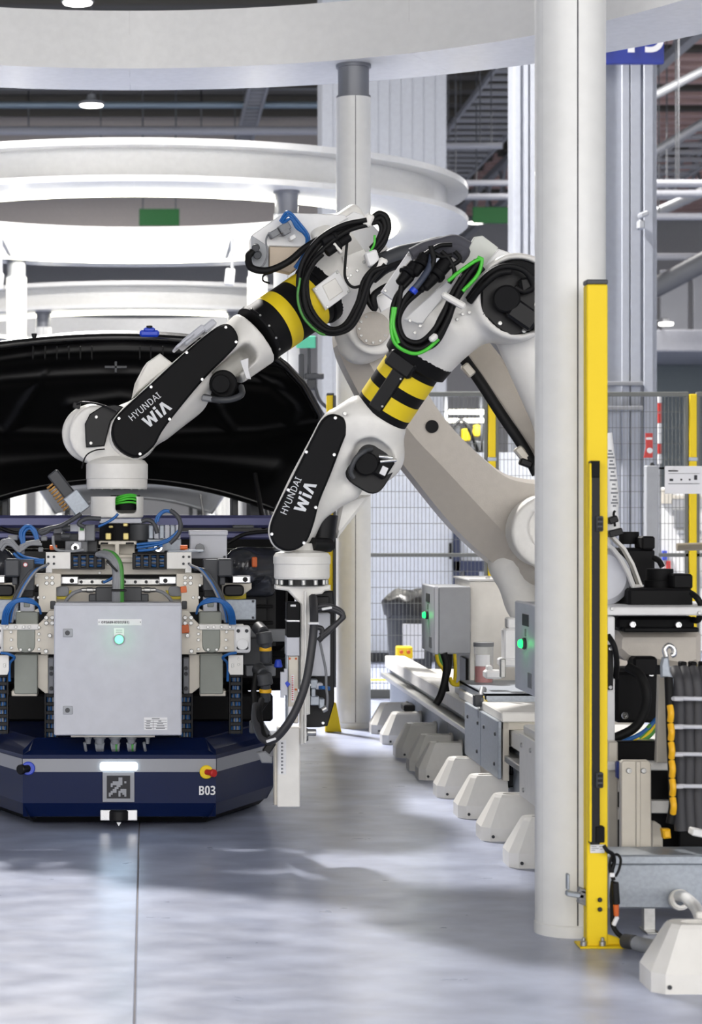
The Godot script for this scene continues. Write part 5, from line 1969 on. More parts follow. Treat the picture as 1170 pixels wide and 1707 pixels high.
		part(t, "yellow_strip", s, mat("ochre", col(206, 186, 40), 0.5))
		var pl: MeshInstance3D = bxm.call("pale_plate", 890, 388, 1040, 472, 8.62, 0.02, M.galvanised, "pale metal plate")
		for e in [[1028, 396], [1028, 462]]: bolt(pl, zp(R4, mx.call(e[0]), e[1], 8.618), Vector3(0, 0, 1), 0.005, M.dark_grey)
		s = mb()
		pp = []
		for e in [[928, 615], [988, 615], [988, 695], [935, 695], [928, 680]]: pp += [R4[0] + mx.call(e[0]) * R4[2], R4[1] + e[1] * R4[2]]
		plate(s, pp, 8.52, 0.02)
		var wb := part(t, "hanging_bracket", s, M.cream, "cream hanging bracket")
		for e in [[945, 652], [970, 652], [945, 660], [970, 630]]: bolt(wb, zp(R4, mx.call(e[0]), e[1], 8.518), Vector3(0, 0, 1), 0.005, M.steel)
		s = mb()
		prism(s, T(zp(R4, mx.call(985), 550, 8.51)), rrect(0.062, 0.105, 0.014), 0.05, 0.006)
		cyl(s, zp(R4, mx.call(985), 570, 8.51), zp(R4, mx.call(985), 570, 8.49), 0.022, -1, 20)
		var ac := part(t, "swing_clamp", s, M.white, "white swing clamp")
		for e in [[968, 516], [1002, 516], [968, 585], [1002, 585]]: bolt(ac, zp(R4, mx.call(e[0]), e[1], 8.508), Vector3(0, 0, 1), 0.007, M.dark_grey)
		# hose arcs
		for k in 4:
			var o := k * 7.0
			cable(t, "blue_hose" if k else "grey_hose", R4, [mx.call(770 + o), 246 + o, 8.53, mx.call(812 + o), 268, 8.5, mx.call(848 + o), 312, 8.49, mx.call(878 + o), 365, 8.48, mx.call(905 + o), 430, 8.47, mx.call(915 + o), 480, 8.5], 0.005, M.blue_hose if k == 1 else (M.grey_hose if k == 0 else M.dark_grey))
			cable(t, "blue_hose", R4, [mx.call(798), 445, 8.52, mx.call(808), 415, 8.48, mx.call(835), 390 + o * 0.6, 8.46, mx.call(880), 385 + o * 0.5, 8.45, mx.call(925 - o), 405, 8.45, mx.call(948 - o), 440, 8.46, mx.call(955 - o), 488, 8.5], 0.0048, M.blue_hose)
		cable(t, "blue_hose", R4, [mx.call(960), 605, 8.49, mx.call(930), 610, 8.48, mx.call(905), 625, 8.5, mx.call(925), 650, 8.54, mx.call(925), 720, 8.56], 0.0055, M.blue_hose)
		# orange plugs
		s = mb()
		cyl(s, zp(R4, mx.call(732), 177, 8.62), zp(R4, mx.call(762), 177, 8.62), 0.0095, -1, 12)
		part(t, "orange_plug", s, M.orange)
	# pneumatic blocks left of the coupling
	for e in [[218, 92, 262, 120, 8.66, M.mid_grey], [262, 84, 330, 112, 8.66, M.cabinet_grey], [318, 84, 345, 150, 8.64, M.white], [345, 84, 385, 150, 8.66, M.mid_grey], [318, 115, 345, 148, 8.635, M.paper], [215, 120, 318, 150, 8.7, M.dark_grey], [265, 150, 355, 196, 8.68, M.mid_grey], [300, 155, 330, 190, 8.65, M.cabinet_grey], [340, 150, 395, 196, 8.74, M.dark_grey]]:
		gbox(t, "valve_block", e[0], e[1], e[2], e[3], e[4], 0.07, e[5])
	for e in [[252, 98, 285, 98, 0.014], [248, 130, 285, 132, 0.013], [288, 175, 305, 176, 0.012]]:
		s = mb()
		cyl(s, zp(R4, e[0], e[1], 8.64), zp(R4, e[2], e[3], 8.64), e[4], -1, 14)
		part(t, "air_fitting", s, M.dark_grey)
	for x in [306, 643]:
		s = mb()
		cyl(s, zp(R4, x, 178, 8.66), zp(R4, x, 178, 8.6), 0.017, -1, 20)
		var rg := part(t, "regulator_knob", s, M.bright_metal)
		s = mb()
		cyl(s, zp(R4, x, 178, 8.6), zp(R4, x, 178, 8.595), 0.008, -1, 14)
		part(rg, "knob_core", s, M.black)
	s = mb()
	bx(s, T(zp(R4, 333, 100, 8.63)), Vector3(0.016, 0.016, 0.006), 0.001)
	part(t, "green_switch", s, M.green_hose)
	# valve island right of the coupling
	for k in 6: gbox(t, "valve_slice", 604 + k * 22, 86, 623 + k * 22, 142, 8.7, 0.08, M.cabinet_grey if k % 2 else M.galvanised)
	gbox(t, "valve_base", 600, 142, 736, 192, 8.72, 0.1, M.galvanised)
	gbox(t, "valve_front", 622, 158, 668, 196, 8.66, 0.05, M.cabinet_grey)
	# grey junction box on the right
	var jb := gbox(t, "junction_box", 772, 124, 922, 222, 8.76, 0.12, M.cabinet_grey, "grey junction box")
	gbox(jb, "box_lid", 768, 108, 926, 128, 8.75, 0.14, M.cabinet_grey)
	s = mb()
	cyl(s, zp(R4, 812, 180, 8.76), zp(R4, 812, 180, 8.72), 0.019, -1, 8)
	part(jb, "box_gland", s, M.mid_grey)
	bolts_px(jb, R4, [912, 215], 8.758, 0.005, M.dark_grey)
	gbox(t, "hose_tray", 680, 188, 830, 196, 8.6, 0.1, M.galvanised)
	# hoses on top
	var bl := [[55, 200, 80, 222, 130, 230, 178, 234], [60, 205, 90, 228, 140, 238, 178, 240], [70, 195, 100, 215, 150, 225, 180, 228], [95, 160, 88, 120, 105, 92, 130, 95, 150, 140], [90, 165, 82, 115, 110, 88, 142, 105, 156, 150], [100, 165, 98, 120, 118, 100, 135, 115, 148, 150], [555, 165, 600, 160, 650, 155, 690, 140, 730, 105], [555, 178, 600, 172, 660, 160, 700, 140, 736, 95], [400, 92, 430, 78, 460, 60, 480, 40], [640, 72, 650, 45, 675, 30, 700, 35], [630, 80, 640, 50, 665, 28, 690, 28], [420, 320, 450, 305, 470, 290], [560, 190, 620, 185, 660, 168]]
	for e in bl:
		var v := []
		for k in range(0, e.size(), 2): v += [e[k], e[k + 1], 8.6]
		cable(t, "blue_hose", R4, v, 0.0055, M.blue_hose)
	var gr := [[0, 170, 10, 150, 35, 150, 60, 172, 80, 195, 85, 170, 110, 158, 160, 150], [0, 180, 15, 158, 42, 160, 66, 182, 84, 192, 95, 168, 130, 158, 165, 158], [5, 190, 25, 165, 50, 170, 72, 190, 92, 185, 120, 165, 170, 165], [10, 165, 30, 145, 50, 150, 75, 178, 90, 180, 125, 158, 160, 145], [210, 95, 190, 112, 170, 120, 165, 112, 200, 100, 250, 88, 300, 60, 330, 40], [215, 130, 218, 165, 235, 188, 290, 192, 340, 186], [690, 25, 720, 50, 735, 90, 720, 130, 690, 160], [700, 30, 728, 60, 730, 110, 700, 150], [575, 72, 600, 65, 625, 80, 640, 120], [410, 60, 350, 60, 320, 80, 345, 95]]
	for e in gr:
		var v := []
		for k in range(0, e.size(), 2): v += [e[k], e[k + 1], 8.6]
		cable(t, "grey_hose", R4, v, 0.006 if e[1] > 120 else 0.009, M.grey_hose if e[1] > 120 else M.dark_grey)
	for e in [[75, 205, 24, 22], [155, 195, 20, 18], [165, 150, 26, 20], [32, 148, 40, 22]]:
		gbox(t, "hose_joint", e[0], e[1] - e[3], e[0] + e[2], e[1], 8.62, 0.03, M.mid_grey)
	# main cable bundle down into the cabinet
	for k in 4:
		var o := k * 9.0
		cable(t, "main_cable" if k < 3 else "green_cable", R4, [395 + o, 205 - o * 0.4, 8.56, 432 + o, 212 - o * 0.3, 8.52, 458 + o, 240, 8.5, 468 + o * 0.9, 290, 8.5, 466 + o, 360, 8.5, 466 + o, 420, 8.53], 0.011, M.grey_hose if k < 3 else M.green_hose)
	for e in [[455, 252, -45], [484, 350, 0]]:
		s = mb()
		bx(s, T(zp(R4, e[0], e[1], 8.5), 0, 0, e[2]), Vector3(0.06, 0.008, 0.05), 0.003)
		part(t, "cable_tie", s, M.black)
	for e in [[746, 348, 14], [752, 508, 18]]:
		s = mb()
		prism(s, T(zp(R4, e[0], e[1], 8.52), 0, 0, 6), rrect(e[2] * 0.0017, e[2] * 0.0018, 0.004), 0.006, 0.002)
		part(t, "orange_tag", s, M.orange)
	# probe on the left: dark rod with an amber coil
	s = mb()
	bx(s, T(P(112, 820, 9.0), 0, 0, 38), Vector3(0.05, 0.2, 0.05), 0.006)
	part(t, "probe_arm", s, M.dark_grey)
	s = mb()
	bx(s, T(P(128, 838, 8.95), 0, 0, 38), Vector3(0.07, 0.09, 0.03), 0.004)
	part(t, "probe_plate", s, M.galvanised)
	s = mb()
	for k in 9: cyl(s, P(84 + k * 3.4, 808 + k * 4.6, 9.0), P(86 + k * 3.4, 810.5 + k * 4.6, 9.0), 0.021, -1, 16)
	part(t, "amber_coil", s, mat("amber", col(176, 130, 60), 0.4), "amber ribbed hose")
	# yellow-ringed dampers on the right
	for e in [[1078, 500, 640, 590], [1078, 668, 800, 760]]:
		s = mb()
		cyl(s, zp(R4, e[0], e[2], 8.62), zp(R4, e[0], e[1] + 60, 8.6), 0.02, -1, 20)
		cyl(s, zp(R4, e[0], e[1] + 70, 8.6), zp(R4, e[0] - 8, e[1] + 20, 8.6), 0.031, -1, 24, 0.005)
		cyl(s, zp(R4, e[0] - 8, e[1] + 25, 8.61), zp(R4, e[0] - 32, e[1], 8.66), 0.026, -1, 20, 0.005)
		var dm := part(t, "damper", s, M.dark_grey, "black damper with a yellow ring")
		s = mb()
		cyl(s, zp(R4, e[0], e[3] + 8, 8.61), zp(R4, e[0], e[3] - 8, 8.61), 0.024, -1, 24)
		part(dm, "yellow_ring", s, mat("ring_yellow", col(232, 176, 20), 0.5))
	gbox(t, "damper_block", 990, 545, 1105, 655, 8.72, 0.1, M.dark_grey)
	gbox(t, "damper_rail", 1000, 655, 1120, 700, 8.74, 0.06, M.mid_grey)
	gbox(t, "damper_plate", 1010, 510, 1165, 560, 8.85, 0.05, M.mid_grey)
	s = mb()
	cyl(s, zp(R4, 1130, 665, 8.66), zp(R4, 1130, 632, 8.66), 0.017, 0.012, 16, 0.004)
	part(t, "blue_cap", s, M.blue_plastic)
	cable(t, "damper_cable", R4, [1085, 800, 8.62, 1050, 850, 8.58, 1035, 900, 8.56, 1070, 950, 8.54, 1110, 965, 8.54], 0.01, M.rubber)
	cable(t, "damper_cable", R4, [1040, 690, 8.6, 1030, 780, 8.58, 1045, 880, 8.56, 1090, 950, 8.54], 0.012, M.rubber)
	s = mb()
	cyl(s, zp(R4, 103, 247, 8.52), zp(R4, 103, 247, 8.515), 0.009, -1, 18)
	var wl := part(t, "warning_sticker", s, M.red, "round red-and-white sticker")
	s = mb()
	cyl(s, zp(R4, 103, 247, 8.515), zp(R4, 103, 247, 8.513), 0.0068, -1, 18)
	part(wl, "sticker_field", s, M.paper)
	cabinet(t)

func cabinet(t0: Node3D) -> void:
	var c := thing("control_cabinet", P(198, 1226, 8.5), "grey square control cabinet with a lit green button on the gripper frame", "cabinet")
	var d := 8.41
	var s := mb()
	pbox(s, 93, 1010, 301, 1225, d + 0.02, 0.17, 0.004)
	part(c, "body", s, M.cabinet_grey)
	s = mb()
	pbox(s, 90, 1008, 303, 1226, d, 0.018, 0.005)
	var door := part(c, "door", s, M.cabinet_grey)
	s = mb()
	pbox(s, 92, 1005, 302, 1010, d + 0.03, 0.14, 0.003)
	part(c, "rain_edge", s, M.cabinet_grey)
	for y in [1055, 1184]:
		s = mb()
		pbox(s, 105, y - 7, 121, y + 7, d - 0.006, 0.008, 0.002)
		var lk := part(door, "lock", s, M.box_grey)
		s = mb()
		cyl(s, P(112.5, y, d - 0.006), P(112.5, y, d - 0.009), 0.009, -1, 20)
		part(lk, "lock_core", s, M.dark_grey)
	s = mb()
	pbox(s, 163, 1032, 236, 1042.5, d - 0.002, 0.003, 0.0005)
	var pl := part(door, "name_plate", s, M.paper, "white name plate")
	text_on(pl, "plate_lettering", "OP3A09-RT07(FB1)", T(P(192, 1037.5, d - 0.003)), 0.0088, M.ink, true, 0.001)
	s = mb()
	for x in [165, 234]: cyl(s, P(x, 1037, d - 0.002), P(x, 1037, d - 0.004), 0.002, -1, 8)
	part(pl, "plate_rivets", s, M.dark_grey)
	s = mb()
	pbox(s, 190, 1047, 207, 1060, d - 0.002, 0.003, 0.0005)
	var bl := part(door, "button_label", s, M.paper)
	s = mb()
	for y in [1050, 1053.5]: pbox(s, 193, y, 204, y + 0.8, d - 0.0025, 0.001, 0.0)
	part(bl, "label_lines", s, M.mid_grey, "", "stuff")
	s = mb()
	cyl(s, P(198.5, 1066, d), P(198.5, 1066, d - 0.012), 0.02, -1, 28, 0.003)
	var bz := part(door, "button_bezel", s, M.box_grey)
	s = mb()
	lathe(s, along(P(198.5, 1066, d - 0.012), P(198.5, 1066, d - 0.1)), [Vector2(0.0165, 0), Vector2(0.0165, 0.006), Vector2(0.012, 0.0085), Vector2(0, 0.0085)], 24)
	part(bz, "green_lamp", s, glow("button_green", Color(0.45, 1.0, 0.68), 1.6), "lit green button")
	var l := OmniLight3D.new()
	l.name = "button_light"
	l.light_energy = 0.0012
	l.light_color = Color(0.3, 1.0, 0.55)
	l.light_size = 0.015
	l.shadow_enabled = true
	l.omni_range = 10.0
	c.add_child(l)
	l.position = P(198.5, 1066, d - 0.03) - c.position
	s = mb()
	pbox(s, 240, 1196, 279, 1217, d - 0.002, 0.003, 0.0005)
	var rp := part(door, "rating_plate", s, M.paper, "white rating plate")
	s = mb()
	for y in [1200.5, 1204.5, 1208.5, 1212.5]: pbox(s, 241, y - 0.3, 278, y + 0.3, d - 0.003, 0.001, 0.0)
	pbox(s, 255, 1201, 255.6, 1216, d - 0.003, 0.001, 0.0)
	for e in [[253, 1198, 266], [244, 1202, 251], [264, 1202, 269], [244, 1206, 250], [262, 1206, 272], [243, 1210, 250], [261, 1210, 274], [243, 1214, 253], [260, 1214, 275]]: pbox(s, e[0], e[1] - 0.6, e[2], e[1] + 0.8, d - 0.003, 0.001, 0.0)
	part(rp, "plate_lines", s, M.mid_grey, "", "stuff")
	# glands and cables out of the floor of the cabinet
	for e in [[147, 0.014], [166, 0.024], [192, 0.024], [219, 0.02], [246, 0.01]]:
		s = mb()
		cyl(s, P(e[0], 1225, 8.5), P(e[0], 1232, 8.5), e[1], -1, 12, 0.002)
		cyl(s, P(e[0], 1231, 8.5), P(e[0], 1240, 8.5), e[1] * 0.8, e[1] * 0.65, 14, 0.002)
		var g := part(c, "cable_gland", s, M.mid_grey)
		for k in (4 if e[1] > 0.015 else 1):
			s = mb()
			tube(s, [P(e[0] - 6 + k * 4, 1238, 8.5), P(e[0] - 4 + k * 3, 1250, 8.52), P(e[0] + k * 3, 1262, 8.6)], 0.006, 7)
			part(g, "gland_cable", s, M.green_hose if (k == 2 and e[0] > 180) else M.grey_hose)
	s = mb()
	pbox(s, 118, 1226, 258, 1229, 8.46, 0.12, 0.001)
	part(c, "gland_plate", s, M.plate_beige)

# ---------------------------------------------------------------- the slim tool in the near robot's flange
func tbox(parent: Node3D, called: String, r: Array, x0: float, y0: float, x1: float, y1: float, d: float, depth: float, m: Material, label := "", bevel := 0.003) -> MeshInstance3D:
	var s := mb()
	pb(s, r, x0, y0, x1, y1, d, depth, bevel)
	return part(parent, called, s, m, label)

func near_tool() -> void:
	var t := thing("fastening_tool", zp(R5, 420, 314, 7.9), "slim cream fastening tool with a black actuator, held beside the blue vehicle", "tool")
	var d := 7.86
	var s := mb()
	plate(s, pix(R5, [262, 314, 562, 314, 562, 342, 530, 345, 515, 362, 478, 366, 456, 384, 450, 420, 450, 1020, 418, 1030, 418, 1188, 398, 1188, 398, 420, 380, 400, 345, 362, 330, 345, 262, 336]), d, 0.1, 0.005)
	part(t, "tool_bracket", s, M.cream, "cream bracket with a long stem")
	tbox(t, "stem_rib", R5, 418, 345, 430, 1180, d - 0.02, 0.02, M.cream)
	# actuator
	var a := tbox(t, "actuator", R5, 322, 408, 394, 600, d - 0.02, 0.1, M.matte_black, "black actuator")
	tbox(a, "actuator_ring", R5, 320, 502, 395, 516, d - 0.023, 0.104, M.bright_metal)
	tbox(a, "actuator_label", R5, 342, 420, 372, 431, d - 0.022, 0.003, M.paper)
	tbox(t, "gear_block", R5, 320, 594, 392, 702, d - 0.015, 0.1, M.cabinet_grey)
	var sl := tbox(t, "slide_rail", R5, 330, 702, 386, 1070, d - 0.01, 0.06, M.plate_beige)
	tbox(sl, "rail_edge", R5, 318, 690, 332, 1070, d - 0.005, 0.05, M.galvanised)
	tbox(sl, "scale_strip", R5, 346, 805, 362, 955, d - 0.012, 0.003, M.paper)
	s = mb()
	for k in 12: pb(s, R5, 349, 812 + k * 11.5, 358, 817 + k * 11.5, d - 0.013, 0.002, 0.0)
	part(sl, "scale_marks", s, M.red, "", "stuff")
	tbox(sl, "slide_label", R5, 330, 978, 360, 1040, d - 0.013, 0.003, M.paper)
	bolts_px(sl, R5, [338, 716, 372, 716, 372, 885], d - 0.012, 0.004, M.orange)
	s = mb()
	plate(s, pix(R5, [288, 790, 308, 790, 308, 772, 326, 772, 326, 918, 308, 918, 308, 930, 288, 930]), d - 0.04, 0.02, 0.002)
	var sb := part(t, "stop_plate", s, M.cabinet_grey)
	s = mb()
	plate(s, pix(R5, [312, 850, 325, 838, 342, 856, 325, 874]), d - 0.045, 0.01, 0.001)
	part(sb, "blue_pointer", s, M.blue_plastic)
	# pale apron with its measuring label
	var ap := tbox(t, "apron", R5, 270, 1092, 395, 1530, d + 0.02, 0.06, M.cream, "cream apron plate", 0.004)
	tbox(ap, "apron_edge", R5, 252, 1170, 272, 1520, d + 0.04, 0.06, M.plate_beige)
	var ml := tbox(ap, "measuring_label", R5, 276, 1162, 318, 1350, d + 0.018, 0.003, M.paper)
	s = mb()
	for k in 9:
		pb(s, R5, 290, 1174 + k * 20, 302, 1184 + k * 20, d + 0.017, 0.001, 0.0)
	part(ml, "label_figures", s, M.mid_grey, "", "stuff")
	# black back plate and pale box
	s = mb()
	plate(s, pix(R5, [400, 380, 545, 345, 575, 345, 582, 430, 582, 960, 545, 1085, 500, 1092, 402, 1092]), d + 0.12, 0.04, 0.004)
	var bp := part(t, "back_plate", s, M.black, "large black back plate")
	bolts_px(bp, R5, [520, 1068, 545, 440], d + 0.118, 0.006, M.bright_metal)
	tbox(t, "pale_box", R5, 448, 468, 560, 812, d + 0.04, 0.08, M.cabinet_grey, "pale grey box")
	for e in [[450, 830, 492, 880], [455, 880, 480, 925], [450, 922, 500, 972], [498, 935, 530, 990], [480, 850, 520, 885]]:
		tbox(t, "valve", R5, e[0], e[1], e[2], e[3], d + 0.02, 0.06, M.galvanised if e[0] % 20 else M.cabinet_grey)
	s = mb()
	cyl(s, zp(R5, 515, 1000, d + 0.02), zp(R5, 540, 985, d + 0.02), 0.011, -1, 14)
	cyl(s, zp(R5, 415, 1135, d + 0.03), zp(R5, 432, 1135, d + 0.03), 0.018, -1, 18)
	cyl(s, zp(R5, 432, 1120, d + 0.03), zp(R5, 482, 1120, d + 0.03), 0.0125, -1, 18)
	part(t, "spindle", s, M.steel)
	tbox(t, "spindle_block", R5, 412, 1100, 440, 1168, d + 0.05, 0.05, M.dark_grey)
	# hoses
	cable(t, "tool_hose", R5, [465, 380, d, 470, 450, d - 0.06, 470, 540, d - 0.1, 455, 680, d - 0.12, 425, 850, d - 0.13, 370, 1000, d - 0.13, 300, 1110, d - 0.12, 235, 1165, d - 0.1, 190, 1150, d - 0.08, 165, 1100, d - 0.05, 150, 1040, d, 155, 970, d + 0.05], 0.0155, mat("hose_black", col(44, 44, 48), 0.5), "thick black tool hose")
	cable(t, "tool_hose", R5, [230, 1170, d - 0.1, 195, 1135, d - 0.08, 180, 1080, d - 0.04, 170, 1000, d, 185, 940, d + 0.05], 0.011, M.rubber)
	for e in [[472, 440, 530, 425, 590, 440, 625, 465, 620, 500, 560, 550, 505, 590], [480, 450, 540, 440, 600, 458, 632, 485, 610, 510, 550, 570, 495, 615], [490, 545, 515, 555, 512, 600, 495, 620]]:
		var v := []
		for k in range(0, e.size(), 2): v += [e[k], e[k + 1], d - 0.03]
		cable(t, "loop_cable", R5, v, 0.0095, mat("hose_black", col(44, 44, 48), 0.5))
	cable(t, "thin_cable", R5, [500, 610, d, 515, 680, d - 0.01, 535, 780, d, 538, 870, d, 545, 930, d, 540, 1000, d + 0.02], 0.005, M.mid_grey)
	for e in [[520, 870, 555, 875], [520, 878, 555, 885]]:
		cable(t, "blue_hose", R5, [e[0] - 20, e[1], d + 0.02, e[0], e[1], d, e[2], e[3], d + 0.02], 0.004, M.blue_hose)
	for e in [[425, 853, -15], [468, 522, 0], [235, 1160, 20], [540, 440, 10]]:
		s = mb()
		bx(s, T(zp(R5, e[0], e[1], d - 0.11 if e[0] < 500 else d - 0.04), 0, 0, e[2]), Vector3(0.036, 0.008, 0.036), 0.002)
		part(t, "cable_tie", s, M.paper)
	s = mb()
	bx(s, T(zp(R5, 225, 1200, d - 0.08), 0, 0, -35), Vector3(0.028, 0.05, 0.03), 0.004)
	part(t, "plug_neck", s, M.black)
	s = mb()
	plate(s, pix(R5, [156, 1232, 205, 1222, 245, 1255, 243, 1290, 185, 1288]), d - 0.1, 0.04, 0.004)
	part(t, "grey_plug", s, M.mid_grey)
	s = mb()
	bx(s, T(zp(R5, 200, 1105, d - 0.02), 0, 0, -50), Vector3(0.04, 0.02, 0.03), 0.004)
	bx(s, T(zp(R5, 140, 1090, d), 0, 0, 0), Vector3(0.03, 0.045, 0.03), 0.004)
	part(t, "hose_clamp", s, M.dark_grey)
	tbox(t, "swivel_joint", R5, 470, 375, 555, 440, d + 0.08, 0.05, M.black)

# ---------------------------------------------------------------- floor track of the robots, its anchors, boxes and carriages
func anchor_cover(base: Node3D, at: Vector3, label: String) -> void:
	copy(base, "anchor_cover", at, 0.0, label, "white anchor covers along the robot track")

func make_anchor(at: Vector3, label: String) -> Node3D:
	var t := thing("anchor_cover", at, label, "anchor cover", "white anchor covers along the robot track")
	# lower rim, sloping shoulders, flat top with an oval opening; the inner side stands upright against the track
	var rows := []
	for e in [[0.0, 0.0, 0.0, 0.0, 0.0, 0.03], [0.05, 0.0, 0.0, 0.0, 0.0, 0.03], [0.155, 0.055, 0.045, 0.0, 0.045, 0.02], [0.165, 0.062, 0.052, 0.005, 0.052, 0.02]]:
		var x0: float = -0.1 + e[1]
		var x1: float = 0.1 - e[3]
		var z0: float = 0.095 - e[2]
		var z1: float = -0.095 + e[4]
		var c: float = e[5]
		var row := []
		for v in [Vector2(x0 + c, z0), Vector2(x0, z0 - c), Vector2(x0, z1 + c), Vector2(x0 + c, z1), Vector2(x1, z1), Vector2(x1, z0)]: row.append(at + Vector3(v.x, e[0], v.y))
		rows.append(row)
	var s := mb()
	var n := 6
	var inside := at + Vector3(0, 0.07, 0)
	for k in 3:
		for j in n: quad_out(s, rows[k][j], rows[k][(j + 1) % n], rows[k + 1][(j + 1) % n], rows[k + 1][j], inside)
	# top face round an oval well
	var oc := at + Vector3(0.03, 0.165, 0)
	var ring := []
	var rim := []
	var well := []
	for k in 25:
		var a := TAU * k / 24.0
		var dir := Vector2(cos(a), sin(a))
		var e := Vector3(dir.x * 0.04, 0, dir.y * 0.03)
		ring.append(oc + e)
		well.append(oc + e - Vector3(0, 0.06, 0))
		var best := 1.0
		for j in n:
			var p0: Vector3 = rows[3][j] - oc
			var p1: Vector3 = rows[3][(j + 1) % n] - oc
			var hit = Geometry2D.segment_intersects_segment(Vector2.ZERO, dir, Vector2(p0.x, p0.z), Vector2(p1.x, p1.z))
			if hit != null: best = minf(best, hit.length())
		rim.append(oc + Vector3(dir.x * best, 0, dir.y * best))
	for k in 24:
		quad_out(s, ring[k], ring[k + 1], rim[k + 1], rim[k], oc - Vector3(0, 1, 0))
		quad_out(s, ring[k], ring[k + 1], well[k + 1], well[k], (ring[k] + well[k]) * 1.0 - oc + Vector3(0, 0.03, 0))
	part(t, "cover", s, M.cream)
	s = mb()
	for k in 24: tri_out(s, oc - Vector3(0, 0.06, 0), well[k], well[k + 1], oc - Vector3(0, 1, 0))
	part(t, "well_shade_disc", s, mat("well_shade_brown", col(96, 80, 74), 0.7), "brown disc standing in for shade in the oval well")  # brown colour stands in for the shade at the bottom of the recess
	for x in [-0.06, 0.07]: bolt(t, at + Vector3(x, 0.018, 0.096), Vector3(0, 0, 1), 0.006, M.dark_grey)
	return t

func control_box(at_near: Vector3, label: String) -> void:
	# door towards the vehicle line (-x), side towards the camera
	var x0 := at_near.x
	var z0 := at_near.z
	var t := thing("control_box", Vector3(x0 + 0.08, at_near.y, z0 - 0.21), label, "control box", "grey control boxes on the robot track")
	var s := mb()
	bb(s, Vector3(x0 + 0.012, at_near.y, z0 - 0.43), Vector3(x0 + 0.155, at_near.y + 0.3, z0), 0.004)
	part(t, "body", s, M.box_grey)
	s = mb()
	bb(s, Vector3(x0 - 0.01, at_near.y - 0.003, z0 - 0.435), Vector3(x0 + 0.01, at_near.y + 0.303, z0 + 0.004), 0.004)
	var door := part(t, "door", s, M.cabinet_grey)
	s = mb()
	bb(s, Vector3(x0 - 0.013, at_near.y + 0.225, z0 - 0.27), Vector3(x0 - 0.009, at_near.y + 0.265, z0 - 0.15), 0.001)
	part(door, "meter", s, M.dark_grey)
	s = mb()
	bb(s, Vector3(x0 - 0.013, at_near.y + 0.02, z0 - 0.16), Vector3(x0 - 0.009, at_near.y + 0.07, z0 - 0.09), 0.001)
	bb(s, Vector3(x0 - 0.013, at_near.y + 0.19, z0 - 0.22), Vector3(x0 - 0.009, at_near.y + 0.215, z0 - 0.2), 0.001)
	part(door, "label_plate", s, M.mid_grey)
	s = mb()
	cyl(s, Vector3(x0 - 0.01, at_near.y + 0.165, z0 - 0.21), Vector3(x0 - 0.022, at_near.y + 0.165, z0 - 0.21), 0.02, -1, 20, 0.003)
	part(door, "button_bezel", s, M.dark_grey)
	s = mb()
	cyl(s, Vector3(x0 - 0.022, at_near.y + 0.165, z0 - 0.21), Vector3(x0 - 0.036, at_near.y + 0.165, z0 - 0.21), 0.016, 0.013, 18, 0.003)
	part(door, "green_lamp", s, M.led_green, "lit green button")
	var l := OmniLight3D.new()
	l.name = "button_light"
	l.light_energy = 0.0015
	l.light_color = Color(0.2, 1.0, 0.45)
	l.light_size = 0.012
	l.shadow_enabled = true
	l.omni_range = 8.0
	t.add_child(l)
	l.position = Vector3(x0 - 0.05, at_near.y + 0.165, z0 - 0.21) - t.position
	for dz in [-0.08, -0.36]:
		s = mb()
		bb(s, Vector3(x0 + 0.13, at_near.y + 0.06, z0 + dz), Vector3(x0 + 0.161, at_near.y + 0.1, z0 + dz + 0.05), 0.003)
		part(t, "hinge_block", s, M.steel)

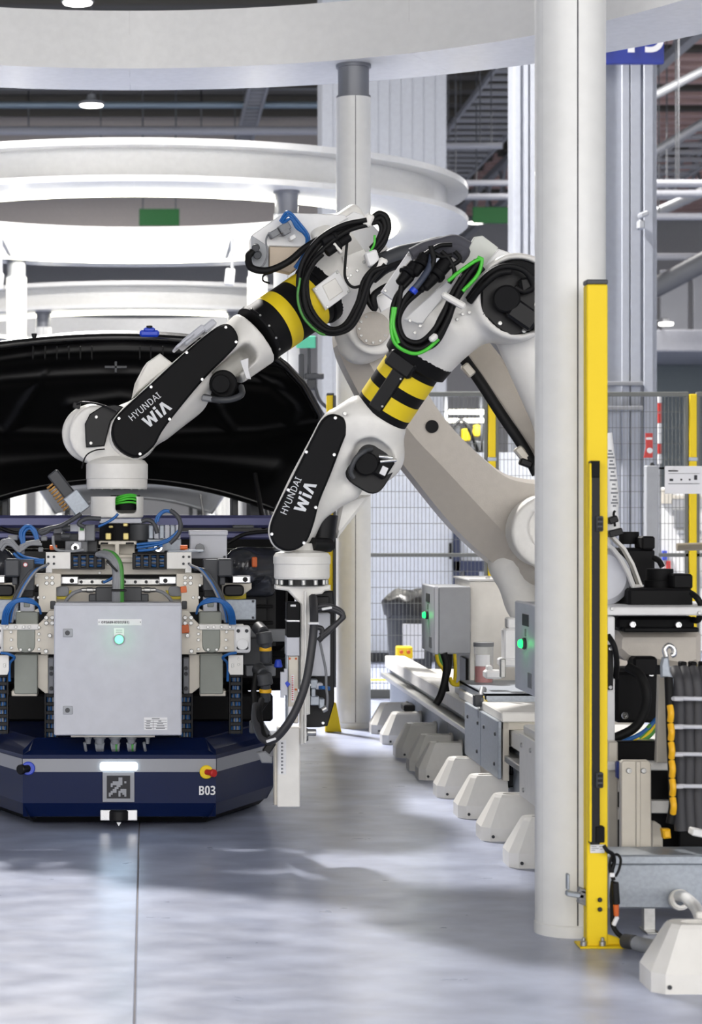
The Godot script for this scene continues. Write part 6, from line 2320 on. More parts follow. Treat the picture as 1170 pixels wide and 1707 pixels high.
func track() -> void:
	var t := thing("robot_track", Vector3(1.6, 0, -9.9), "long steel floor track on which the two robots stand", "track")
	# side web in sheets, white top beam, steel strip
	for k in 5:
		var z0 := -6.95 - k * 1.28
		var s := mb()
		bb(s, Vector3(1.46, 0.02, z0 - 1.272), Vector3(1.475, 0.3, z0), 0.002)
		part(t, "web_sheet", s, M.galvanised)
	var s := mb()
	bb(s, Vector3(1.43, 0.29, -13.35), Vector3(1.55, 0.36, -6.95), 0.006)
	part(t, "top_beam", s, M.cream, "cream top beam")
	s = mb()
	bb(s, Vector3(1.40, 0.235, -13.3), Vector3(1.46, 0.262, -6.95), 0.004)
	part(t, "guide_strip", s, M.steel, "steel guide strip")
	s = mb()
	bb(s, Vector3(1.475, 0.02, -13.35), Vector3(2.2, 0.28, -6.95), 0.01)
	part(t, "bed", s, M.plate_beige)
	s = mb()
	bb(s, Vector3(2.2, 0.29, -13.35), Vector3(2.32, 0.36, -6.95), 0.006)
	part(t, "rear_beam", s, M.cream)
	s = mb()
	pbox(s, 661, 1097, 689, 1104, 13.36, 0.1, 0.004)
	pbox(s, 664, 1103, 689, 1128, 13.36, 0.1, 0.004)
	part(t, "end_post", s, M.cream)
	s = mb()
	pbox(s, 662, 1078, 688, 1097.5, 13.34, 0.1, 0.006)
	var eb := part(t, "end_stop", s, M.hazard_yellow, "yellow end stop")
	for x in [669, 681]: bolt(eb, P(x, 1087, 13.338), Vector3(0, 0, 1), 0.012, M.orange)
	s = mb()
	bb(s, Vector3(1.36, 0.165, -11.9), Vector3(1.42, 0.2, -11.75), 0.006)
	part(t, "rubber_buffer", s, M.black)
	# gusset blocks between the anchors and the web
	for z in [-12.2, -11.6, -11.0, -10.4, -10.07, -9.43]:
		s = mb()
		cyl(s, Vector3(1.441, 0.13, z - 0.2), Vector3(1.46, 0.13, z - 0.2), 0.035, -1, 18, 0.004)
		bb(s, Vector3(1.441, 0.0, z - 0.23), Vector3(1.46, 0.12, z - 0.17), 0.004)
		part(t, "web_bracket", s, M.cream)
	# anchors
	var spots := [[1224, 0], [1242, 0], [1264, 0], [1286, 0], [1301, 0], [1331, 0], [1365, 0], [1403, 0], [1448, 0]]
	var base: Node3D = null
	for e in spots:
		var dd: float = EYE * F / (e[0] - CY)
		var at := Vector3(1.335, 0, -dd - 0.095)
		if base == null: base = make_anchor(at, "white anchor cover bolted to the floor beside the robot track")
		else: anchor_cover(base, at, "white anchor cover bolted to the floor beside the robot track")
	var near := copy(base, "anchor_cover", Vector3(1.37, 0, -5.66), 0.0, "large white anchor cover fed by the ribbed conduit at the yellow post", "")
	near.remove_meta("group")
	# carriages
	var ca := thing("robot_carriage", Vector3(1.8, 0.3, -9.2), "steel carriage under the robot that reaches over the bonnet", "carriage")
	for k in 2:
		s = mb()
		bb(s, Vector3(1.375, 0.168, -9.15 - k * 0.46), Vector3(1.39, 0.395, -8.7 - k * 0.46), 0.003)
		var sh := part(ca, "side_sheet", s, M.galvanised)
		for e in [[0.34, -8.76], [0.22, -8.78], [0.34, -9.05]]: bolt(sh, Vector3(1.374, e[0], e[1] - k * 0.46), Vector3(-1, 0, 0), 0.008, M.dark_grey)
	s = mb()
	bb(s, Vector3(1.39, 0.39, -9.9), Vector3(2.25, 0.43, -8.7), 0.005)
	part(ca, "deck_plate", s, M.cream)
	s = mb()
	bb(s, Vector3(1.395, 0.16, -8.78), Vector3(1.42, 0.39, -8.7), 0.003)
	bb(s, Vector3(1.395, 0.36, -8.74), Vector3(1.7, 0.39, -8.7), 0.003)
	part(ca, "front_frame", s, M.plate_beige)
	s = mb()
	for e in [[845, 1240, 862, 1262], [842, 1290, 858, 1312], [850, 1262, 856, 1290]]: pbox(s, e[0], e[1], e[2], e[3], 8.85, 0.1, 0.004)
	part(ca, "drive_unit", s, M.black)
	s = mb()
	pbox(s, 845, 1238, 856, 1246, 8.82, 0.05, 0.004)
	pbox(s, 868, 1220, 872, 1300, 8.8, 0.02, 0.002)
	part(ca, "drive_coupling", s, M.bright_metal)
	s = mb()
	bb(s, Vector3(1.42, 0.1, -9.8), Vector3(1.46, 0.36, -8.95), 0.003)
	part(ca, "inner_wall", s, M.plate_beige)
	# riser to the robot's foot
	s = mb()
	cyl(s, Vector3(1.97, 0.43, -9.55), Vector3(1.97, 0.46, -9.55), 0.3, -1, 36, 0.006)
	part(ca, "riser_plate", s, M.cream)
	var cb := thing("robot_carriage", Vector3(1.8, 0.3, -7.5), "cream carriage under the robot beside the column", "carriage")
	s = mb()
	bb(s, Vector3(1.375, 0.168, -8.2), Vector3(1.39, 0.4, -7.5), 0.003)
	var sh2 := part(cb, "side_sheet", s, M.cream)
	for e in [[0.36, -8.14], [0.36, -7.95], [0.2, -8.1]]: bolt(sh2, Vector3(1.374, e[0], e[1]), Vector3(-1, 0, 0), 0.009, M.steel)
	s = mb()
	bb(s, Vector3(1.39, 0.38, -8.2), Vector3(2.25, 0.43, -7.38), 0.005)
	part(cb, "deck_plate", s, M.cream)
	# boxes
	control_box(Vector3(1.3, 0.58, -9.98), "grey control box with green button beside the tall white cabinet")
	control_box(Vector3(1.3, 0.6, -7.35), "grey control box with green button close behind the column")
	var wc := thing("white_cabinet", Vector3(1.6, 0.4, -10.3), "tall white cabinet joined to the control box on the robot track", "cabinet")
	s = mb()
	bb(s, Vector3(1.462, 0.36, -10.55), Vector3(1.74, 0.905, -10.05), 0.004)
	part(wc, "body", s, M.cream)
	s = mb()
	bb(s, Vector3(1.455, 0.905, -10.56), Vector3(1.745, 0.915, -10.04), 0.003)
	part(wc, "lid", s, M.white)
	s = mb()
	bb(s, Vector3(1.45, 0.4, -10.3), Vector3(1.465, 0.55, -10.1), 0.003)
	part(wc, "side_opening", s, M.black)
	bolt(wc, Vector3(1.55, 0.917, -10.1), Vector3(0, 1, 0), 0.01, M.steel)
	# cables below the first box
	for e in [[[390, 575, 400, 620, 425, 655, 440, 690], M.hazard_yellow, 0.011], [[398, 575, 412, 630, 432, 660], M.green_hose, 0.011], [[480, 570, 484, 640, 482, 700, 475, 740], M.hazard_yellow, 0.008], [[425, 575, 440, 640, 430, 720, 410, 790, 385, 835], M.rubber, 0.017], [[455, 580, 450, 650, 435, 720, 440, 770], M.rubber, 0.014], [[455, 700, 470, 730, 500, 735, 512, 720], M.hazard_yellow, 0.01]]:
		var v := []
		for k in range(0, e[0].size(), 2): v += [e[0][k], e[0][k + 1], 10.0 if e[2] < 0.015 else 9.9]
		var cw := cable(wc, "feed_cable", R6, v, e[2], e[1])
	# lubricant jar on a tray
	var jar := thing("lubricant_jar", P(806, 1138, 9.8), "clear lubricant jar with red grease on the track tray", "jar")
	var jb := P(806, 1138, 9.8)
	var jm := StandardMaterial3D.new()
	jm.resource_name = "jar_clear"
	jm.albedo_color = Color(0.82, 0.84, 0.84, 0.3)
	jm.transparency = BaseMaterial3D.TRANSPARENCY_ALPHA
	jm.roughness = 0.06
	s = mb()
	lathe(s, T(jb), [Vector2(0, 0), Vector2(0.042, 0), Vector2(0.043, 0.165), Vector2(0.038, 0.172)], 28)
	part(jar, "glass", s, jm)
	s = mb()
	lathe(s, T(jb), [Vector2(0, 0.003), Vector2(0.038, 0.003), Vector2(0.039, 0.07), Vector2(0.03, 0.078), Vector2(0, 0.074)], 24)
	part(jar, "red_grease", s, M.red, "red grease")
	s = mb()
	lathe(s, T(jb), [Vector2(0.043, 0.16), Vector2(0.045, 0.16), Vector2(0.045, 0.178), Vector2(0, 0.18)], 28)
	part(jar, "jar_lid", s, M.mid_grey)
	s = mb()
	arc_wall(s, jb, [Vector2(0.0435, 0.075), Vector2(0.0435, 0.125)], deg_to_rad(60), deg_to_rad(150), 12)
	part(jar, "jar_label", s, M.paper)
	var tr := thing("sheet_tray", P(840, 1150, 9.6), "bent sheet-metal tray that carries the lubricant jar", "tray")
	s = mb()
	var ty := jb.y
	bb(s, Vector3(1.4, ty - 0.012, -9.95), Vector3(1.75, ty, -9.2), 0.002)
	bb(s, Vector3(1.4, ty - 0.05, -9.95), Vector3(1.408, ty, -9.2), 0.002)
	bb(s, Vector3(1.4, ty - 0.045, -9.21), Vector3(1.75, ty, -9.2), 0.002)
	part(tr, "tray_sheet", s, M.galvanised)
	s = mb()
	for x in [1.45, 1.7]: bb(s, Vector3(x, 0.42, -9.3), Vector3(x + 0.03, ty - 0.01, -9.25), 0.002)
	part(tr, "tray_leg", s, M.steel)
	s = mb()
	pbox(s, 809, 1118, 838, 1132, 9.35, 0.08, 0.008)
	pbox(s, 812, 1110, 821, 1119, 9.37, 0.05, 0.004)
	part(tr, "grease_pump", s, M.white, "white grease pump")
	s = mb()
	pbox(s, 840, 1048, 862, 1100, 9.3, 0.08, 0.008)
	pbox(s, 846, 1030, 866, 1048, 9.3, 0.08, 0.006)
	pbox(s, 834, 1098, 868, 1112, 9.3, 0.1, 0.008)
	part(tr, "grease_tank", s, M.white, "white grease tank")
	s = mb()
	pbox(s, 834, 1098, 843, 1130, 9.22, 0.03, 0.004)
	part(tr, "pump_valve", s, M.steel)
	# loose cable ends and a hose below the tray
	for k in 7:
		cable(tr, "loose_wire", R6, [620, 790 + k * 6, 9.25, 630, 800 + k * 4, 9.22, 640 - k * 2, 815 + k * 3, 9.2, 655, 830 + k * 3, 9.2], 0.0028, M.cream if k % 2 else M.hazard_yellow)
	cable(tr, "grey_hose", R6, [625, 760, 9.3, 620, 800, 9.25, 650, 840, 9.2, 690, 890, 9.15, 760, 905, 9.1, 880, 895, 9.1], 0.016, M.grey_hose)
	s = mb()
	bx(s, T(zp(R6, 600, 815, 9.25)), Vector3(0.04, 0.05, 0.05), 0.005)
	part(tr, "cable_block", s, M.dark_grey)

# ---------------------------------------------------------------- right of the column: light-curtain post, track end, frames, hoses
func right_side() -> void:
	# yellow light-curtain post in front of the column
	var d := 6.17
	var base := P(996, 1575, d)
	base.y = 0.0
	var t := thing("light_curtain_post", base, "tall yellow safety post with a black light-curtain bar in front of the column", "safety post")
	var x0 := P(978, 0, d).x
	var x1 := P(1013, 0, d).x
	var top := P(0, 474, d).y
	var s := mb()
	bb(s, Vector3(x0, 0.0, -d - 0.05), Vector3(x1, top, -d), 0.003)
	part(t, "post", s, M.yellow)
	s = mb()
	bb(s, Vector3(x0 - 0.001, top, -d - 0.051), Vector3(x1 + 0.001, top + 0.014, -d + 0.001), 0.003)
	part(t, "post_cap", s, M.dark_grey)
	# light curtain: yellow housing edge, black window
	s = mb()
	pbox(s, 984, 768, 1000, 1408, d - 0.03, 0.03, 0.002)
	var lc := part(t, "light_curtain", s, M.black, "black light-curtain bar")
	s = mb()
	pbox(s, 982.5, 772, 986.5, 1404, d - 0.032, 0.03, 0.002)
	part(lc, "housing_edge", s, M.yellow)
	s = mb()
	pbox(s, 986.5, 768, 1000, 796, d - 0.034, 0.005, 0.002)
	part(lc, "end_cap", s, M.matte_black)
	s = mb()
	pbox(s, 993, 1378, 1008, 1405, d - 0.034, 0.03, 0.002)
	part(lc, "end_cap", s, M.matte_black)
	for y in [860, 1288]:
		s = mb()
		pbox(s, 994, y, 1006, y + 26, d - 0.04, 0.025, 0.003)
		var bk := part(t, "curtain_bracket", s, M.dark_grey)
		s = mb()
		for k in 3: pbox(s, 996.5, y + 3 + k * 8, 1005, y + 8 + k * 8, d - 0.042, 0.004, 0.001)
		part(bk, "bracket_slot", s, M.black)
	s = mb()
	pbox(s, 984, 1408, 1008, 1422, d - 0.006, 0.008, 0.001)
	var tg := part(t, "type_plate", s, M.paper)
	s = mb()
	for e in [[986, 1411, 994], [986, 1414, 998], [986, 1417, 992], [999, 1411, 1005], [1000, 1415, 1005]]: pbox(s, e[0], e[1], e[2], e[1] + 1.0, d - 0.007, 0.001, 0.0)
	part(tg, "plate_lines", s, M.mid_grey, "", "stuff")
	for y in [1500, 1516]:
		s = mb()
		cyl(s, P(1000, y, d + 0.002), P(1000, y, d - 0.008), 0.0065, -1, 16)
		part(t, "post_screw", s, M.black)
	# base plate, gusset, anchor bolts
	s = mb()
	bb(s, Vector3(x0 - 0.022, 0.0, -d - 0.07), Vector3(x1 + 0.0, 0.006, -d + 0.02), 0.002)
	bb(s, Vector3(x1 - 0.01, 0.0, -d - 0.06), Vector3(x1 + 0.055, 0.006, -d + 0.02), 0.002)
	part(t, "base_plate", s, M.yellow)
	s = mb()
	prism(s, T(Vector3(x1, 0.006, -d - 0.01)), [Vector2(-0.01, 0), Vector2(0.055, 0), Vector2(0.03, 0.02), Vector2(-0.01, 0.032)], 0.012, 0.002)
	part(t, "gusset", s, M.yellow)
	for x in [x0 - 0.01, x0 + 0.042]:
		s = mb()
		cyl(s, Vector3(x, 0.006, -d + 0.008), Vector3(x, 0.02, -d + 0.008), 0.0095, -1, 6)
		cyl(s, Vector3(x, 0.02, -d + 0.008), Vector3(x, 0.03, -d + 0.008), 0.005, -1, 10)
		part(t, "anchor_bolt", s, M.steel)
	# cable and plugs down the side of the post
	cable(t, "curtain_cable", R8, [425, 705, d - 0.03, 445, 735, d - 0.03, 475, 755, d - 0.01, 482, 800, d, 470, 850, d, 480, 900, d], 0.006, M.rubber)
	cable(t, "curtain_cable", R8, [465, 880, d, 458, 820, d, 470, 770, d, 500, 755, d + 0.01, 520, 785, d + 0.01, 510, 840, d, 490, 880, d], 0.004, M.rubber)
	cable(t, "curtain_cable", R8, [478, 905, d, 470, 980, d, 474, 1080, d, 476, 1150, d, 500, 1195, d - 0.01, 530, 1220, d - 0.02], 0.007, M.rubber)
	s = mb()
	cyl(s, zp(R8, 488, 910, d - 0.01), zp(R8, 496, 1035, d - 0.01), 0.0105, -1, 14, 0.002)
	var pg := part(t, "cable_plug", s, M.black)
	s = mb()
	cyl(s, zp(R8, 494, 1035, d - 0.01), zp(R8, 496, 1102, d - 0.01), 0.0085, 0.007, 14, 0.002)
	part(pg, "orange_sleeve", s, M.orange)
	s = mb()
	bx(s, T(zp(R8, 490, 1128, d - 0.01), 0, 0, -25), Vector3(0.012, 0.028, 0.008), 0.002)
	bx(s, T(zp(R8, 472, 870, d - 0.005)), Vector3(0.014, 0.012, 0.008), 0.002)
	part(pg, "cable_tag", s, M.paper)
	# bracket that ties the post to the column
	s = mb()
	bb(s, zp(R8, 218, 955, 6.2), zp(R8, 235, 865, 6.2) + Vector3(0, 0, -0.02), 0.002)
	bx(s, T(zp(R8, 262, 980, 6.2), 0, 0, -10), Vector3(0.05, 0.014, 0.03), 0.003)
	part(t, "column_bracket", s, M.galvanised)
	s = mb()
	bx(s, T(zp(R8, 315, 960, 6.2), 0, 0, -20), Vector3(0.035, 0.012, 0.03), 0.002)
	bx(s, T(zp(R8, 312, 1025, 6.2), 0, 0, -20), Vector3(0.035, 0.012, 0.03), 0.002)
	bx(s, T(zp(R8, 318, 990, 6.19), 0, 0, -20), Vector3(0.03, 0.03, 0.01), 0.002)
	part(t, "bracket_arm", s, M.mid_grey)
	# ribbed conduit on the floor, from the post to the near anchor cover
	var cd := thing("ribbed_conduit", P(1060, 1575, 6.0), "short pale ribbed conduit lying between the yellow post and the anchor cover", "conduit")
	s = mb()
	var cp := [zp(R8, 595, 1250, 6.12), zp(R8, 650, 1265, 6.08), zp(R8, 710, 1275, 6.02), zp(R8, 790, 1280, 5.9)]
	for v in cp: v.y = maxf(v.y, 0.022)
	tube(s, cp, 0.016, 14, 12, 0.005)
	part(cd, "ribbed_hose", s, M.box_grey)
	s = mb()
	cyl(s, zp(R8, 540, 1240, 6.15), zp(R8, 604, 1250, 6.11), 0.0205, -1, 20, 0.003)
	part(cd, "conduit_end", s, M.dark_grey, "dark grey conduit end")
	# galvanised cross beam at the end of the track
	var cb := thing("end_beam", P(1090, 1515, 6.45), "galvanised box beam closing the near end of the robot track", "beam")
	s = mb()
	bb(s, Vector3(P(1012, 0, 6.4).x, P(0, 1515, 6.4).y, -6.5), Vector3(2.6, P(0, 1432, 6.4).y, -6.4), 0.005)
	part(cb, "box_section", s, M.galvanised)
	s = mb()
	bb(s, Vector3(P(1012, 0, 6.4).x, P(0, 1441, 6.4).y, -6.55), Vector3(2.6, P(0, 1424, 6.4).y, -6.385), 0.005)
	part(cb, "top_flange", s, M.galvanised)
	for x in [1084, 1200]:
		s = mb()
		bb(s, Vector3(P(x - 10, 0, 6.4).x, 0.0, -6.44), Vector3(P(x + 10, 0, 6.4).x, 0.12, -6.41), 0.002)
		bb(s, Vector3(P(x - 11, 0, 6.4).x, 0.0, -6.46), Vector3(P(x + 11, 0, 6.4).x, 0.006, -6.36), 0.002)
		part(cb, "leg", s, M.steel)
	# white pipe from the beam down to the near anchor cover
	var wp := thing("white_pipe", P(1140, 1500, 6.3), "white bent pipe from the galvanised beam down to the anchor cover", "pipe")
	s = mb()
	tube(s, path(R8, [835, 990, 6.39, 870, 990, 6.3, 905, 1015, 6.15, 945, 1060, 5.95, 968, 1120, 5.8, 975, 1185, 5.72]), 0.0165, 14, 8)
	part(wp, "pipe", s, M.white)
	s = mb()
	lathe(s, along(zp(R8, 845, 1010, 6.385), zp(R8, 868, 1008, 6.33)), [Vector2(0.017, 0), Vector2(0.03, 0), Vector2(0.03, 0.025), Vector2(0.024, 0.03), Vector2(0.017, 0.03)], 24)
	part(wp, "pipe_collar", s, M.cream)
	s = mb()
	bx(s, T(zp(R8, 962, 1140, 5.74)), Vector3(0.02, 0.06, 0.02), 0.004)
	part(wp, "pipe_socket", s, M.cream)
	# service frame under the near robot
	var f := thing("service_frame", P(1090, 1420, 6.8), "cream sheet-steel service frame standing above the galvanised beam", "frame")
	s = mb()
	plate(s, pix(R8, [522, 240, 535, 228, 672, 228, 690, 245, 694, 760, 522, 760]), 6.6, 0.03, 0.003)
	var fp := part(f, "front_post", s, M.plate_beige, "broad beige post with two bolts")
	bolts_px(fp, R8, [566, 285, 648, 285], 6.598, 0.0085, M.steel)
	s = mb()
	pb(s, R8, 604, 232, 634, 750, 6.596, 0.01, 0.003)
	part(fp, "post_fold", s, M.plate_beige)
	s = mb()
	plate(s, pix(R8, [694, 570, 715, 570, 745, 590, 756, 625, 758, 760, 694, 760]), 6.66, 0.02, 0.003)
	part(f, "rounded_plate", s, M.plate_beige)
	for e in [[440, 238, 850, 284, 6.75], [440, 340, 530, 405, 6.8], [440, 500, 530, 560, 6.8], [690, 455, 810, 525, 6.8]]:
		s = mb()
		pb(s, R8, e[0], e[1], e[2], e[3], e[4], 0.05)
		part(f, "cross_bar", s, M.cream)
	s = mb()
	plate(s, pix(R8, [735, -250, 790, -250, 815, -60, 822, 240, 720, 240]), 6.7, 0.03)
	part(f, "slanted_post", s, M.plate_beige)
	s = mb()
	pbox(s, 1013, 1236, 1030, 1420, 6.78, 0.05, 0.004)
	part(f, "side_wall", s, M.plate_beige)
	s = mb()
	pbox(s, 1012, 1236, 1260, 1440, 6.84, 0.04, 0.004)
	part(f, "interior_shade_board", s, M.matte_black, "black board standing in for the dark machine interior and its shade")  # black board added for the dark machinery and shade behind the frame
	s = mb()
	cyl(s, zp(R8, 665, 205, 7.0), zp(R8, 665, 150, 7.0), 0.034, -1, 28, 0.003)
	var bv := part(f, "blue_valve", s, mat("valve_blue", col(24, 50, 130), 0.4))
	s = mb()
	cyl(s, zp(R8, 665, 150, 7.0), zp(R8, 665, 110, 7.0), 0.03, -1, 28, 0.003)
	part(bv, "valve_top", s, M.steel)
	s = mb()
	pb(s, R8, 500, 235, 525, 330, 6.72, 0.03)
	part(f, "blue_edge", s, mat("valve_blue", col(24, 50, 130), 0.4))
	cable(f, "floor_cable", R8, [455, 205, 6.85, 540, 215, 6.85, 640, 205, 6.86, 720, 200, 6.88], 0.007, M.cream)
	cable(f, "floor_cable", R8, [455, 190, 6.9, 520, 175, 6.9, 570, 165, 6.9], 0.012, M.rubber)
	# hanging energy chain with pale rungs and a yellow twisted edge
	var e0 := thing("energy_chain", P(1150, 1400, 6.5), "black energy chain with pale rungs and a yellow twisted edge, hanging by a steel hook", "energy chain")
	for k in 4:
		s = mb()
		var x: float = 840 + k * 52
		tube(s, path(R7, [x - 4, 1290, 6.6, x + 8, 1340, 6.56, x + 18, 1420, 6.55, x + 20, 1600, 6.55, x + 24, 1800, 6.55, x + 20, 2000, 6.55, x + 30, 2200, 6.55]), 0.019, 10)
		part(e0, "chain_hose", s, mat("hose_grey_black", col(58, 58, 62), 0.6))
	for k in 4:
		s = mb()
		var y: float = [1452, 1612, 1768, 1950][k]
		tube(s, path(R7, [820, y, 6.5, 850, y - 3, 6.49, 1060, y, 6.49]), 0.0065, 8)
		bx(s, T(zp(R7, 855, y, 6.485)), Vector3(0.03, 0.012, 0.012), 0.003)
		part(e0, "rung", s, M.cabinet_grey, "pale rung")
	s = mb()
	var yl := path(R7, [800, 1330, 6.52, 806, 1500, 6.5, 812, 1700, 6.5, 822, 1900, 6.5, 826, 2050, 6.5, 808, 2160, 6.5])
	tube(s, yl, 0.013, 8)
	part(e0, "black_strand", s, M.rubber)
	for k in 6:
		s = mb()
		var y: float = 1490 + k * 105
		tube(s, path(R7, [808 + k * 3, y, 6.485, 814 + k * 3, y + 45, 6.475, 810 + k * 3, y + 88, 6.485]), 0.0095, 8)
		part(e0, "yellow_strand", s, mat("ring_yellow", col(232, 176, 20), 0.5), "yellow strand")
	s = mb()
	plate(s, pix(R8, [755, 615, 800, 615, 805, 665, 765, 670]), 6.55, 0.04, 0.005)
	part(e0, "yellow_clamp", s, mat("ring_yellow", col(232, 176, 20), 0.5))
	# hook
	s = mb()
	tube(s, path(R7, [785, 1210, 6.52, 778, 1170, 6.52, 800, 1146, 6.52, 828, 1165, 6.52, 832, 1195, 6.52, 815, 1205, 6.52]), 0.008, 10)
	part(e0, "steel_hook", s, M.bright_metal, "chrome hook")
	s = mb()
	plate(s, pix(R7, [768, 1215, 800, 1208, 812, 1300, 830, 1340, 828, 1410, 808, 1400, 790, 1330, 760, 1330, 758, 1260]), 6.53, 0.02, 0.004)
	part(e0, "hook_plate", s, M.galvanised)
	s = mb()
	for k in 3:
		pb(s, R7, 870 + k * 58, 1240, 905 + k * 58, 1285, 6.6, 0.04)
	part(e0, "chain_head", s, M.matte_black)
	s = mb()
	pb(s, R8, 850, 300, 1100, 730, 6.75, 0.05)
	part(e0, "chain_shade_board", s, M.matte_black, "black board standing in for dark machinery and shade behind the chain")  # black board stands in for dark machinery and shade behind the hoses
	s = mb()
	plate(s, pix(R8, [905, 110, 945, 110, 945, 285, 915, 285]), 6.6, 0.02)
	part(e0, "pale_strap", s, M.plate_beige)
	s = mb()
	bx(s, T(P(1165, 1388, 6.3), 0, 0, -12), Vector3(0.05, 0.02, 0.05), 0.003)
	part(f, "sheet_edge", s, M.white)

# ---------------------------------------------------------------- mesh fence behind the robots
func fence() -> void:
	var d := 14.6
	var fm := mat("fence_grey", col(104, 106, 102), 0.55)
	var xs := [1.25, 2.265, 2.98, 3.585, 4.3, 5.6]
	for k in xs.size() - 1:
		var x0: float = xs[k] + 0.025
		var x1: float = xs[k + 1] - 0.025
		var mid := Vector3((x0 + x1) * 0.5, 0, -d)
		var names := ["mesh fence panel behind the rubbish bin side of the robot track", "mesh fence panel behind the far robot's turret", "mesh fence panel right of the tall column", "mesh fence panel behind the hanging paper sheet", "outermost mesh fence panel beyond the paper sheet"]
		var t := thing("mesh_fence", mid, names[k], "fence", "mesh fence panels")
		var s := mb()
		bb(s, Vector3(x0, 1.985, -d - 0.015), Vector3(x1, 2.015, -d + 0.015), 0.003)
		part(t, "top_rail", s, fm)
		s = mb()
		bb(s, Vector3(x0, 0.93, -d - 0.012), Vector3(x1, 0.955, -d + 0.012), 0.003)
		part(t, "middle_rail", s, fm)
		s = mb()
		bb(s, Vector3(x0, 0.0, -d - 0.015), Vector3(x1, 0.06, -d + 0.015), 0.003)
		part(t, "bottom_rail", s, fm)
		for x in [x0 + 0.012, x1 - 0.012]:
			s = mb()
			bb(s, Vector3(x - 0.012, 0.0, -d - 0.012), Vector3(x + 0.012, 2.0, -d + 0.012), 0.003)
			part(t, "stile", s, fm)
		s = mb()
		var n := int((x1 - x0) / 0.026)
		for j in n:
			var x := lerpf(x0 + 0.02, x1 - 0.02, (j + 0.5) / n)
			bb(s, Vector3(x - 0.0014, 0.05, -d - 0.0014), Vector3(x + 0.0014, 1.99, -d + 0.0014), 0.0)
		for j in 19:
			var y := 0.1 + j * 0.105
			bb(s, Vector3(x0, y - 0.0018, -d + 0.001), Vector3(x1, y + 0.0018, -d + 0.0045), 0.0)
		part(t, "wire_mesh", s, fm, "", "stuff")
	for k in xs.size():
		if k == 0: continue
		var at := Vector3(xs[k], 0, -d)
		var yel := k in [1, 3]
		var t := thing("fence_post", at, "yellow fence post between two mesh panels" if yel else "grey fence post between two mesh panels", "fence post", "yellow fence posts" if yel else "grey fence posts")
		var s := mb()
		bb(s, at + Vector3(-0.024, 0, -0.03), at + Vector3(0.024, 2.0, 0.03), 0.004)
		part(t, "post", s, M.yellow if yel else fm)
		s = mb()
		bb(s, at + Vector3(-0.06, 0, -0.06), at + Vector3(0.06, 0.01, 0.06), 0.002)
		part(t, "foot_plate", s, M.yellow if yel else fm)
		s = mb()
		bb(s, at + Vector3(-0.03, 1.56, -0.035), at + Vector3(0.03, 1.585, 0.035), 0.003)
		part(t, "clamp", s, M.galvanised)
	# the light-curtain post by the far column
	var yp := thing("light_curtain_post", Vector3(P(553, 0, 12.3).x, 0, -12.3), "distant yellow safety post beside the slimmer-looking column", "safety post")
	var s2 := mb()
	bb(s2, Vector3(P(545, 0, 12.3).x, 0, -12.35), Vector3(P(557, 0, 12.3).x, P(0, 659, 12.3).y, -12.3), 0.003)
	part(yp, "post", s2, M.yellow)
	s2 = mb()
	bb(s2, Vector3(P(545, 0, 12.3).x, P(0, 659, 12.3).y, -12.35), Vector3(P(557, 0, 12.3).x, P(0, 655, 12.3).y, -12.3), 0.003)
	part(yp, "post_cap", s2, M.dark_grey)
	s2 = mb()
	bb(s2, Vector3(P(555, 0, 12.3).x, 0.25, -12.34), Vector3(P(560, 0, 12.3).x, P(0, 659, 12.3).y, -12.29), 0.002)
	part(yp, "light_curtain", s2, M.dark_grey)
	s2 = mb()
	prism(s2, T(Vector3(P(548, 0, 12.3).x, 0.004, -12.29)), [Vector2(-0.02, 0), Vector2(0.07, 0), Vector2(0.06, 0.05), Vector2(0.04, 0.16), Vector2(-0.01, 0.16)], 0.06, 0.003)
	part(yp, "gusset", s2, M.yellow)

# clad building pillar: a core and upright ribs
func pillar(x0: float, x1: float, z: float, depth: float, ribs: Array, label: String, m: Material, top := 10.6) -> Node3D:
	var t := thing("building_pillar", Vector3((x0 + x1) * 0.5, 0, z - depth * 0.5), label, "pillar")
	var s := mb()
	bb(s, Vector3(x0, 0, z - depth), Vector3(x1, top, z), 0.005)
	part(t, "core", s, m)
	for r in ribs:
		s = mb()
		bb(s, Vector3(lerpf(x0, x1, r[0]), 0, z - 0.01), Vector3(lerpf(x0, x1, r[1]), top, z + r[2]), 0.002)
		part(t, "cladding_rib", s, m)
	return t

